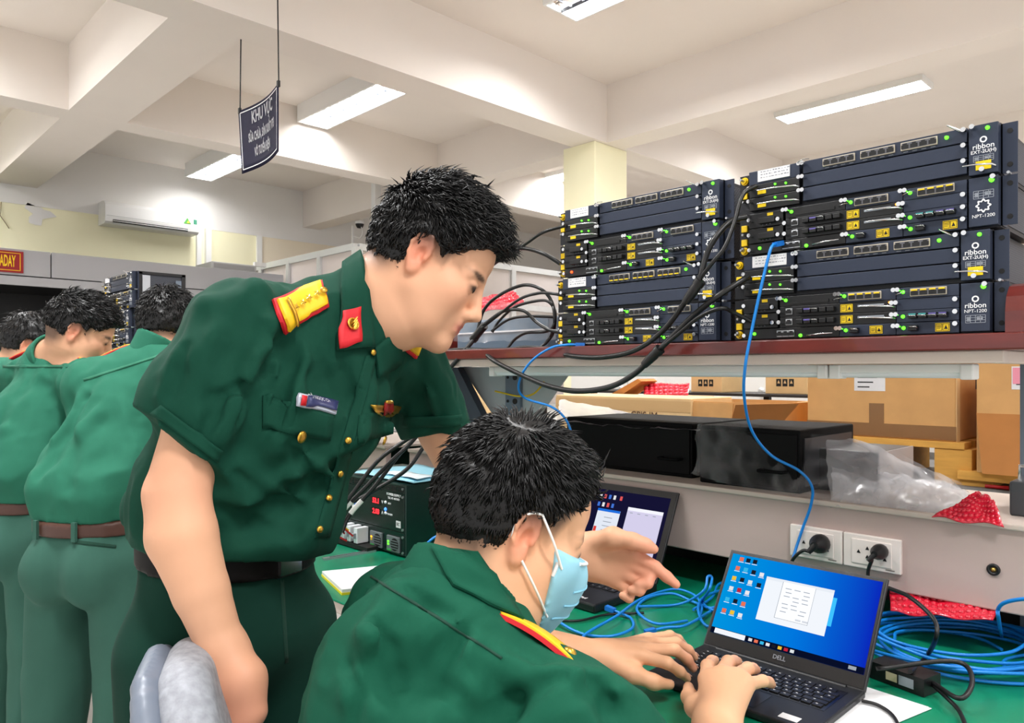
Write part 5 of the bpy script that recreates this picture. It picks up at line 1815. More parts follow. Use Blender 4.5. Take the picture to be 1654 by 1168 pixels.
    def wrinkle(s, amp, scale, stretch=(1, 1, 1), seed=0, R=None):
        idx = np.argwhere(np.abs(s.g) < .03)
        if len(idx) == 0:
            return s
        P = s.lo + idx * s.h
        if R is not None:
            P = P @ np.array(R).T
        P = P * np.array(stretch) * scale
        nz = vnoise(P, seed) + .5 * vnoise(P * 2.1 + 7.3, seed + 1)
        nz = 1 - np.abs(nz) * 1.7
        s.g[tuple(idx.T)] -= (amp * (nz - .55)).astype(np.float32)
        return s

    def mesh(s, name, smooth=1):
        g = s.g
        ins = (g < 0)
        u = ins.astype(np.uint8)
        c8 = u[:-1, :-1, :-1].copy()
        for o in ((1, 0, 0), (0, 1, 0), (0, 0, 1), (1, 1, 0), (1, 0, 1), (0, 1, 1), (1, 1, 1)):
            c8 += u[o[0]:u.shape[0] - 1 + o[0], o[1]:u.shape[1] - 1 + o[1], o[2]:u.shape[2] - 1 + o[2]]
        act = np.flatnonzero((c8 > 0) & (c8 < 8))
        cs = c8.shape
        ijk = np.stack(np.unravel_index(act, cs), 1)
        corners = [(a, b, c) for a in (0, 1) for b in (0, 1) for c in (0, 1)]
        val = np.stack([g[ijk[:, 0] + o[0], ijk[:, 1] + o[1], ijk[:, 2] + o[2]] for o in corners], 1)
        pos = np.zeros((len(act), 3))
        cnt = np.zeros(len(act))
        for i in range(8):
            for j in range(i + 1, 8):
                df = [abs(corners[i][q] - corners[j][q]) for q in range(3)]
                if sum(df) != 1:
                    continue
                m = (val[:, i] < 0) != (val[:, j] < 0)
                t = val[m, i] / (val[m, i] - val[m, j])
                pos[m] += np.array(corners[i]) + t[:, None] * (np.array(corners[j]) - np.array(corners[i]))
                cnt[m] += 1
        V = s.lo + (ijk + pos / cnt[:, None]) * s.h
        quads = []
        for ax in range(3):
            a1, a2 = (ax + 1) % 3, (ax + 2) % 3
            sl0 = [slice(None)] * 3
            sl1 = [slice(None)] * 3
            sl0[ax] = slice(0, -1)
            sl1[ax] = slice(1, None)
            df = ins[tuple(sl0)] != ins[tuple(sl1)]
            e = np.argwhere(df)
            ok = (e[:, a1] > 0) & (e[:, a2] > 0) & (e[:, a1] < cs[a1]) & (e[:, a2] < cs[a2])
            e = e[ok]
            fl = ins[tuple(e.T)]
            q = []
            for o1, o2 in ((-1, -1), (0, -1), (0, 0), (-1, 0)):
                c = e.copy()
                c[:, a1] += o1
                c[:, a2] += o2
                q.append(np.searchsorted(act, np.ravel_multi_index(c.T, cs)))
            q = np.stack(q, 1)
            q[~fl] = q[~fl][:, ::-1]
            quads.append(q)
        F = np.concatenate(quads)
        # light smoothing
        for _ in range(smooth):
            acc = np.zeros_like(V)
            n_ = np.zeros(len(V))
            for a in range(4):
                for b in (1, 3):
                    np.add.at(acc, F[:, a], V[F[:, (a + b) % 4]])
                    np.add.at(n_, F[:, a], 1)
            V = V * .5 + .5 * acc / np.maximum(n_, 1)[:, None]
        return V, F


_LAT = RNG.uniform(-1, 1, (32, 32, 32))


def vnoise(P, seed=0):
    P = P + seed * 17.13
    i = np.floor(P).astype(int)
    f = P - i
    f = f * f * (3 - 2 * f)
    out = 0
    for a in (0, 1):
        for b in (0, 1):
            for c in (0, 1):
                w_ = (f[:, 0] if a else 1 - f[:, 0]) * (f[:, 1] if b else 1 - f[:, 1]) * (f[:, 2] if c else 1 - f[:, 2])
                out = out + w_ * _LAT[(i[:, 0] + a) & 31, (i[:, 1] + b) & 31, (i[:, 2] + c) & 31]
    return out


def to_mesh(name, V, F, origin=(0, 0, 0), colors=None):
    me = bpy.data.meshes.new(name)
    V = V - np.array(origin)
    me.vertices.add(len(V))
    me.vertices.foreach_set('co', V.astype(np.float32).ravel())
    me.loops.add(F.size)
    me.loops.foreach_set('vertex_index', F.astype(np.int32).ravel())
    me.polygons.add(len(F))
    k = F.shape[1]
    me.polygons.foreach_set('loop_start', np.arange(0, F.size, k, dtype=np.int32))
    me.polygons.foreach_set('use_smooth', np.ones(len(F), bool))
    me.update(calc_edges=True)
    me.validate()
    if colors is not None:
        a = me.attributes.new('col', 'FLOAT_COLOR', 'POINT')
        a.data.foreach_set('color', colors.astype(np.float32).ravel())
    return me


def sdf_part(name, sd, m, parent, colorfn=None, smooth=1, label=None):
    V, F = sd.mesh(name, smooth)
    col = colorfn(V) if colorfn else None
    me = to_mesh(name, V, F, WO(parent), col)
    o = obj(name, me, m, parent)
    if label:
        o['label'] = label
    return o, V, F


class Frame:
    """local frame: x forward, y left, z up"""
    def __init__(s, o, fw, up, sc=1.0):
        s.o = Vector(o)
        s.f = Vector(fw).normalized()
        up = Vector(up)
        s.l = up.cross(s.f).normalized()
        s.u = s.f.cross(s.l).normalized()
        s.s = sc

    def __call__(s, x, y, z):
        return s.o + (s.f * x + s.l * y + s.u * z) * s.s

    def R(s):
        return [tuple(s.f), tuple(s.l), tuple(s.u)]

    def inv(s, V):
        d = (V - np.array(s.o)) / s.s
        return np.stack([d @ np.array(s.f), d @ np.array(s.l), d @ np.array(s.u)], 1)


def face_sdf(sd, fr, inf=0.0, ears=True, slim=1.0):
    """head in the local frame (origin between the ear canals)"""
    q = fr.s
    E = lambda c, r, k=.02, op='u': sd.ell(fr(*c), [(v + inf) * q for v in r], fr.R(), k * q, op)
    K = lambda a, b, ra, rb, k=.012, op='u': sd.cap(fr(*a), fr(*b), (ra + inf) * q, (rb + inf) * q, k * q, op=op)
    E((-.008, 0, .040), (.094, .0745, .080))
    E((-.030, 0, .010), (.068, .066, .070), .03)
    E((.040, 0, .040), (.052, .060, .052), .02)
    E((.034, 0, -.022), (.058, .060 * slim, .078), .02)
    for sg_ in (-1, 1):
        K((.010, .050 * sg_, -.055), (.050, .036 * sg_, -.088), .017, .016, .03)
        K((.050, .036 * sg_, -.088), (.082, .010 * sg_, -.102), .016, .014, .03)
        E((.060, .044 * sg_, -.022), (.026, .021, .022), .025)
        E((.042, .036 * sg_, -.052), (.036, .026, .036), .03)
        E((.104, .012 * sg_, -.040), (.010, .007, .008), .006)
        K((.086, .014 * sg_, .017), (.076, .046 * sg_, .016), .009, .008, .012)
    E((.080, 0, -.098), (.017, .022, .015), .02)
    E((.082, 0, -.062), (.019, .027, .024), .018)
    K((.090, 0, .012), (.108, 0, -.026), .0075, .0095, .012)
    E((.1115, 0, -.035), (.0125, .0115, .0095), .008)
    for sg_ in (-1, 1):
        E((.093, .031 * sg_, .000), (.011, .017, .011), .010, 's')
        E((.0795, .031 * sg_, -.001), (.0145, .0165, .0130), .004)
        K((.0905, .020 * sg_, .0050), (.0850, .043 * sg_, .0040), .0034, .0030, .004)
    K((.0985, -.015, -.0605), (.0985, .015, -.0605), .0050, .0050, .005)
    K((.0965, -.014, -.0725), (.0965, .014, -.0725), .0060, .0060, .006)
    if inf == 0:
        K((.1050, -.020, -.0660), (.1050, .020, -.0660), .0022, .0022, .003, 's')
        for sg_ in (-1, 1):
            E((.1075, .0065 * sg_, -.0445), (.005, .0032, .003), .002, 's')
    if ears:
        for sg_ in (-1, 1):
            y = .0735 * sg_
            E((-.006, y, .000), (.016, .006, .029), .008)
            E((-.001, y - .002 * sg_, -.026), (.009, .005, .010), .006)
            hx = [(.009, .004, .001), (.008, .016, .002), (.002, .027, .003), (-.008, .029, .005), (-.017, .021, .008), (-.021, .006, .009), (-.018, -.010, .007), (-.011, -.022, .004), (-.003, -.030, .002)]
            sd.chain([fr(x_, y + o_ * sg_, z_) for x_, z_, o_ in hx], [.0034 * q] * len(hx), .003 * q)
            sd.chain([fr(x_ * .62 - .003, y + (.008 + o_ * .3) * sg_, z_ * .66) for x_, z_, o_ in hx[2:7]], [.0026 * q] * 5, .002 * q, op='s')
            E((-.001, y + .007 * sg_, -.005), (.0088, .010, .0140), .003, 's')
            E((-.002, y + .003 * sg_, -.029), (.0075, .0045, .009), .005)
            K((.008, y + .002 * sg_, -.006), (.009, y + .001 * sg_, .004), .0045, .0040, .004)


M_SKIN = mat('skin', (226, 172, 138), .52, attr='col', spec=.35, bump=(220, .05, .001), var=(7, .05), sss=.0)
M_HAIR = mat('hair_black', (7, 6, 7), .45, spec=.40, var=(60, .35))
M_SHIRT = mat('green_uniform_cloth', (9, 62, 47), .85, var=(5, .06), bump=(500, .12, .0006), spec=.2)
M_SHIRT2 = mat('green_uniform_cloth_lit', (40, 104, 83), .88, var=(5, .06), bump=(400, .12, .0006), spec=.2)  # paler copy of the uniform cloth, lamplight on the far men put into the colour
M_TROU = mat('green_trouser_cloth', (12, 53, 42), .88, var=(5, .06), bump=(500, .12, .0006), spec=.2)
M_TROU2 = mat('green_trouser_cloth_pale', (56, 96, 84), .88, var=(5, .06), bump=(400, .12, .0006), spec=.2)  # paler, greyer copy of the trouser cloth for the far men
M_BELT = mat('brown_belt', (74, 44, 34), .45)
M_GOLD = mat('gold_metal', (214, 170, 70), .3, metal=.9)
M_GOLDC = mat('gold_cloth', (246, 196, 22), .5)
M_REDC = mat('red_cloth', (206, 20, 34), .6)
M_SHOE = mat('black_shoe', (14, 13, 13), .3)

SK = np.array([srgb(228, 176, 142)[:3]])


def skin_colors(fr, base=(226, 174, 140), extra=None):
    b0 = np.array(srgb(*base)[:3])

    def fn(V):
        col = np.ones((len(V), 4))
        col[:, :3] = b0
        if fr is not None:
            p = fr.inv(V)

            def blend(mask, c):
                col[:, :3] = col[:, :3] * (1 - mask[:, None]) + np.array(srgb(*c)[:3]) * mask[:, None]
            g_ = lambda c, r: np.exp(-(((p - np.array(c)) / np.array(r)) ** 2).sum(1))
            near = (np.linalg.norm(p, axis=1) < .16)
            blend(near * np.clip(g_((.100, 0, -.0665), (.010, .019, .0105)) * 1.5, 0, .8), (186, 92, 88))
            for s_ in (-1, 1):
                blend(near * np.clip(g_((-.004, .078 * s_, .0), (.02, .012, .034)) * .9, 0, .55), (226, 128, 104))
                blend(near * np.clip(g_((.07, .045 * s_, -.025), (.03, .025, .025)) * .5, 0, .3), (232, 158, 128))
                blend(near * np.clip(g_((.088, .033 * s_, .020), (.018, .018, .0040)) * 2.0, 0, .88), (36, 26, 22))
                blend(near * np.clip(g_((.094, .031 * s_, -.0015), (.010, .0135, .0042)) * 2.2, 0, .95), (22, 16, 16))
            # cropped hair shadow at the sides and nape, thinning to skin
            side = np.clip((p[:, 2] + .005 - .75 * np.clip(p[:, 0] - .035, 0, 1) * 3) / .03, 0, 1) * np.clip((.066 - p[:, 0]) / .02, 0, 1) * (np.abs(p[:, 1]) > .03)
            nape = np.clip((-.02 - p[:, 0]) / .03, 0, 1) * np.clip((p[:, 2] + .075) / .035, 0, 1)
            blend(near * np.clip(np.maximum(side, nape), 0, 1) * .80, (52, 42, 38))
        if extra:
            extra(V, col)
        return col
    return fn


def hair_part(fr, parent, seed, thick=.012, flow=None, n=2600, length=.026, lift=.35, front=.028, whorl=None, nape=-.060, curl=.25, top=.0, strand=.0011, bald=None, temple=((.050, .070, .008), (.022, .020, .022)), xmax=.2):
    """close cap plus many short tapering locks"""
    q = fr.s
    lo = np.array(fr.o) - .20
    hi = np.array(fr.o) + .20
    sd = Sdf(lo, hi, .0042)
    R = fr.R()
    sd.ell(fr(-.008, 0, .046), [(.096 + thick * .7) * q, (.0755 + thick * .55) * q, (.082 + thick + top) * q], R, .02)
    sd.ell(fr(.042, 0, .050), [(.052 + thick * .7) * q, (.060 + thick * .4) * q, (.052 + thick + top) * q], R, .03)
    sd.ell(fr(-.032, 0, .008), [(.068 + thick * .7) * q, (.067 + thick * .35) * q, .072 * q], R, .03)
    n1 = fr.f * .80 - fr.u * .75
    sd.cut(fr.o + n1.normalized() * (front / n1.length * q), n1, fr.o, .25)
    sd.cut(fr(0, 0, nape), -(fr.u + fr.f * .22), fr.o, .25)
    for sg_ in (-1, 1):
        sd.ell(fr(.006, .082 * sg_, -.016), [.026 * q, .022 * q, .043 * q], R, .012, 's')
        sd.ell(fr(temple[0][0], temple[0][1] * sg_, temple[0][2]), [v * q for v in temple[1]], R, .012, 's')
    sd.cut(fr(xmax, 0, 0), fr.f, fr.o, .25)
    if bald:
        sd.ell(fr(*bald[0]), [v * q for v in bald[1]], R, .012, 's')
    sd.wrinkle(.0035, 60, seed=seed)
    V, F = sd.mesh('hair', 1)
    # locks
    rnd = np.random.RandomState(seed)
    a = V[F[:, 1]] - V[F[:, 0]]
    b = V[F[:, 3]] - V[F[:, 0]]
    Nf = np.cross(a, b)
    Nf /= np.linalg.norm(Nf, axis=1)[:, None] + 1e-9
    C0 = V[F].mean(1)
    loc = fr.inv(C0)
    rad = C0 - np.array(fr(-.01, 0, .03))
    ok = (Nf * rad).sum(1) > .02
    idx = np.flatnonzero(ok)
    pick = rnd.choice(idx, n)
    base = C0[pick] - Nf[pick] * .004
    Nn = Nf[pick]
    p = loc[pick]
    if whorl is None:
        whorl = (-.06, .01, .115)
    fl = p - np.array(whorl)
    if flow is not None:
        topm = np.clip((p[:, 2] - .05) / .05, 0, 1)[:, None]
        fl = fl / (np.linalg.norm(fl, axis=1)[:, None] + 1e-6) * (1 - topm * .7) + np.array(flow) * topm
    fl = fl / (np.linalg.norm(fl, axis=1)[:, None] + 1e-6)
    fl[:, 2] -= .25 * (1 - np.clip(p[:, 2] / .09, 0, 1))
    W = fl[:, :1] * np.array(fr.f) + fl[:, 1:2] * np.array(fr.l) + fl[:, 2:] * np.array(fr.u)
    W = W + rnd.normal(0, curl, W.shape)
    W -= Nn * (W * Nn).sum(1)[:, None]
    W /= np.linalg.norm(W, axis=1)[:, None] + 1e-6
    ln = length * (.55 + .75 * rnd.rand(n)) * (.45 + .55 * np.clip((p[:, 2] + .02) / .09, 0, 1.2))
    li = lift * (.4 + 1.1 * rnd.rand(n)) * (.25 + .75 * np.clip((p[:, 2] - .01) / .09, 0, 1))
    mid = base + W * (ln * .55)[:, None] + Nn * (ln * li * .75 + .0035)[:, None]
    tip = base + W * ln[:, None] + Nn * (ln * li * .95 + .001)[:, None]
    S = np.cross(W, Nn)
    tl = fr.inv(tip)
    ml = fr.inv(mid)
    good = np.ones(n, bool)
    for q_, sl_ in ((tl, .006), (ml, .0)):
        good &= (q_[:, 0] * .80 - q_[:, 2] * .75) < front + sl_ + np.where(q_[:, 2] > .07, .03, 0)
        good &= (q_[:, 2] + .22 * q_[:, 0]) > nape - .004
        good &= q_[:, 0] < xmax + .006
        for sg_ in (-1, 1):
            good &= ((((q_ - np.array((.008, .082 * sg_, -.016))) / np.array((.025, .025, .042))) ** 2).sum(1) > 1)
            good &= ((((q_ - np.array((temple[0][0], temple[0][1] * sg_, temple[0][2]))) / np.array(temple[1])) ** 2).sum(1) > .8)
    base, mid, tip, Nn, W, S = base[good], mid[good], tip[good], Nn[good], W[good], S[good]
    n = len(base)
    r0 = (strand + strand * .7 * rnd.rand(n))[:, None]
    vs = np.stack([base + S * r0, base - S * r0, base + Nn * r0, mid + S * r0 * .8, mid - S * r0 * .8, mid + Nn * r0 * 1.1, tip], 1).reshape(-1, 3)
    o = np.arange(n)[:, None] * 7 + len(V)
    q4 = np.concatenate([o + np.array([[0, 2, 5, 3]]), o + np.array([[2, 1, 4, 5]]), o + np.array([[1, 0, 3, 4]]),
                         o + np.array([[3, 5, 6, 6]]), o + np.array([[5, 4, 6, 6]]), o + np.array([[4, 3, 6, 6]])])
    tri = q4[3 * n:][:, :3]
    quad = q4[:3 * n]
    VV = np.concatenate([V, vs])
    me = bpy.data.meshes.new('hair')
    VV = VV - np.array(WO(parent))
    me.from_pydata(VV.tolist(), [], np.concatenate([F, quad]).tolist() + tri.tolist())
    me.polygons.foreach_set('use_smooth', np.ones(len(me.polygons), bool))
    me.update()
    return obj('hair', me, M_HAIR, parent)


def bvh_of(*VF):
    vs, fs, o = [], [], 0
    for V, F in VF:
        vs.append(V)
        fs.append(F + o)
        o += len(V)
    return BVHTree.FromPolygons(np.concatenate(vs).tolist(), np.concatenate(fs).tolist())


CAMO = Vector((0, 0, CAM_H))


def hit(bvh, px, py, dmax=6):
    d = C(px, py, 1.0) - CAMO
    l, n, i, dist = bvh.ray_cast(CAMO, d.normalized(), dmax)
    if l is None:
        return None, None
    if n.dot(d) > 0:
        n = -n
    return l, n


def patch(name, quad, m, parent, bvh, off=.003, thick=.002, nu=8, nv=6, label=None):
    """sewn-on piece: four corners seen in the photograph, laid on the cloth surface"""
    rows = []
    last = None
    for i in range(nv + 1):
        r = []
        for j in range(nu + 1):
            a, b = i / nv, j / nu
            x = (quad[0][0] * (1 - b) + quad[1][0] * b) * (1 - a) + (quad[3][0] * (1 - b) + quad[2][0] * b) * a
            y = (quad[0][1] * (1 - b) + quad[1][1] * b) * (1 - a) + (quad[3][1] * (1 - b) + quad[2][1] * b) * a
            l, n = hit(bvh, x, y)
            if l is None:
                l, n = last if last else (C(x, y, 1.1), Vector((sY, -cY, 0)))
                dd = (l - CAMO).dot(camdir(0, 1))
                l = C(x, y, dd)
            last = (l, n)
            r.append(l + n * off)
        rows.append(r)
    # even out the sheet
    for _ in range(2):
        R2 = [[p.copy() for p in r] for r in rows]
        for i in range(len(rows)):
            for j in range(len(rows[0])):
                if 0 < i < nv and 0 < j < nu:
                    R2[i][j] = (rows[i - 1][j] + rows[i + 1][j] + rows[i][j - 1] + rows[i][j + 1] + rows[i][j] * 2) / 6
        rows = R2
    return part(name, MB().grid(rows, thick), m, parent, True, label)


def button(name, px, py, r, m, parent, bvh, off=.004):
    l, n = hit(bvh, px, py)
    if l is None:
        return
    return part(name, MB().lathe([(r, 0), (r, .001), (r * .8, .0024), (r * .3, .003)], l + n * off, n, 14), m, parent, True)


def star_mb(c, n, up, r):
    n = n.normalized()
    up = (up - n * up.dot(n)).normalized()
    si = up.cross(n)
    pts = []
    for i in range(10):
        a = math.pi * i / 5
        rr = r if i % 2 == 0 else r * .42
        pts.append(c + up * (math.cos(a) * rr) + si * (math.sin(a) * rr))
    m = MB()
    top = c + n * r * .35
    m.add(pts + [top], [(i, (i + 1) % 10, 10) for i in range(10)])
    m.add(pts, [tuple(range(10))])
    return m


def board(name, a, b, wdir, width, m, parent, thick=.004, bulge=.004, tip=True, lift=0.0):
    """shoulder board from a (outer end) to b (collar end)"""
    a, b = Vector(a), Vector(b)
    d = (b - a)
    wv = (Vector(wdir) - d.normalized() * Vector(wdir).dot(d.normalized())).normalized()
    n = wv.cross(d.normalized())
    if n.z < 0:
        n = -n
    rows = []
    for i in range(9):
        t = i / 8
        wd = width * (1 if t < .86 else 1 - (t - .86) / .14 * .45) if tip else width
        rows.append([a + d * t + wv * (wd * (j / 4 - .5)) + n * (bulge * math.sin(math.pi * t) + lift) for j in range(5)])
    return part(name, MB().grid(rows, thick), m, parent, True), n
ZUP = Vector((0, 0, 1))


def proj(p):
    x, y = p.x * cY + p.y * sY, -p.x * sY + p.y * cY
    return (CX + FPX * x / y, CY - FPX * (p.z - CAM_H) / y)


PERS = 'men in green uniforms'


def shoe(parent, at, fw):
    fw = Vector((fw.x, fw.y, 0)).normalized()
    m = MB()
    rows = []
    for i, (x, w_, h_) in enumerate(((-.10, .02, .05), (-.08, .034, .075), (0, .038, .085), (.07, .044, .060), (.13, .046, .045), (.17, .034, .035), (.185, .01, .02))):
        r = []
        for j in range(9):
            a = math.pi * j / 8
            s_ = Vector((-fw.y, fw.x, 0))
            r.append(Vector((at.x, at.y, 0)) + fw * x + s_ * (math.cos(a) * w_) + Vector((0, 0, .012 + math.sin(a) * h_)))
        rows.append(r)
    m.grid(rows)
    lo = [[Vector((p.x, p.y, 0.0)) for p in (r[0], r[-1])] for r in rows]
    m.grid([[q[0], q[1]] for q in lo], .012, False)
    part('shoe', m, M_SHOE, parent, True)


def legs_sdf(sd, hipL, hipR, kneeL, kneeR, footL, footR, r=(.098, .076, .078), k=.03):
    for h_, k_, f_ in ((hipL, kneeL, footL), (hipR, kneeR, footR)):
        sd.cap(h_, k_, r[0], r[1], k)
        sd.cap(k_, f_, r[1], r[2], k)


# ------------------------------------------------------------------ the standing man
m1 = thing('person', 'standing man in a green short-sleeved uniform leaning over and pointing at the laptops', 'person', tuple(Vector((C(362, 905, 1.10).x, C(362, 905, 1.10).y, 0))), PERS)
RS, RE, RW = C(382, 545, 1.04), C(286, 798, .955), C(361, 1052, .93)
LS, LE, LW = C(668, 605, 1.33), C(765, 800, 1.40), C(938, 893, 1.29)
P0, P1, P2, PU, PN = C(372, 900, 1.10), C(385, 800, 1.10), C(465, 655, 1.13), C(545, 545, 1.18), C(612, 470, 1.19)
lax = (LS - RS).normalized()
fwd = lax.cross(ZUP).normalized()
f1 = Frame((0, 0, 0), camdir(.84, -.06, -.53), camdir(.53, .05, .85), .965)
f1.o = C(683, 408, 1.115) + f1.l * (.074 * f1.s)
sd = Sdf((-1.40, .25, .70), (-.35, 1.22, 1.60), .0031)
face_sdf(sd, f1)
sd.cap(f1(-.018, 0, -.045), C(606, 480, 1.185), .056, .060, .03)
sd.cap(f1(.030, 0, -.075), C(640, 520, 1.17), .036, .048, .03)
sd.cap(C(606, 480, 1.185), PU, .058, .07, .03)
sd.cap(PU, RS, .05, .045, .03)
sd.cap(PU, LS, .05, .045, .03)
# right arm
sd.cap(RS, C(320, 690, .985), .046, .042, .006)
sd.cap(C(320, 690, .985), RE, .042, .040, .006)
sd.ell(C(258, 794, .965), (.015, .015, .018), None, .02)
sd.cap(RE, C(294, 865, .945), .040, .0430, .006)
sd.cap(C(294, 865, .945), C(325, 955, .938), .0430, .0340, .006)
sd.cap(C(325, 955, .938), RW, .0340, .0265, .006)
# right hand, closed loosely over the chair back
hb = [C(349, 1095, .925), C(365, 1105, .915), C(384, 1104, .91), C(400, 1096, .915)]
mc = [C(338, 1158, .925), C(362, 1172, .905), C(388, 1168, .90), C(411, 1150, .905)]
for a, b in zip(hb, mc):
    sd.cap(RW, a, .020, .019, .02)
    sd.cap(a, b, .018, .0155, .018)
for i, b in enumerate(mc):
    p1 = b + camdir(-.012, -.012 if i else 0, -.034)
    p2 = p1 + camdir(-.020, .020, -.016)
    p3 = p2 + camdir(-.012, .016, .006)
    sd.chain([b, p1, p2, p3], [.0125, .0105, .0098, .0085], .006)
th = [C(352, 1085, .935), C(330, 1118, .94), C(326, 1150, .945), C(332, 1180, .945)]
sd.chain(th, [.017, .0145, .0125, .0100], .012)
# left arm
sd.cap(LS, C(715, 700, 1.365), .048, .043, .006)
sd.cap(C(715, 700, 1.365), LE, .043, .040, .006)
sd.cap(LE, C(830, 840, 1.36), .040, .042, .006)
sd.cap(C(830, 840, 1.36), LW, .042, .0285, .006)
# left hand: thumb up, forefinger out, the other fingers folded
mcp = [C(1026, 897, 1.245), C(1022, 913, 1.25), C(1010, 928, 1.255), C(996, 940, 1.262)]
root = [C(962, 880, 1.285), C(958, 893, 1.285), C(955, 906, 1.285), C(953, 916, 1.285)]
for a, b in zip(root, mcp):
    sd.cap(LW, a, .023, .019, .02)
    sd.cap(a, b, .0185, .0125, .016)
sd.chain([C(958, 878, 1.275), C(990, 868, 1.245), C(1022, 874, 1.23), C(1042, 881, 1.225), C(1056, 887, 1.222)], [.019, .0165, .0125, .0108, .0080], .010)
sd.chain([mcp[0], C(1058, 916, 1.228), C(1077, 932, 1.222), C(1092, 944, 1.218)], [.0120, .0102, .0092, .0074], .005)
sd.chain([mcp[1], C(1050, 929, 1.230), C(1046, 942, 1.222), C(1031, 944, 1.222)], [.0115, .0102, .0094, .0080], .004)
sd.chain([mcp[2], C(1037, 944, 1.232), C(1033, 954, 1.224), C(1020, 953, 1.224)], [.0112, .0098, .0090, .0078], .004)
sd.chain([mcp[3], C(1018, 957, 1.240), C(1016, 966, 1.232), C(1006, 962, 1.232)], [.0105, .0088, .0080, .0070], .004)


def pinkish(pts):
    def fn(V, col):
        for p, r in pts:
            w_ = np.exp(-(((V - np.array(p)) ** 2).sum(1)) / r ** 2) * .55
            col[:, :3] = col[:, :3] * (1 - w_[:, None]) + np.array(srgb(228, 146, 122)[:3]) * w_[:, None]
    return fn


bd1, V1, F1 = sdf_part('body', sd, M_SKIN, m1, skin_colors(f1, (226, 172, 138), pinkish([(C(1050, 935, 1.225), .05), (C(1085, 938, 1.22), .03), (C(1050, 885, 1.222), .03), (C(385, 1150, .9), .06), (RE, .04)])), 1)
hair_part(f1, m1, 21, thick=.011, flow=(.95, 0, .15), n=8000, length=.028, lift=.26, front=.016, curl=.30, top=.008)
# fringe brushed forward over the forehead
def locks(name, roots, tips, r, m, parent, seed=1, bend=.2, fr=None):
    rr = random.Random(seed)
    mb = MB()
    for a, b in zip(roots, tips):
        mid = (a + b) / 2 + Vector((rr.uniform(-1, 1), rr.uniform(-1, 1), rr.uniform(0, 1))) * ((b - a).length * bend)
        mb.tube([a, mid, b], r, 4, True, [r, r * .8, r * .12])
    return part(name, mb, m, parent, True)
rr = random.Random(4)
ro, ti = [], []
for i in range(150):
    y = rr.uniform(-.052, .052)
    zz = rr.uniform(.082, .108)
    ro.append(f1(.074 - .25 * abs(y) + rr.uniform(-.03, .0), y, zz + .004))
    ti.append(f1(.104 - .30 * abs(y) + rr.uniform(-.012, .016), y * 1.05 + rr.uniform(-.01, .01), zz - rr.uniform(.000, .018)))
locks('fringe', ro, ti, .0017, M_HAIR, m1, 2, .12)
ro, ti = [], []
for i in range(110):
    x = rr.uniform(-.085, .07)
    y = rr.uniform(-.06, .06)
    zz = .131 - 4.5 * (x + .01) ** 2 - 6 * y * y
    ro.append(f1(x, y, zz))
    ti.append(f1(x + rr.uniform(-.004, .034), y + rr.uniform(-.014, .014), zz + rr.uniform(.004, .018)))
locks('loose_locks', ro, ti, .0009, M_HAIR, m1, 5, .15)
for sg_ in (-1, 1):
    # eyes: white with a dark iris, set into the lids
    ctr = f1(.0815, .031 * sg_, -.0015)
    part('eye', MB().lathe([(.0001, -.0118), (.006, -.0098), (.0105, -.005), (.0118, 0), (.0105, .005), (.006, .0098), (.0001, .0118)], ctr, f1.f, 14), mat('eye_white', (214, 206, 204), .2), m1, True)
    part('iris', MB().lathe([(.0052, 0), (.0048, .0010), (.001, .0016)], f1(.0815 + .0108, .031 * sg_ - .002 * sg_, -.003), f1.f, 12), mat('iris_dark', (26, 16, 12), .1), m1, True)

# shirt
sh1 = Sdf((-1.50, .15, .90), (-.45, 1.25, 1.56), .0039)
hemR = C(298, 706, .985)
hemL = C(703, 688, 1.36)
sh1.cap(RS, C(322, 650, 1.0), .074, .068, .03)
sh1.cap(C(322, 650, 1.0), C(280, 745, .965), .068, .066, .03)
sh1.cap(LS, hemL + (hemL - LS) * .4, .066, .066, .03)
sh1.cut(hemR, camdir(-.58, -.15, -.80), hemR, .13)
sh1.cut(C(697, 702, 1.36), camdir(.12, .05, -1.0), C(700, 720, 1.36), .14)
sh1.cap(P0, P1, .108, .110, .03, lax, 1.26)
sh1.cap(P1, P2, .110, .120, .04, lax, 1.30)
sh1.cap(P2, PU, .122, .086, .05, lax, 1.35)
sh1.cap(RS + (PU - RS) * .1, PU, .066, .075, .05)
sh1.cap(LS + (PU - LS) * .1, PU, .062, .075, .05)
sh1.cap(PU, C(590, 490, 1.19), .080, .066, .04)
# blouse over the belt
sh1.cap(C(330, 842, 1.06), C(470, 850, 1.06), .056, .056, .06)
sh1.ell(C(268, 822, 1.13), (.062, .062, .055), None, .05)
sh1.ell(C(478, 800, 1.10), (.065, .065, .09), None, .05)
# folds
for pix, r, op in (([(415, 470), (360, 560), (325, 660)], .014, 'u'), ([(440, 525), (405, 600), (360, 700)], .014, 'u'), ([(400, 500), (375, 570), (340, 650)], .012, 's'),
                   ([(462, 560), (432, 640), (402, 720)], .014, 's'), ([(480, 580), (530, 625), (570, 650)], .010, 's'), ([(500, 565), (475, 640), (450, 720)], .012, 'u'),
                   ([(560, 720), (490, 780), (410, 835)], .014, 'u'), ([(535, 790), (450, 842), (370, 870)], .013, 's'), ([(545, 760), (470, 812), (390, 850)], .012, 's'),
                   ([(600, 630), (580, 700), (545, 790)], .008, 'u'), ([(640, 605), (665, 650), (690, 690)], .011, 's'), ([(690, 580), (712, 630), (728, 680)], .010, 'u'),
                   ([(636, 650), (605, 710), (565, 760)], .012, 's'), ([(330, 500), (295, 580), (262, 640)], .010, 'u'), ([(500, 430), (450, 450), (400, 490)], .008, 's')):
    sh1.fold(pix, r, op)
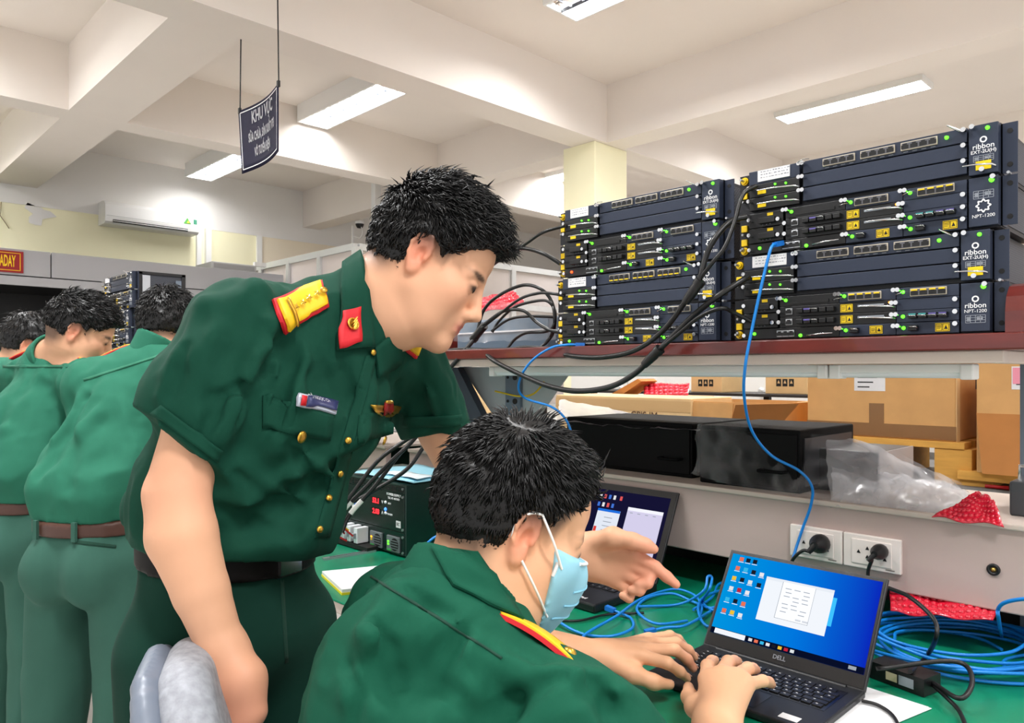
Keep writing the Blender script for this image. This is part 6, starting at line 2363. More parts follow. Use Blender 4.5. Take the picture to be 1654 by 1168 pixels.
for pix in ([(405, 475), (370, 525), (340, 570)], [(442, 560), (412, 615), (385, 680)], [(420, 600), (385, 625), (345, 640)], [(458, 560), (430, 590), (400, 612)], [(462, 585), (448, 640), (432, 690)],
            [(470, 722), (505, 760), (545, 790)], [(385, 762), (430, 795), (485, 818)], [(350, 822), (410, 845), (475, 858)], [(560, 600), (575, 640), (570, 690)], [(640, 620), (650, 660), (640, 690)],
            [(300, 560), (290, 600), (272, 640)], [(500, 520), (520, 560), (530, 610)], [(360, 640), (345, 675), (330, 700)]):
    sh1.fold(pix, .0065, 's', .011, .2)
for pix in ([(398, 480), (362, 530), (332, 575)], [(434, 560), (404, 615), (378, 680)], [(452, 590), (440, 640), (424, 690)], [(478, 715), (512, 752), (550, 780)], [(392, 752), (436, 786), (490, 808)], [(675, 600), (695, 640), (705, 675)]):
    sh1.fold(pix, .0065, 'u', .011, .2)
sh1.wrinkle(.0055, 9, seed=3, stretch=(1, 1, .55))
sh1.wrinkle(.0036, 20, seed=5, stretch=(1, 1, .6))
bp = C(430, 884, 1.08)
bn = camdir(-.12, 0, -1)
sh1.cut(bp, bn, bp, .55)
s1o, SV1, SF1 = sdf_part('shirt', sh1, M_SHIRT, m1)
# cuffs of the sleeves
def ring(name, axis_p, axis_d, r0, r1, h, m, parent, n=26, sq=None):
    mb = MB()
    d = Vector(axis_d).normalized()
    prof = [(r0, 0), (r0 + .0025, .004), (r1 + .0025, h - .003), (r1, h), (r1 - .008, h - .002), (r0 - .008, 0)]
    mb.lathe(prof, axis_p, d, n)
    return part(name, mb, m, parent, True)
# belt
bl1 = Sdf((-1.50, .15, .88), (-.6, 1.1, 1.12), .0046)
bl1.cap(P0 + Vector((0, 0, .06)), P0 - Vector((0, 0, .10)), .107, .107, .03, lax, 1.24)
bl1.cut(bp + bn * -.004, -bn, bp, .55)
bl1.cut(bp + bn * .032, bn, bp, .55)
_, BV1, BF1 = sdf_part('belt', bl1, mat('dark_belt', (13, 10, 10), .55, spec=.2), m1)
# trousers
tr1 = Sdf((-1.60, .05, .03), (-.5, 1.15, 1.10), .0075)
hp1 = P0 - Vector((0, 0, .10))
tr1.cap(P0, hp1, .104, .108, .03, lax, 1.22)
hipR1, hipL1 = hp1 - lax * .075, hp1 + lax * .085
hipR1.z = hipL1.z = hp1.z - .02
tr1.ell(hp1 - fwd * .035, (.095, .095, .10), None, .06)
legs_sdf(tr1, hipL1, hipR1, hipL1 + fwd * .05 - Vector((0, 0, .42)), hipR1 + fwd * .02 - Vector((0, 0, .42)), Vector((hipL1.x, hipL1.y, .10)) + fwd * .02, Vector((hipR1.x, hipR1.y, .10)) - fwd * .04, (.088, .072, .076))
tr1.wrinkle(.006, 8, seed=9, stretch=(1, 1, .5))
tr1.cut(bp + bn * .028, -bn, bp, .6)
tr1.cut(Vector((0, 0, .06)), (0, 0, -1), hp1 - Vector((0, 0, .85)), .6)
_, TV1, TF1 = sdf_part('trousers', tr1, M_TROU, m1)
shoe(m1, hipL1 + fwd * .03, fwd)
shoe(m1, hipR1 - fwd * .03, fwd)
bv1 = bvh_of((SV1, SF1))
bvt1 = bvh_of((TV1, TF1))
# collar
col1 = Sdf((-1.2, .45, 1.25), (-.6, 1.1, 1.62), .0042)
nk0, nk1 = C(560, 520, 1.19), C(608, 462, 1.185)
col1.cap(nk0, C(622, 446, 1.18), .074, .068, .01)
dn = (nk1 - nk0).normalized()
col1.cut(C(604, 455, 1.18), dn + camdir(-.25, 0, .1), nk1, .3)
col1.cut(nk0 + dn * .005, -dn, nk0, .3)
col1.cap(nk0 - dn * .05, C(640, 424, 1.18), .060, .060, .004, op='s')
bvc = bvh_of((SV1, SF1))
c1 = patch('collar_flap', [(556, 432), (588, 411), (600, 562), (540, 567)], M_SHIRT, m1, bvh_of((SV1, SF1), (V1, F1)), .010, .004, 8, 10)
patch('collar_flap', [(602, 562), (642, 530), (646, 585), (608, 612)], M_SHIRT, m1, bv1, .006, .004, 6, 5)
bvall = bvh_of((SV1, SF1), (V1, F1))
patch('collar_tab', [(546, 507), (577, 499), (574, 556), (541, 565)], M_REDC, m1, bvall, .0158, .002, 5, 6, 'red collar tab with a gold emblem')
l_, n_ = hit(bvall, 559, 531)
tabn = (CAMO - l_).normalized()
part('collar_emblem', MB().lathe([(.0095, 0), (.0095, .001), (.0085, .002), (.0075, .0012), (.0074, 0)], l_ + n_ * .019, n_, 18), M_GOLD, m1, True)
for k in range(3):
    part('emblem_wave', MB().cbox(l_ + n_ * .0195 + ZUP * (.004 * (k - 1)), (.012, .012, .0014), (n_.orthogonal().normalized(), n_, n_.cross(n_.orthogonal().normalized()))), M_GOLD, m1, True)
# shoulder boards
patch('shoulder_board_edge', [(437, 485), (521, 458), (530, 498), (456, 538)], M_REDC, m1, bv1, .0065, .004, 8, 6, 'red edging of the shoulder board')
patch('shoulder_board', [(441, 488), (519, 463), (526, 495), (458, 532)], M_GOLDC, m1, bv1, .0115, .004, 8, 6, 'yellow shoulder board with four stars')
for k in range(4):
    l, n = hit(bv1, 464 + 14.5 * k, 504 - 6 * k)
    part('star', star_mb(l + n * .0175, n, (C(527, 478, 1.0) - C(445, 510, 1.0)), .0064), M_GOLD, m1, True)
button('board_button', 519, 481, .0055, M_GOLD, m1, bv1, .0165)
patch('stripe', [(450, 488), (453, 487), (470, 527), (467, 529)], M_GOLD, m1, bv1, .0162, .0012, 2, 6)
patch('shoulder_board_edge', [(645, 522), (690, 548), (668, 580), (645, 560)], M_REDC, m1, bv1, .006, .004, 6, 5)
patch('shoulder_board', [(648, 524), (685, 549), (667, 575), (648, 557)], M_GOLDC, m1, bv1, .0105, .004, 6, 5, 'yellow shoulder board on the far shoulder')
for k in range(2):
    l, n = hit(bv1, 657 + 13 * k, 541 + 8 * k)
    if l:
        part('star', star_mb(l + n * .015, n, ZUP, .008), M_GOLD, m1, True)
# name tag, badge, pockets, buttons
patch('name_tag', [(481, 636), (543, 652), (539, 671), (477, 655)], mat('tag_silver', (196, 200, 214), .3, metal=.3), m1, bv1, .006, .003, 5, 3, 'silver-blue name tag')
patch('name_tag_field', [(490, 640), (541, 653.5), (538, 668), (487, 655)], mat('tag_navy', (48, 54, 96), .35), m1, bv1, .0092, .0008, 5, 3)
patch('name_tag_flag', [(482, 639), (488, 640.5), (486, 654), (480, 653)], M_REDC, m1, bv1, .0092, .0008, 2, 2)
l, n = hit(bv1, 515, 654)
nx = (hit(bv1, 540, 660)[0] - hit(bv1, 480, 645)[0]).normalized()
ny = n.cross(nx)
tm = text_mesh('ĐỖ NGỌC CHÍNH', .0085, .0002, extrude=.0002)
Rm = Matrix((nx, ny, n)).transposed().to_4x4()
for v in tm.vertices:
    v.co = (l + n * .0120 + nx * v.co.x * .75 + ny * v.co.y) - WO(m1)
obj('name_lettering', tm, M_WPRINT, m1)
patch('pocket_flap', [(428, 640), (538, 668), (533, 712), (424, 692)], M_SHIRT, m1, bv1, .0035, .003, 8, 5)
patch('pocket_flap', [(580, 672), (634, 662), (632, 700), (578, 716)], M_SHIRT, m1, bv1, .0035, .003, 6, 5)
button('pocket_button', 480, 704, .0085, M_GOLD, m1, bv1, .008)
button('pocket_button', 613, 709, .0075, M_GOLD, m1, bv1, .008)
patch('placket', [(590, 575), (609, 572), (532, 868), (508, 868)], M_SHIRT, m1, bv1, .002, .0025, 4, 18)
for (px, py) in ((598, 570), (561, 712), (545, 765), (528, 806), (512, 855)):
    button('shirt_button', px, py, .005, M_GOLD, m1, bv1, .006)
# wing badge
l, n = hit(bv1, 621, 660)
patch('badge_wing', [(596, 655), (648, 654), (640, 664), (603, 665)], M_GOLD, m1, bv1, .006, .002, 6, 3, 'gold wings of the chest badge')
patch('badge_feathers', [(604, 664), (641, 663), (630, 673), (612, 674)], M_GOLD, m1, bv1, .005, .002, 4, 3)
patch('badge_shield', [(615, 650), (628, 650), (629, 668), (614, 668)], mat('badge_red', (150, 20, 24), .35), m1, bv1, .0085, .002, 3, 3, 'red shield of the chest badge')
patch('badge_top', [(617, 647), (626, 647), (628, 651), (615, 651)], M_GOLD, m1, bv1, .0085, .002, 3, 2)
# sleeve seams and belt buckle
patch('cuff', [(246, 668), (350, 747), (359, 727), (262, 655)], M_SHIRT, m1, bv1, .002, .002, 12, 4)
patch('cuff', [(650, 690), (742, 688), (744, 670), (655, 672)], M_SHIRT, m1, bv1, .002, .002, 8, 3)
pb1 = bvh_of((TV1, TF1), (SV1, SF1))
l = C(466, 899, .93)
l, n = hit(bvh_of((BV1, BF1)), 466, 912)
if l is not None:
    bx_x = ZUP.cross(n).normalized()
    part('belt_buckle', MB().cbox(l + n * .003, (.040, .006, .024), (bx_x, n, bx_x.cross(n))), M_CHROME, m1, True)
patch('pocket_seam', [(452, 930), (458, 928), (466, 1070), (460, 1072)], mat('seam_dark', (9, 56, 42), .9), m1, bvt1, .0005, .0012, 2, 12)

# ------------------------------------------------------------------ the seated man in a mask
m2 = thing('person', 'seated man in a green uniform and light blue face mask typing on the laptop', 'person', (-.74, .36, 0), PERS)
f2 = Frame((0, 0, 0), camdir(.865, .27, -.42), camdir(.36, .10, .90), .955)
f2.o = C(853, 865, .862) + f2.l * (.074 * f2.s)
RS2, RE2, RW2 = Vector((-.505, .580, .925)), Vector((-.42, .76, .78)), onZ(1158, 1172, .815)
LS2, LE2, LW2 = Vector((-.838, .60, .965)), Vector((-.94, .80, .862)), onZ(972, 1062, .812)
NB2 = Vector((-.682, .565, 1.01))
CH2, WA2, PE2 = Vector((-.678, .51, .88)), Vector((-.70, .43, .70)), Vector((-.70, .40, .54))
sd = Sdf((-1.12, .40, .735), (-.30, 1.28, 1.30), .0031)
face_sdf(sd, f2)
sd.cap(f2(-.018, 0, -.045), NB2, .056, .062, .03)
sd.cap(f2(.028, 0, -.072), NB2 + Vector((.02, .05, .0)), .036, .048, .03)
sd.cap(NB2, CH2, .06, .07, .03)
sd.cap(CH2, RS2, .06, .045, .03)
sd.cap(CH2, LS2, .06, .045, .03)
sd.cap(RS2, RE2, .040, .038, .006)
sd.cap(RE2, RE2.lerp(RW2, .4), .040, .041, .006)
sd.cap(RE2.lerp(RW2, .4), RW2, .041, .0285, .006)
sd.cap(LS2, LE2, .046, .040, .02)
sd.cap(LE2, LE2.lerp(LW2, .4), .038, .036, .006)
sd.cap(LE2.lerp(LW2, .4), LW2, .036, .026, .006)
# left hand
def zpt(x, y, z):
    return onZ(x, y, z)
mcl = [zpt(1036, 1060, .823), zpt(1046, 1050, .826), zpt(1050, 1041, .824), zpt(1048, 1033, .82)]
for b in mcl:
    sd.cap(LW2, b, .0215, .0125, .016)
sd.chain([mcl[0], zpt(1078, 1071, .820), zpt(1098, 1085, .800), zpt(1110, 1096, .783)], [.0120, .0100, .0090, .0072], .005)
sd.chain([mcl[1], zpt(1090, 1050, .823), zpt(1110, 1065, .803), zpt(1120, 1080, .785)], [.0120, .0100, .0090, .0072], .005)
sd.chain([mcl[2], zpt(1092, 1038, .822), zpt(1112, 1050, .803), zpt(1122, 1062, .786)], [.0115, .0095, .0086, .0070], .005)
sd.chain([mcl[3], zpt(1082, 1026, .818), zpt(1096, 1032, .805), zpt(1106, 1042, .788)], [.0100, .0085, .0078, .0064], .005)
sd.chain([zpt(990, 1072, .808), zpt(1022, 1088, .802), zpt(1056, 1102, .790), zpt(1082, 1106, .782)], [.0175, .0145, .0115, .0082], .010)
# right hand
mcr = [zpt(1142, 1098, .835), zpt(1165, 1090, .842), zpt(1189, 1093, .838), zpt(1206, 1106, .828)]
for b in mcr:
    sd.cap(RW2, b, .0235, .0135, .018)
sd.chain([mcr[0], zpt(1143, 1076, .832), zpt(1150, 1068, .808), zpt(1155, 1066, .785)], [.0125, .0105, .0094, .0076], .005)
sd.chain([mcr[1], zpt(1176, 1070, .836), zpt(1186, 1068, .808), zpt(1192, 1068, .785)], [.0125, .0105, .0094, .0076], .005)
sd.chain([mcr[2], zpt(1208, 1080, .832), zpt(1216, 1080, .806), zpt(1222, 1082, .785)], [.0120, .0100, .0090, .0074], .005)
sd.chain([mcr[3], zpt(1232, 1100, .820), zpt(1242, 1102, .800), zpt(1247, 1106, .785)], [.0105, .0090, .0082, .0068], .005)
sd.chain([zpt(1150, 1160, .815), zpt(1124, 1142, .812), zpt(1114, 1126, .800), zpt(1112, 1110, .787)], [.0185, .0150, .0118, .0086], .010)
bd2, V2, F2 = sdf_part('body', sd, M_SKIN, m2, skin_colors(f2, (232, 178, 140), pinkish([(zpt(1115, 1078, .79), .03), (zpt(1230, 1095, .79), .03)])), 1)
hair_part(f2, m2, 33, thick=.012, flow=None, n=9500, length=.025, lift=.10, front=.001, xmax=.072, temple=((.056, .068, .018), (.034, .026, .030)), whorl=(-.050, -.030, .115), nape=-.070, curl=.14, bald=((-.050, -.030, .132), (.030, .016, .012)))
# nails of the typing hands
for fin in (((1110, 1096, .783), (1098, 1085, .800)), ((1120, 1080, .785), (1110, 1065, .803)), ((1122, 1062, .786), (1112, 1050, .803)), ((1082, 1106, .782), (1056, 1102, .790))):
    a, b = zpt(*fin[0]), zpt(*fin[1])
    d = (a - b).normalized()
    up = (ZUP - d * ZUP.dot(d)).normalized()
    part('nail', MB().cbox(a + up * .0068 - d * .002, (.011, .009, .0012), (d, up.cross(d), up)), mat('nail', (240, 190, 170), .25), m2, True)
# mask
mk = Sdf(np.array(f2.o) - .2, np.array(f2.o) + .2, .0036)
face_sdf(mk, f2, .0055, False)
mk.ell(f2(.088, 0, -.05), [.038 * f2.s, .048 * f2.s, .056 * f2.s], f2.R(), .02)
mk.cut(f2(.042, 0, 0), -f2.f - f2.u * .25, f2.o, .25)
mk.cut(f2(.1, 0, -.006), f2.u + f2.f * .08, f2.o, .25)
mk.cut(f2(.05, 0, -.116), -f2.u, f2.o, .25)
_, MV, MF = sdf_part('face_mask', mk, mat('mask_blue', (150, 206, 226), .8, bump=(300, .1, .0006)), m2, None, 2)
bvm = bvh_of((MV, MF))
for (a, b) in (((.058, -.0655, -.022), (.004, -.0800, .030)), ((.071, -.0500, -.084), (.003, -.0795, -.030))):
    p, q_ = f2(*a), f2(*b)
    lh, nh, ih, dh = bvm.ray_cast(f2(a[0], -.25, a[2]), f2.l, .4)
    if lh is not None:
        p = lh
    part('ear_loop', MB().tube(spline([p, p.lerp(q_, .5) + (f2.l * -.006), q_], 6), .0016, 6), M_WHITE, m2, True)
part('ear_loop', MB().tube(spline([f2(.004, -.080, .030), f2(-.012, -.083, .026), f2(-.022, -.080, .008), f2(-.020, -.078, -.010)], 6), .0016, 6), M_WHITE, m2, True)
# white bound edges and pleats of the mask
M_MASKW = mat('mask_white', (236, 240, 242), .8)
def mask_line(name, pts, m, r):
    out = []
    for o_, d_ in pts:
        l, n, i, dist = bvm.ray_cast(o_, d_.normalized(), .4)
        if l is not None:
            out.append(l + n * .0004)
    out = [p for i, p in enumerate(out) if i == 0 or (p - out[i - 1]).length < .03]
    if len(out) > 2:
        part(name, MB().tube(out, r, 6), m, m2, True)
mask_line('mask_edge', [(f2(.25, -.056 + .112 * i / 20, -.010), -f2.f) for i in range(21)], M_MASKW, .0022)
for sg_ in (-1, 1):
    mask_line('mask_edge', [(f2(.050 + .006 * math.sin(math.pi * i / 16) - .010 * i / 16, .25 * sg_, -.016 - .094 * i / 16), f2.l * -sg_) for i in range(17)], M_MASKW, .0022)
for z_ in (-.034, -.054, -.074):
    mask_line('mask_pleat', [(f2(.25, -.052 + .104 * i / 20, z_ - .012 * abs(i - 10) / 10), -f2.f) for i in range(21)], mat('mask_blue_fold', (130, 190, 214), .8), .0014)
# shirt
sh2 = Sdf((-1.16, .10, .60), (-.28, .95, 1.16), .0046)
ax2 = Vector((1, 0, 0))
dR = (RE2 - RS2).normalized()
dL = (LE2 - LS2).normalized()
sh2.cap(RS2, RS2.lerp(RE2, .95), .066, .064, .02)
sh2.cap(LS2, LS2.lerp(LE2, .70), .064, .062, .03)
sh2.cut(RS2.lerp(RE2, .92), dR, RS2.lerp(RE2, 1.05), .12)
sh2.cut(LS2.lerp(LE2, .66), dL, LS2.lerp(LE2, .85), .12)
sh2.cap(PE2 + Vector((0, .0, .05)), WA2, .105, .105, .03, ax2, 1.30)
sh2.cap(WA2, CH2, .108, .106, .05, ax2, 1.20)
sh2.cap(CH2, NB2 - Vector((0, .01, .02)), .104, .072, .05, ax2, 1.14)
sh2.cap(RS2, NB2 - Vector((0, .015, .025)), .060, .070, .06)
sh2.cap(LS2, NB2 - Vector((0, .015, .025)), .060, .070, .06)
sh2.ell(Vector((-.665, .475, .93)), (.120, .085, .12), None, .05)
for pix, r, op in (([(900, 1095), (850, 1120), (800, 1165)], .014, 's'), ([(930, 1105), (880, 1140), (840, 1180)], .012, 'u'), ([(730, 1030), (705, 1075), (695, 1120)], .010, 's'),
                   ([(650, 960), (605, 1040), (575, 1120)], .012, 'u'), ([(965, 1110), (985, 1130), (1000, 1160)], .010, 's'), ([(640, 1010), (665, 1080), (655, 1160)], .012, 's'),
                   ([(760, 1060), (820, 1080), (880, 1100)], .010, 'u'), ([(560, 1060), (610, 1090), (680, 1100)], .012, 's')):
    sh2.fold(pix, r, op)
for pix in ([(742, 1020), (722, 1048), (700, 1078)], [(905, 1090), (870, 1110), (830, 1150)], [(600, 1000), (630, 1050), (640, 1110)], [(560, 1080), (580, 1120), (575, 1160)], [(700, 1110), (740, 1130), (770, 1160)], [(960, 1105), (980, 1130), (990, 1160)], [(660, 950), (690, 975), (730, 990)]):
    sh2.fold(pix, .0065, 's', .011, .2)
sh2.wrinkle(.0055, 9, seed=13, stretch=(1, 1, .6))
sh2.wrinkle(.0034, 22, seed=15)
M_SHIRT2M = mat('green_uniform_cloth_bright', (12, 78, 58), .85, var=(5, .06), bump=(500, .12, .0006), spec=.2)
_, SV2, SF2 = sdf_part('shirt', sh2, M_SHIRT2M, m2)
bv2 = bvh_of((SV2, SF2))
# collar
col2 = Sdf(np.array(NB2) - .18, np.array(NB2) + .18, .0042)
n0, n1_ = NB2 - Vector((0, .015, .01)), f2(-.022, 0, -.055)
dn2 = (n1_ - n0).normalized()
col2.cap(n0, n0 + dn2 * .12, .079, .074, .01)
cp = n0 + dn2 * .062
col2.cut(cp, dn2 + Vector((0, .15, 0)), cp, .3)
col2.cut(n0, -dn2, n0, .3)
col2.cap(n0 - dn2 * .05, n0 + dn2 * .2, .0665, .0665, .004, op='s')
_, CV2, CF2 = sdf_part('collar_band', col2, M_SHIRT2M, m2)
bvc2 = bvh_of((SV2, SF2), (CV2, CF2))
patch('collar_flap', [(698, 884), (772, 890), (843, 1004), (730, 948)], M_SHIRT2M, m2, bvh_of((SV2, SF2), (CV2, CF2), (V2, F2)), .005, .003, 10, 8)
patch('yoke_seam', [(600, 930), (812, 1062), (810, 1065), (598, 933)], mat('seam_dark', (9, 56, 42), .9), m2, bv2, .0012, .001, 70, 2)
ea, eb = C(934, 1080, .79), C(797, 992, .835)
wd2 = (C(865, 1030, 1.0) - CAMO).normalized() + Vector((0, 0, .14))
bdr, nn = board('shoulder_board_edge', ea, eb, wd2, .050, M_REDC, m2, .005, .006)
bdg, nn = board('shoulder_board', ea.lerp(eb, .02) + Vector((0, 0, .004)), eb.lerp(ea, .03) + Vector((0, 0, .004)), wd2, .044, M_GOLDC, m2, .004, .006)
part('board_button', MB().lathe([(.008, 0), (.008, .003), (.004, .006)], ea.lerp(eb, .10) + Vector((0, 0, .010)), nn, 12), M_GOLD, m2, True)
part('board_button', MB().lathe([(.008, 0), (.008, .003), (.004, .006)], ea.lerp(eb, .86) + Vector((0, 0, .010)), nn, 12), M_GOLD, m2, True)
tb = [C(832, 1002, .845), C(850, 1012, .845), C(841, 984, .85)]
part('collar_tab', MB().prism(tb, camdir(0, .004, 0)), M_REDC, m2, True, 'red collar tab')
# trousers, thighs on the seat
tr2 = Sdf((-1.12, .05, .03), (-.38, 1.15, .74), .0085)
for s_ in (-1, 1):
    h_ = Vector((PE2.x + .10 * s_, PE2.y, .545))
    kn = Vector((PE2.x + .13 * s_, .78, .56))
    ft = Vector((PE2.x + .13 * s_, .80, .10))
    tr2.cap(h_, kn, .098, .074, .03)
    tr2.cap(kn, ft, .072, .066, .03)
tr2.cap(PE2 + Vector((0, 0, .02)), PE2 + Vector((0, 0, .10)), .118, .116, .04, ax2, 1.3)
tr2.wrinkle(.005, 9, seed=19)
tr2.cut(PE2 + Vector((0, 0, .12)), ZUP, PE2, .5)
tr2.cut(Vector((0, 0, .06)), -ZUP, Vector((-.74, .8, .1)), .5)
sdf_part('trousers', tr2, M_TROU, m2)
for s_ in (-1, 1):
    shoe(m2, Vector((PE2.x + .13 * s_, .82, 0)), Vector((0, 1, 0)))

# ------------------------------------------------------------------ office chair
oc = thing('office_chair', 'grey fabric office chair behind the seated man, pale plastic back shell', 'chair', (-.78, .33, 0))
M_FAB = mat('grey_fabric', (160, 163, 171), .95, var=(90, .18), bump=(300, .3, .001))
M_SHELL = mat('pale_blue_plastic', (112, 121, 136), .4)
F_ = camdir(.95, .30)
S_ = camdir(-.30, .95)
F_.normalize(); S_.normalize()
bc = C(216, 1048, .87)
def chair_pt(u, v, off):
    # u across the back, v up from the seat, off towards the sitter
    lean = .125 * (1 - v) ** 1.0
    p = Vector((bc.x, bc.y, 0)) + S_ * u + F_ * (off + lean + .25 * u * u)
    p.z = .56 + (bc.z - .56) * v
    return p
def back_rows(off, hw, v0, v1):
    rows = []
    for i in range(17):
        v = i / 16
        half = hw
        if v > .7:
            half *= math.sqrt(max(0.02, 1 - ((v - .7) / .3) ** 2.6))
        if v < .15:
            half *= .85 + .15 * v / .15
        rows.append([chair_pt(half * (j / 12 * 2 - 1), v0 + (v1 - v0) * v, off) for j in range(13)])
    return rows
def rounded_back(name, off, hw, r, v1, m):
    lo_ = Vector((bc.x, bc.y, 0)) - Vector((.30, .30, -.50))
    s_ = Sdf((lo_.x, lo_.y, .50), (lo_.x + .65, lo_.y + .65, 1.06), .006)
    for i in range(46):
        v = v1 * i / 45
        half = hw
        if v > .72 * v1:
            half *= math.sqrt(max(.05, 1 - ((v / v1 - .72) / .28) ** 2.4 * .85))
        a_, m_, b_ = chair_pt(-half, v, off), chair_pt(0, v, off), chair_pt(half, v, off)
        s_.cap(a_, m_, r, r, .001)
        s_.cap(m_, b_, r, r, .001)
    sdf_part(name, s_, m, oc, None, 2)
rounded_back('back_shell', .010, .128, .016, .93, M_SHELL)
rounded_back('back_cushion', .047, .115, .032, .905, M_FAB)
sc0 = Vector((bc.x, bc.y, 0)) + F_ * .30
st = MB()
st.cbox(sc0 + Vector((0, 0, .43)), (.46, .46, .05), (F_, S_, ZUP))
part('seat', st, M_FAB, oc, True)
part('seat_pan', MB().cbox(sc0 + Vector((0, 0, .392)), (.42, .42, .025), (F_, S_, ZUP)), M_SHELL, oc, True)
part('back_stem', MB().tube(spline([chair_pt(0, .1, -.02), chair_pt(0, .0, -.03) - Vector((0, 0, .08)), sc0 - F_ * .25 + Vector((0, 0, .385)), sc0 + Vector((0, 0, .38))], 6), .02, 8), M_BLACK, oc, True)
part('gas_column', MB().cyl((sc0.x, sc0.y, .10), (sc0.x, sc0.y, .38), .028, n=14), M_BLACK, oc, True)
for k in range(5):
    a = 2 * math.pi * k / 5 + .3
    e_ = Vector((sc0.x + .28 * math.cos(a), sc0.y + .28 * math.sin(a), .07))
    part('base_arm', MB().tube([(sc0.x, sc0.y, .10), e_], .02, 8, True, [.026, .016]), M_BLACK, oc, True)
    part('caster', MB().cyl(e_ + Vector((-.012, 0, -.042)), e_ + Vector((.012, 0, -.042)), .027, n=12), M_BLACK, oc, True)

# ------------------------------------------------------------------ men at the far bench
def far_man(label, pel, chest, neck, rs, ls, head_o, head_fw, head_up, re, rw, le, lw, cx, mats, seed, hair_kw={}, hairn=1500, belt_z=None, sc=.96, hh=.0075, red=None):
    t = thing('person', label, 'person', (pel.x, pel.y, 0), PERS)
    fr = Frame(head_o, head_fw, head_up, sc)
    lo = np.minimum.reduce([np.array(p) for p in (pel, chest, neck, rs, ls, head_o, re, rw, le, lw)]) - .22
    hi = np.maximum.reduce([np.array(p) for p in (pel, chest, neck, rs, ls, head_o, re, rw, le, lw)]) + .22
    lo_b = lo.copy()
    lo_b[2] = min(rw.z, lw.z, chest.z) - .15
    s_ = Sdf(lo_b, hi, .0055)
    face_sdf(s_, fr)
    s_.cap(fr(-.018, 0, -.045), neck, .055, .060, .03)
    s_.cap(neck, chest, .06, .06, .03)
    for a, b, c_ in ((rs, re, rw), (ls, le, lw)):
        s_.cap(neck, a, .05, .045, .03)
        s_.cap(a, b, .046, .040, .02)
        s_.cap(b, c_, .040, .026, .02)
        d = (c_ - b).normalized()
        sd_ = d.orthogonal().normalized()
        for k in range(4):
            e_ = c_ + d * .085 + sd_ * (.018 * (k - 1.5))
            s_.cap(c_, e_, .018, .012, .012)
            s_.cap(e_, e_ + d * .05 - ZUP * .02, .010, .008, .004)
        s_.cap(c_ + sd_ * .02, c_ + sd_ * .05 + d * .05, .015, .010, .01)
    sdf_part('body', s_, M_SKIN, t, skin_colors(fr, (222, 168, 134)))
    hair_part(fr, t, seed, n=hairn, **hair_kw)
    la = (ls - rs).normalized()
    q = Sdf(lo - .02, hi + .02, hh)
    bz = belt_z
    for a, b in ((rs, re), (ls, le)):
        q.cap(a, a.lerp(b, .85), .070, .066, .03)
        q.cut(a.lerp(b, .76), (b - a).normalized(), a.lerp(b, .9), .13)
    q.cap(Vector((pel.x, pel.y, bz - .02)), pel.lerp(chest, .35), .122, .124, .04, la, 1.28)
    q.cap(pel.lerp(chest, .35), chest, .124, .118, .05, la, 1.35)
    q.cap(chest, neck - Vector((0, 0, .02)), .118, .066, .05, la, 1.35)
    for a, b in ((rs, re), (ls, le)):
        q.cap(a, neck - Vector((0, 0, .03)), .064, .066, .05)
    fwv = la.cross(ZUP)
    q.cap(pel - la * .09 - fwv * .06 + Vector((0, 0, .03)), pel + la * .09 - fwv * .06 + Vector((0, 0, .03)), .05, .05, .06)
    rr_ = random.Random(seed)
    for k in range(5):
        a = chest - fwv * .13 + la * rr_.uniform(-.12, .12) + ZUP * rr_.uniform(-.02, .08)
        b = pel - fwv * .15 + la * rr_.uniform(-.10, .10) + ZUP * rr_.uniform(.06, .16)
        q.fold([proj(a), proj(a.lerp(b, .5)), proj(b)], .013, 's' if k % 2 else 'u')
    q.wrinkle(.0085, 8, seed=seed, stretch=(1, 1, .5))
    q.wrinkle(.0035, 19, seed=seed + 2, stretch=(1, 1, .7))
    q.cut(Vector((pel.x, pel.y, bz)), -ZUP, pel - ZUP * .2, .6)
    _, sv, sf = sdf_part('shirt', q, mats[0], t)
    b_ = Sdf(np.array((pel.x - .3, pel.y - .3, bz - .08)), np.array((pel.x + .3, pel.y + .3, bz + .06)), .006)
    b_.cap(Vector((pel.x, pel.y, bz + .1)), Vector((pel.x, pel.y, bz - .1)), .121, .121, .03, la, 1.26)
    b_.cut(Vector((0, 0, bz + .004)), ZUP, (pel.x, pel.y, bz), .5)
    b_.cut(Vector((0, 0, bz - .034)), -ZUP, (pel.x, pel.y, bz), .5)
    sdf_part('belt', b_, M_BELT, t)
    tr = Sdf(np.array((pel.x - .36, pel.y - .36, .03)), np.array((pel.x + .36, pel.y + .36, bz + .05)), .009)
    hz = bz - .10
    pc_ = Vector((pel.x, pel.y, hz))
    tr.cap(Vector((pel.x, pel.y, bz)), pc_, .116, .122, .03, la, 1.25)
    for s2 in (-1, 1):
        tr.ell(pc_ + la * (.062 * s2) - fwv * .062 - ZUP * .03, (.082, .082, .10), None, .035)
    hl, hr = pc_ + la * .092 - ZUP * .02, pc_ - la * .092 - ZUP * .02
    legs_sdf(tr, hl, hr, hl + la * .02 - ZUP * (hl.z - .48), hr - la * .02 - ZUP * (hl.z - .48), Vector((hl.x, hl.y, .1)) + la * .03 - fwv * .03, Vector((hr.x, hr.y, .1)) - la * .03 - fwv * .03, (.094, .080, .078), .02)
    tr.wrinkle(.007, 8, seed=seed + 4, stretch=(1, 1, .5))
    tr.cut(Vector((0, 0, bz - .03)), ZUP, (pel.x, pel.y, bz), .5)
    tr.cut(Vector((0, 0, .06)), -ZUP, (pel.x, pel.y, .1), .5)
    _, tv, tf = sdf_part('trousers', tr, mats[1], t)
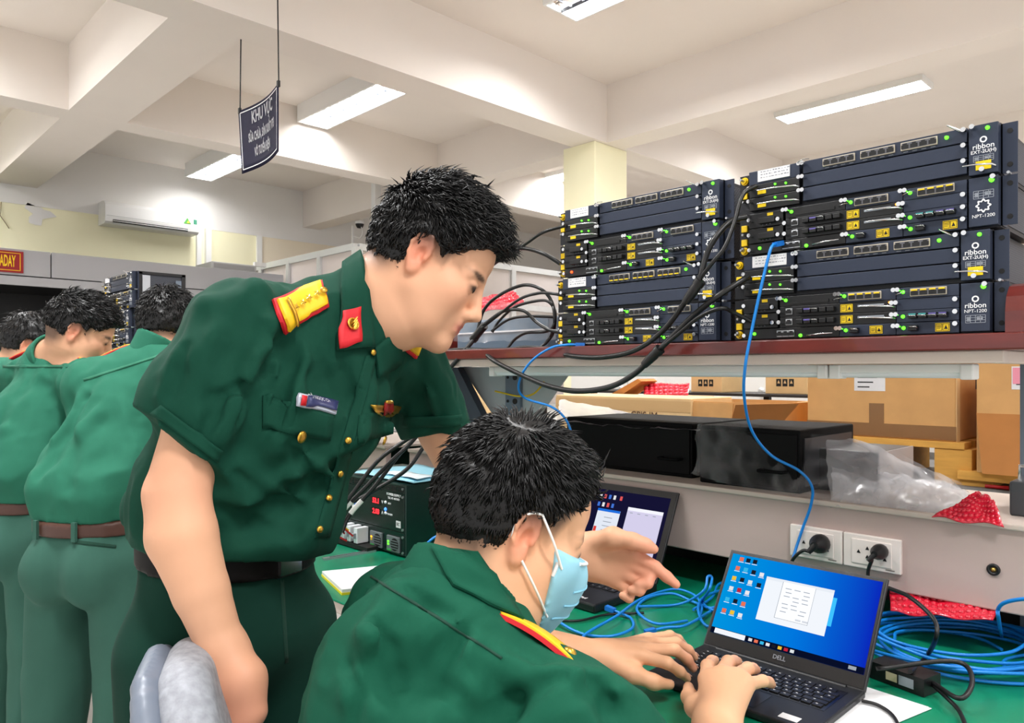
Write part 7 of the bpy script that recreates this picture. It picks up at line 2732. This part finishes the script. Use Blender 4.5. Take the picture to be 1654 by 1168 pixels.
    for s2 in (-1, 1):
        shoe(t, Vector((pel.x, pel.y, 0)) + la * (.12 * s2) - fwv * .02, fwv)
        part('belt_loop', MB().cbox(Vector((pel.x, pel.y, bz - .015)) - fwv * .118 + la * (.06 * s2), (.012, .008, .048), (la, fwv, ZUP)), mats[1], t, True)
    # collar
    cl = Sdf(np.array(neck) - .17, np.array(neck) + .17, .0055)
    dn_ = (fr(-.02, 0, -.05) - neck).normalized()
    c0 = neck - dn_ * .02
    cl.cap(c0, c0 + dn_ * .12, .078, .073, .01)
    cl.cut(c0 + dn_ * .062, dn_ + fwv * .2, c0, .3)
    cl.cut(c0 + dn_ * .004, -dn_, c0, .3)
    cl.cap(c0 - dn_ * .05, c0 + dn_ * .2, .064, .064, .004, op='s')
    sdf_part('collar', cl, mats[0], t)
    for s2, a in ((-1, rs), (1, ls)):
        a0 = a + ZUP * .056 + fwv * .012
        b0 = a.lerp(neck, .60) + ZUP * .056 + fwv * .012
        board('shoulder_board_edge', a0, b0, fwv - ZUP * .3, .048, M_REDC, t, .004, .004)
        board('shoulder_board', a0 + ZUP * .004, b0 + ZUP * .004, fwv - ZUP * .3, .040, M_GOLDC, t, .003, .004)
    return t, (sv, sf), (tv, tf), fr


Vv = Vector
p4 = C(150, 880, 1.97)
t4, s4, tt4, fr4 = far_man('man in green seen from behind, second from the left edge, at the far bench', Vv((p4.x, p4.y, .95)), C(205, 668, 2.10), C(255, 572, 2.16), C(312, 622, 2.02), C(148, 622, 2.11),
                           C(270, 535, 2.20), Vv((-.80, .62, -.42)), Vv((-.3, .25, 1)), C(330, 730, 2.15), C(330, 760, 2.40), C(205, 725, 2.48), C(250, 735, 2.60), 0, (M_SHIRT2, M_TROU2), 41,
                           dict(thick=.011, length=.026, lift=.17, nape=-.058, curl=.28, strand=.0012), 4200, belt_z=1.3 - 234 / 1200 * 1.97)
p3 = C(38, 850, 2.31)
t3, s3, tt3, fr3 = far_man('man in green at the left edge with his head bowed, seen from behind', Vv((p3.x, p3.y, .96)), C(58, 680, 2.39), C(84, 580, 2.45), C(142, 622, 2.29), C(8, 615, 2.59),
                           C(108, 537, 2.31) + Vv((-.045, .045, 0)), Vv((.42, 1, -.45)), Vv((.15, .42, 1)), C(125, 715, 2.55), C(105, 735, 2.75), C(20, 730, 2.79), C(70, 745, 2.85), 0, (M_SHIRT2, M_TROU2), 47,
                           dict(thick=.013, flow=(.9, 0, .1), length=.028, lift=.16, nape=-.028, curl=.24, strand=.0012), 4200, belt_z=1.3 - 203 / 1200 * 2.31)
p5 = C(-20, 850, 2.75)
t5, s5, tt5, fr5 = far_man('man mostly hidden at the left edge, only dark hair and a shoulder showing', Vv((p5.x, p5.y, .96)), C(-10, 690, 2.85), C(12, 600, 2.92), C(60, 640, 2.80), C(-50, 630, 3.05),
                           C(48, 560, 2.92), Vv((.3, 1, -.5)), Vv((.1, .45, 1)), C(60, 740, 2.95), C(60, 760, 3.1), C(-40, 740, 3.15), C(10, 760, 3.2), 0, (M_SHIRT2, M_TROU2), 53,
                           dict(thick=.016, length=.032), 900, belt_z=.92)
# back pocket and seams of the second man
bt4 = bvh_of(tt4)
patch('pocket_welt', [(117, 872), (188, 881), (187, 886), (117, 878)], mat('seam_dark', (9, 56, 42), .9), t4, bt4, .002, .002, 8, 2)
bs4 = bvh_of(s4)
patch('yoke_seam', [(135, 612), (280, 566), (281, 569), (136, 616)], mat('seam_mid', (38, 106, 82), .9), t4, bs4, .002, .0015, 16, 2)
bs3 = bvh_of(s3)
patch('yoke_seam', [(5, 590), (140, 590), (140, 594), (5, 594)], mat('seam_mid', (38, 106, 82), .9), t3, bs3, .002, .0015, 16, 2)
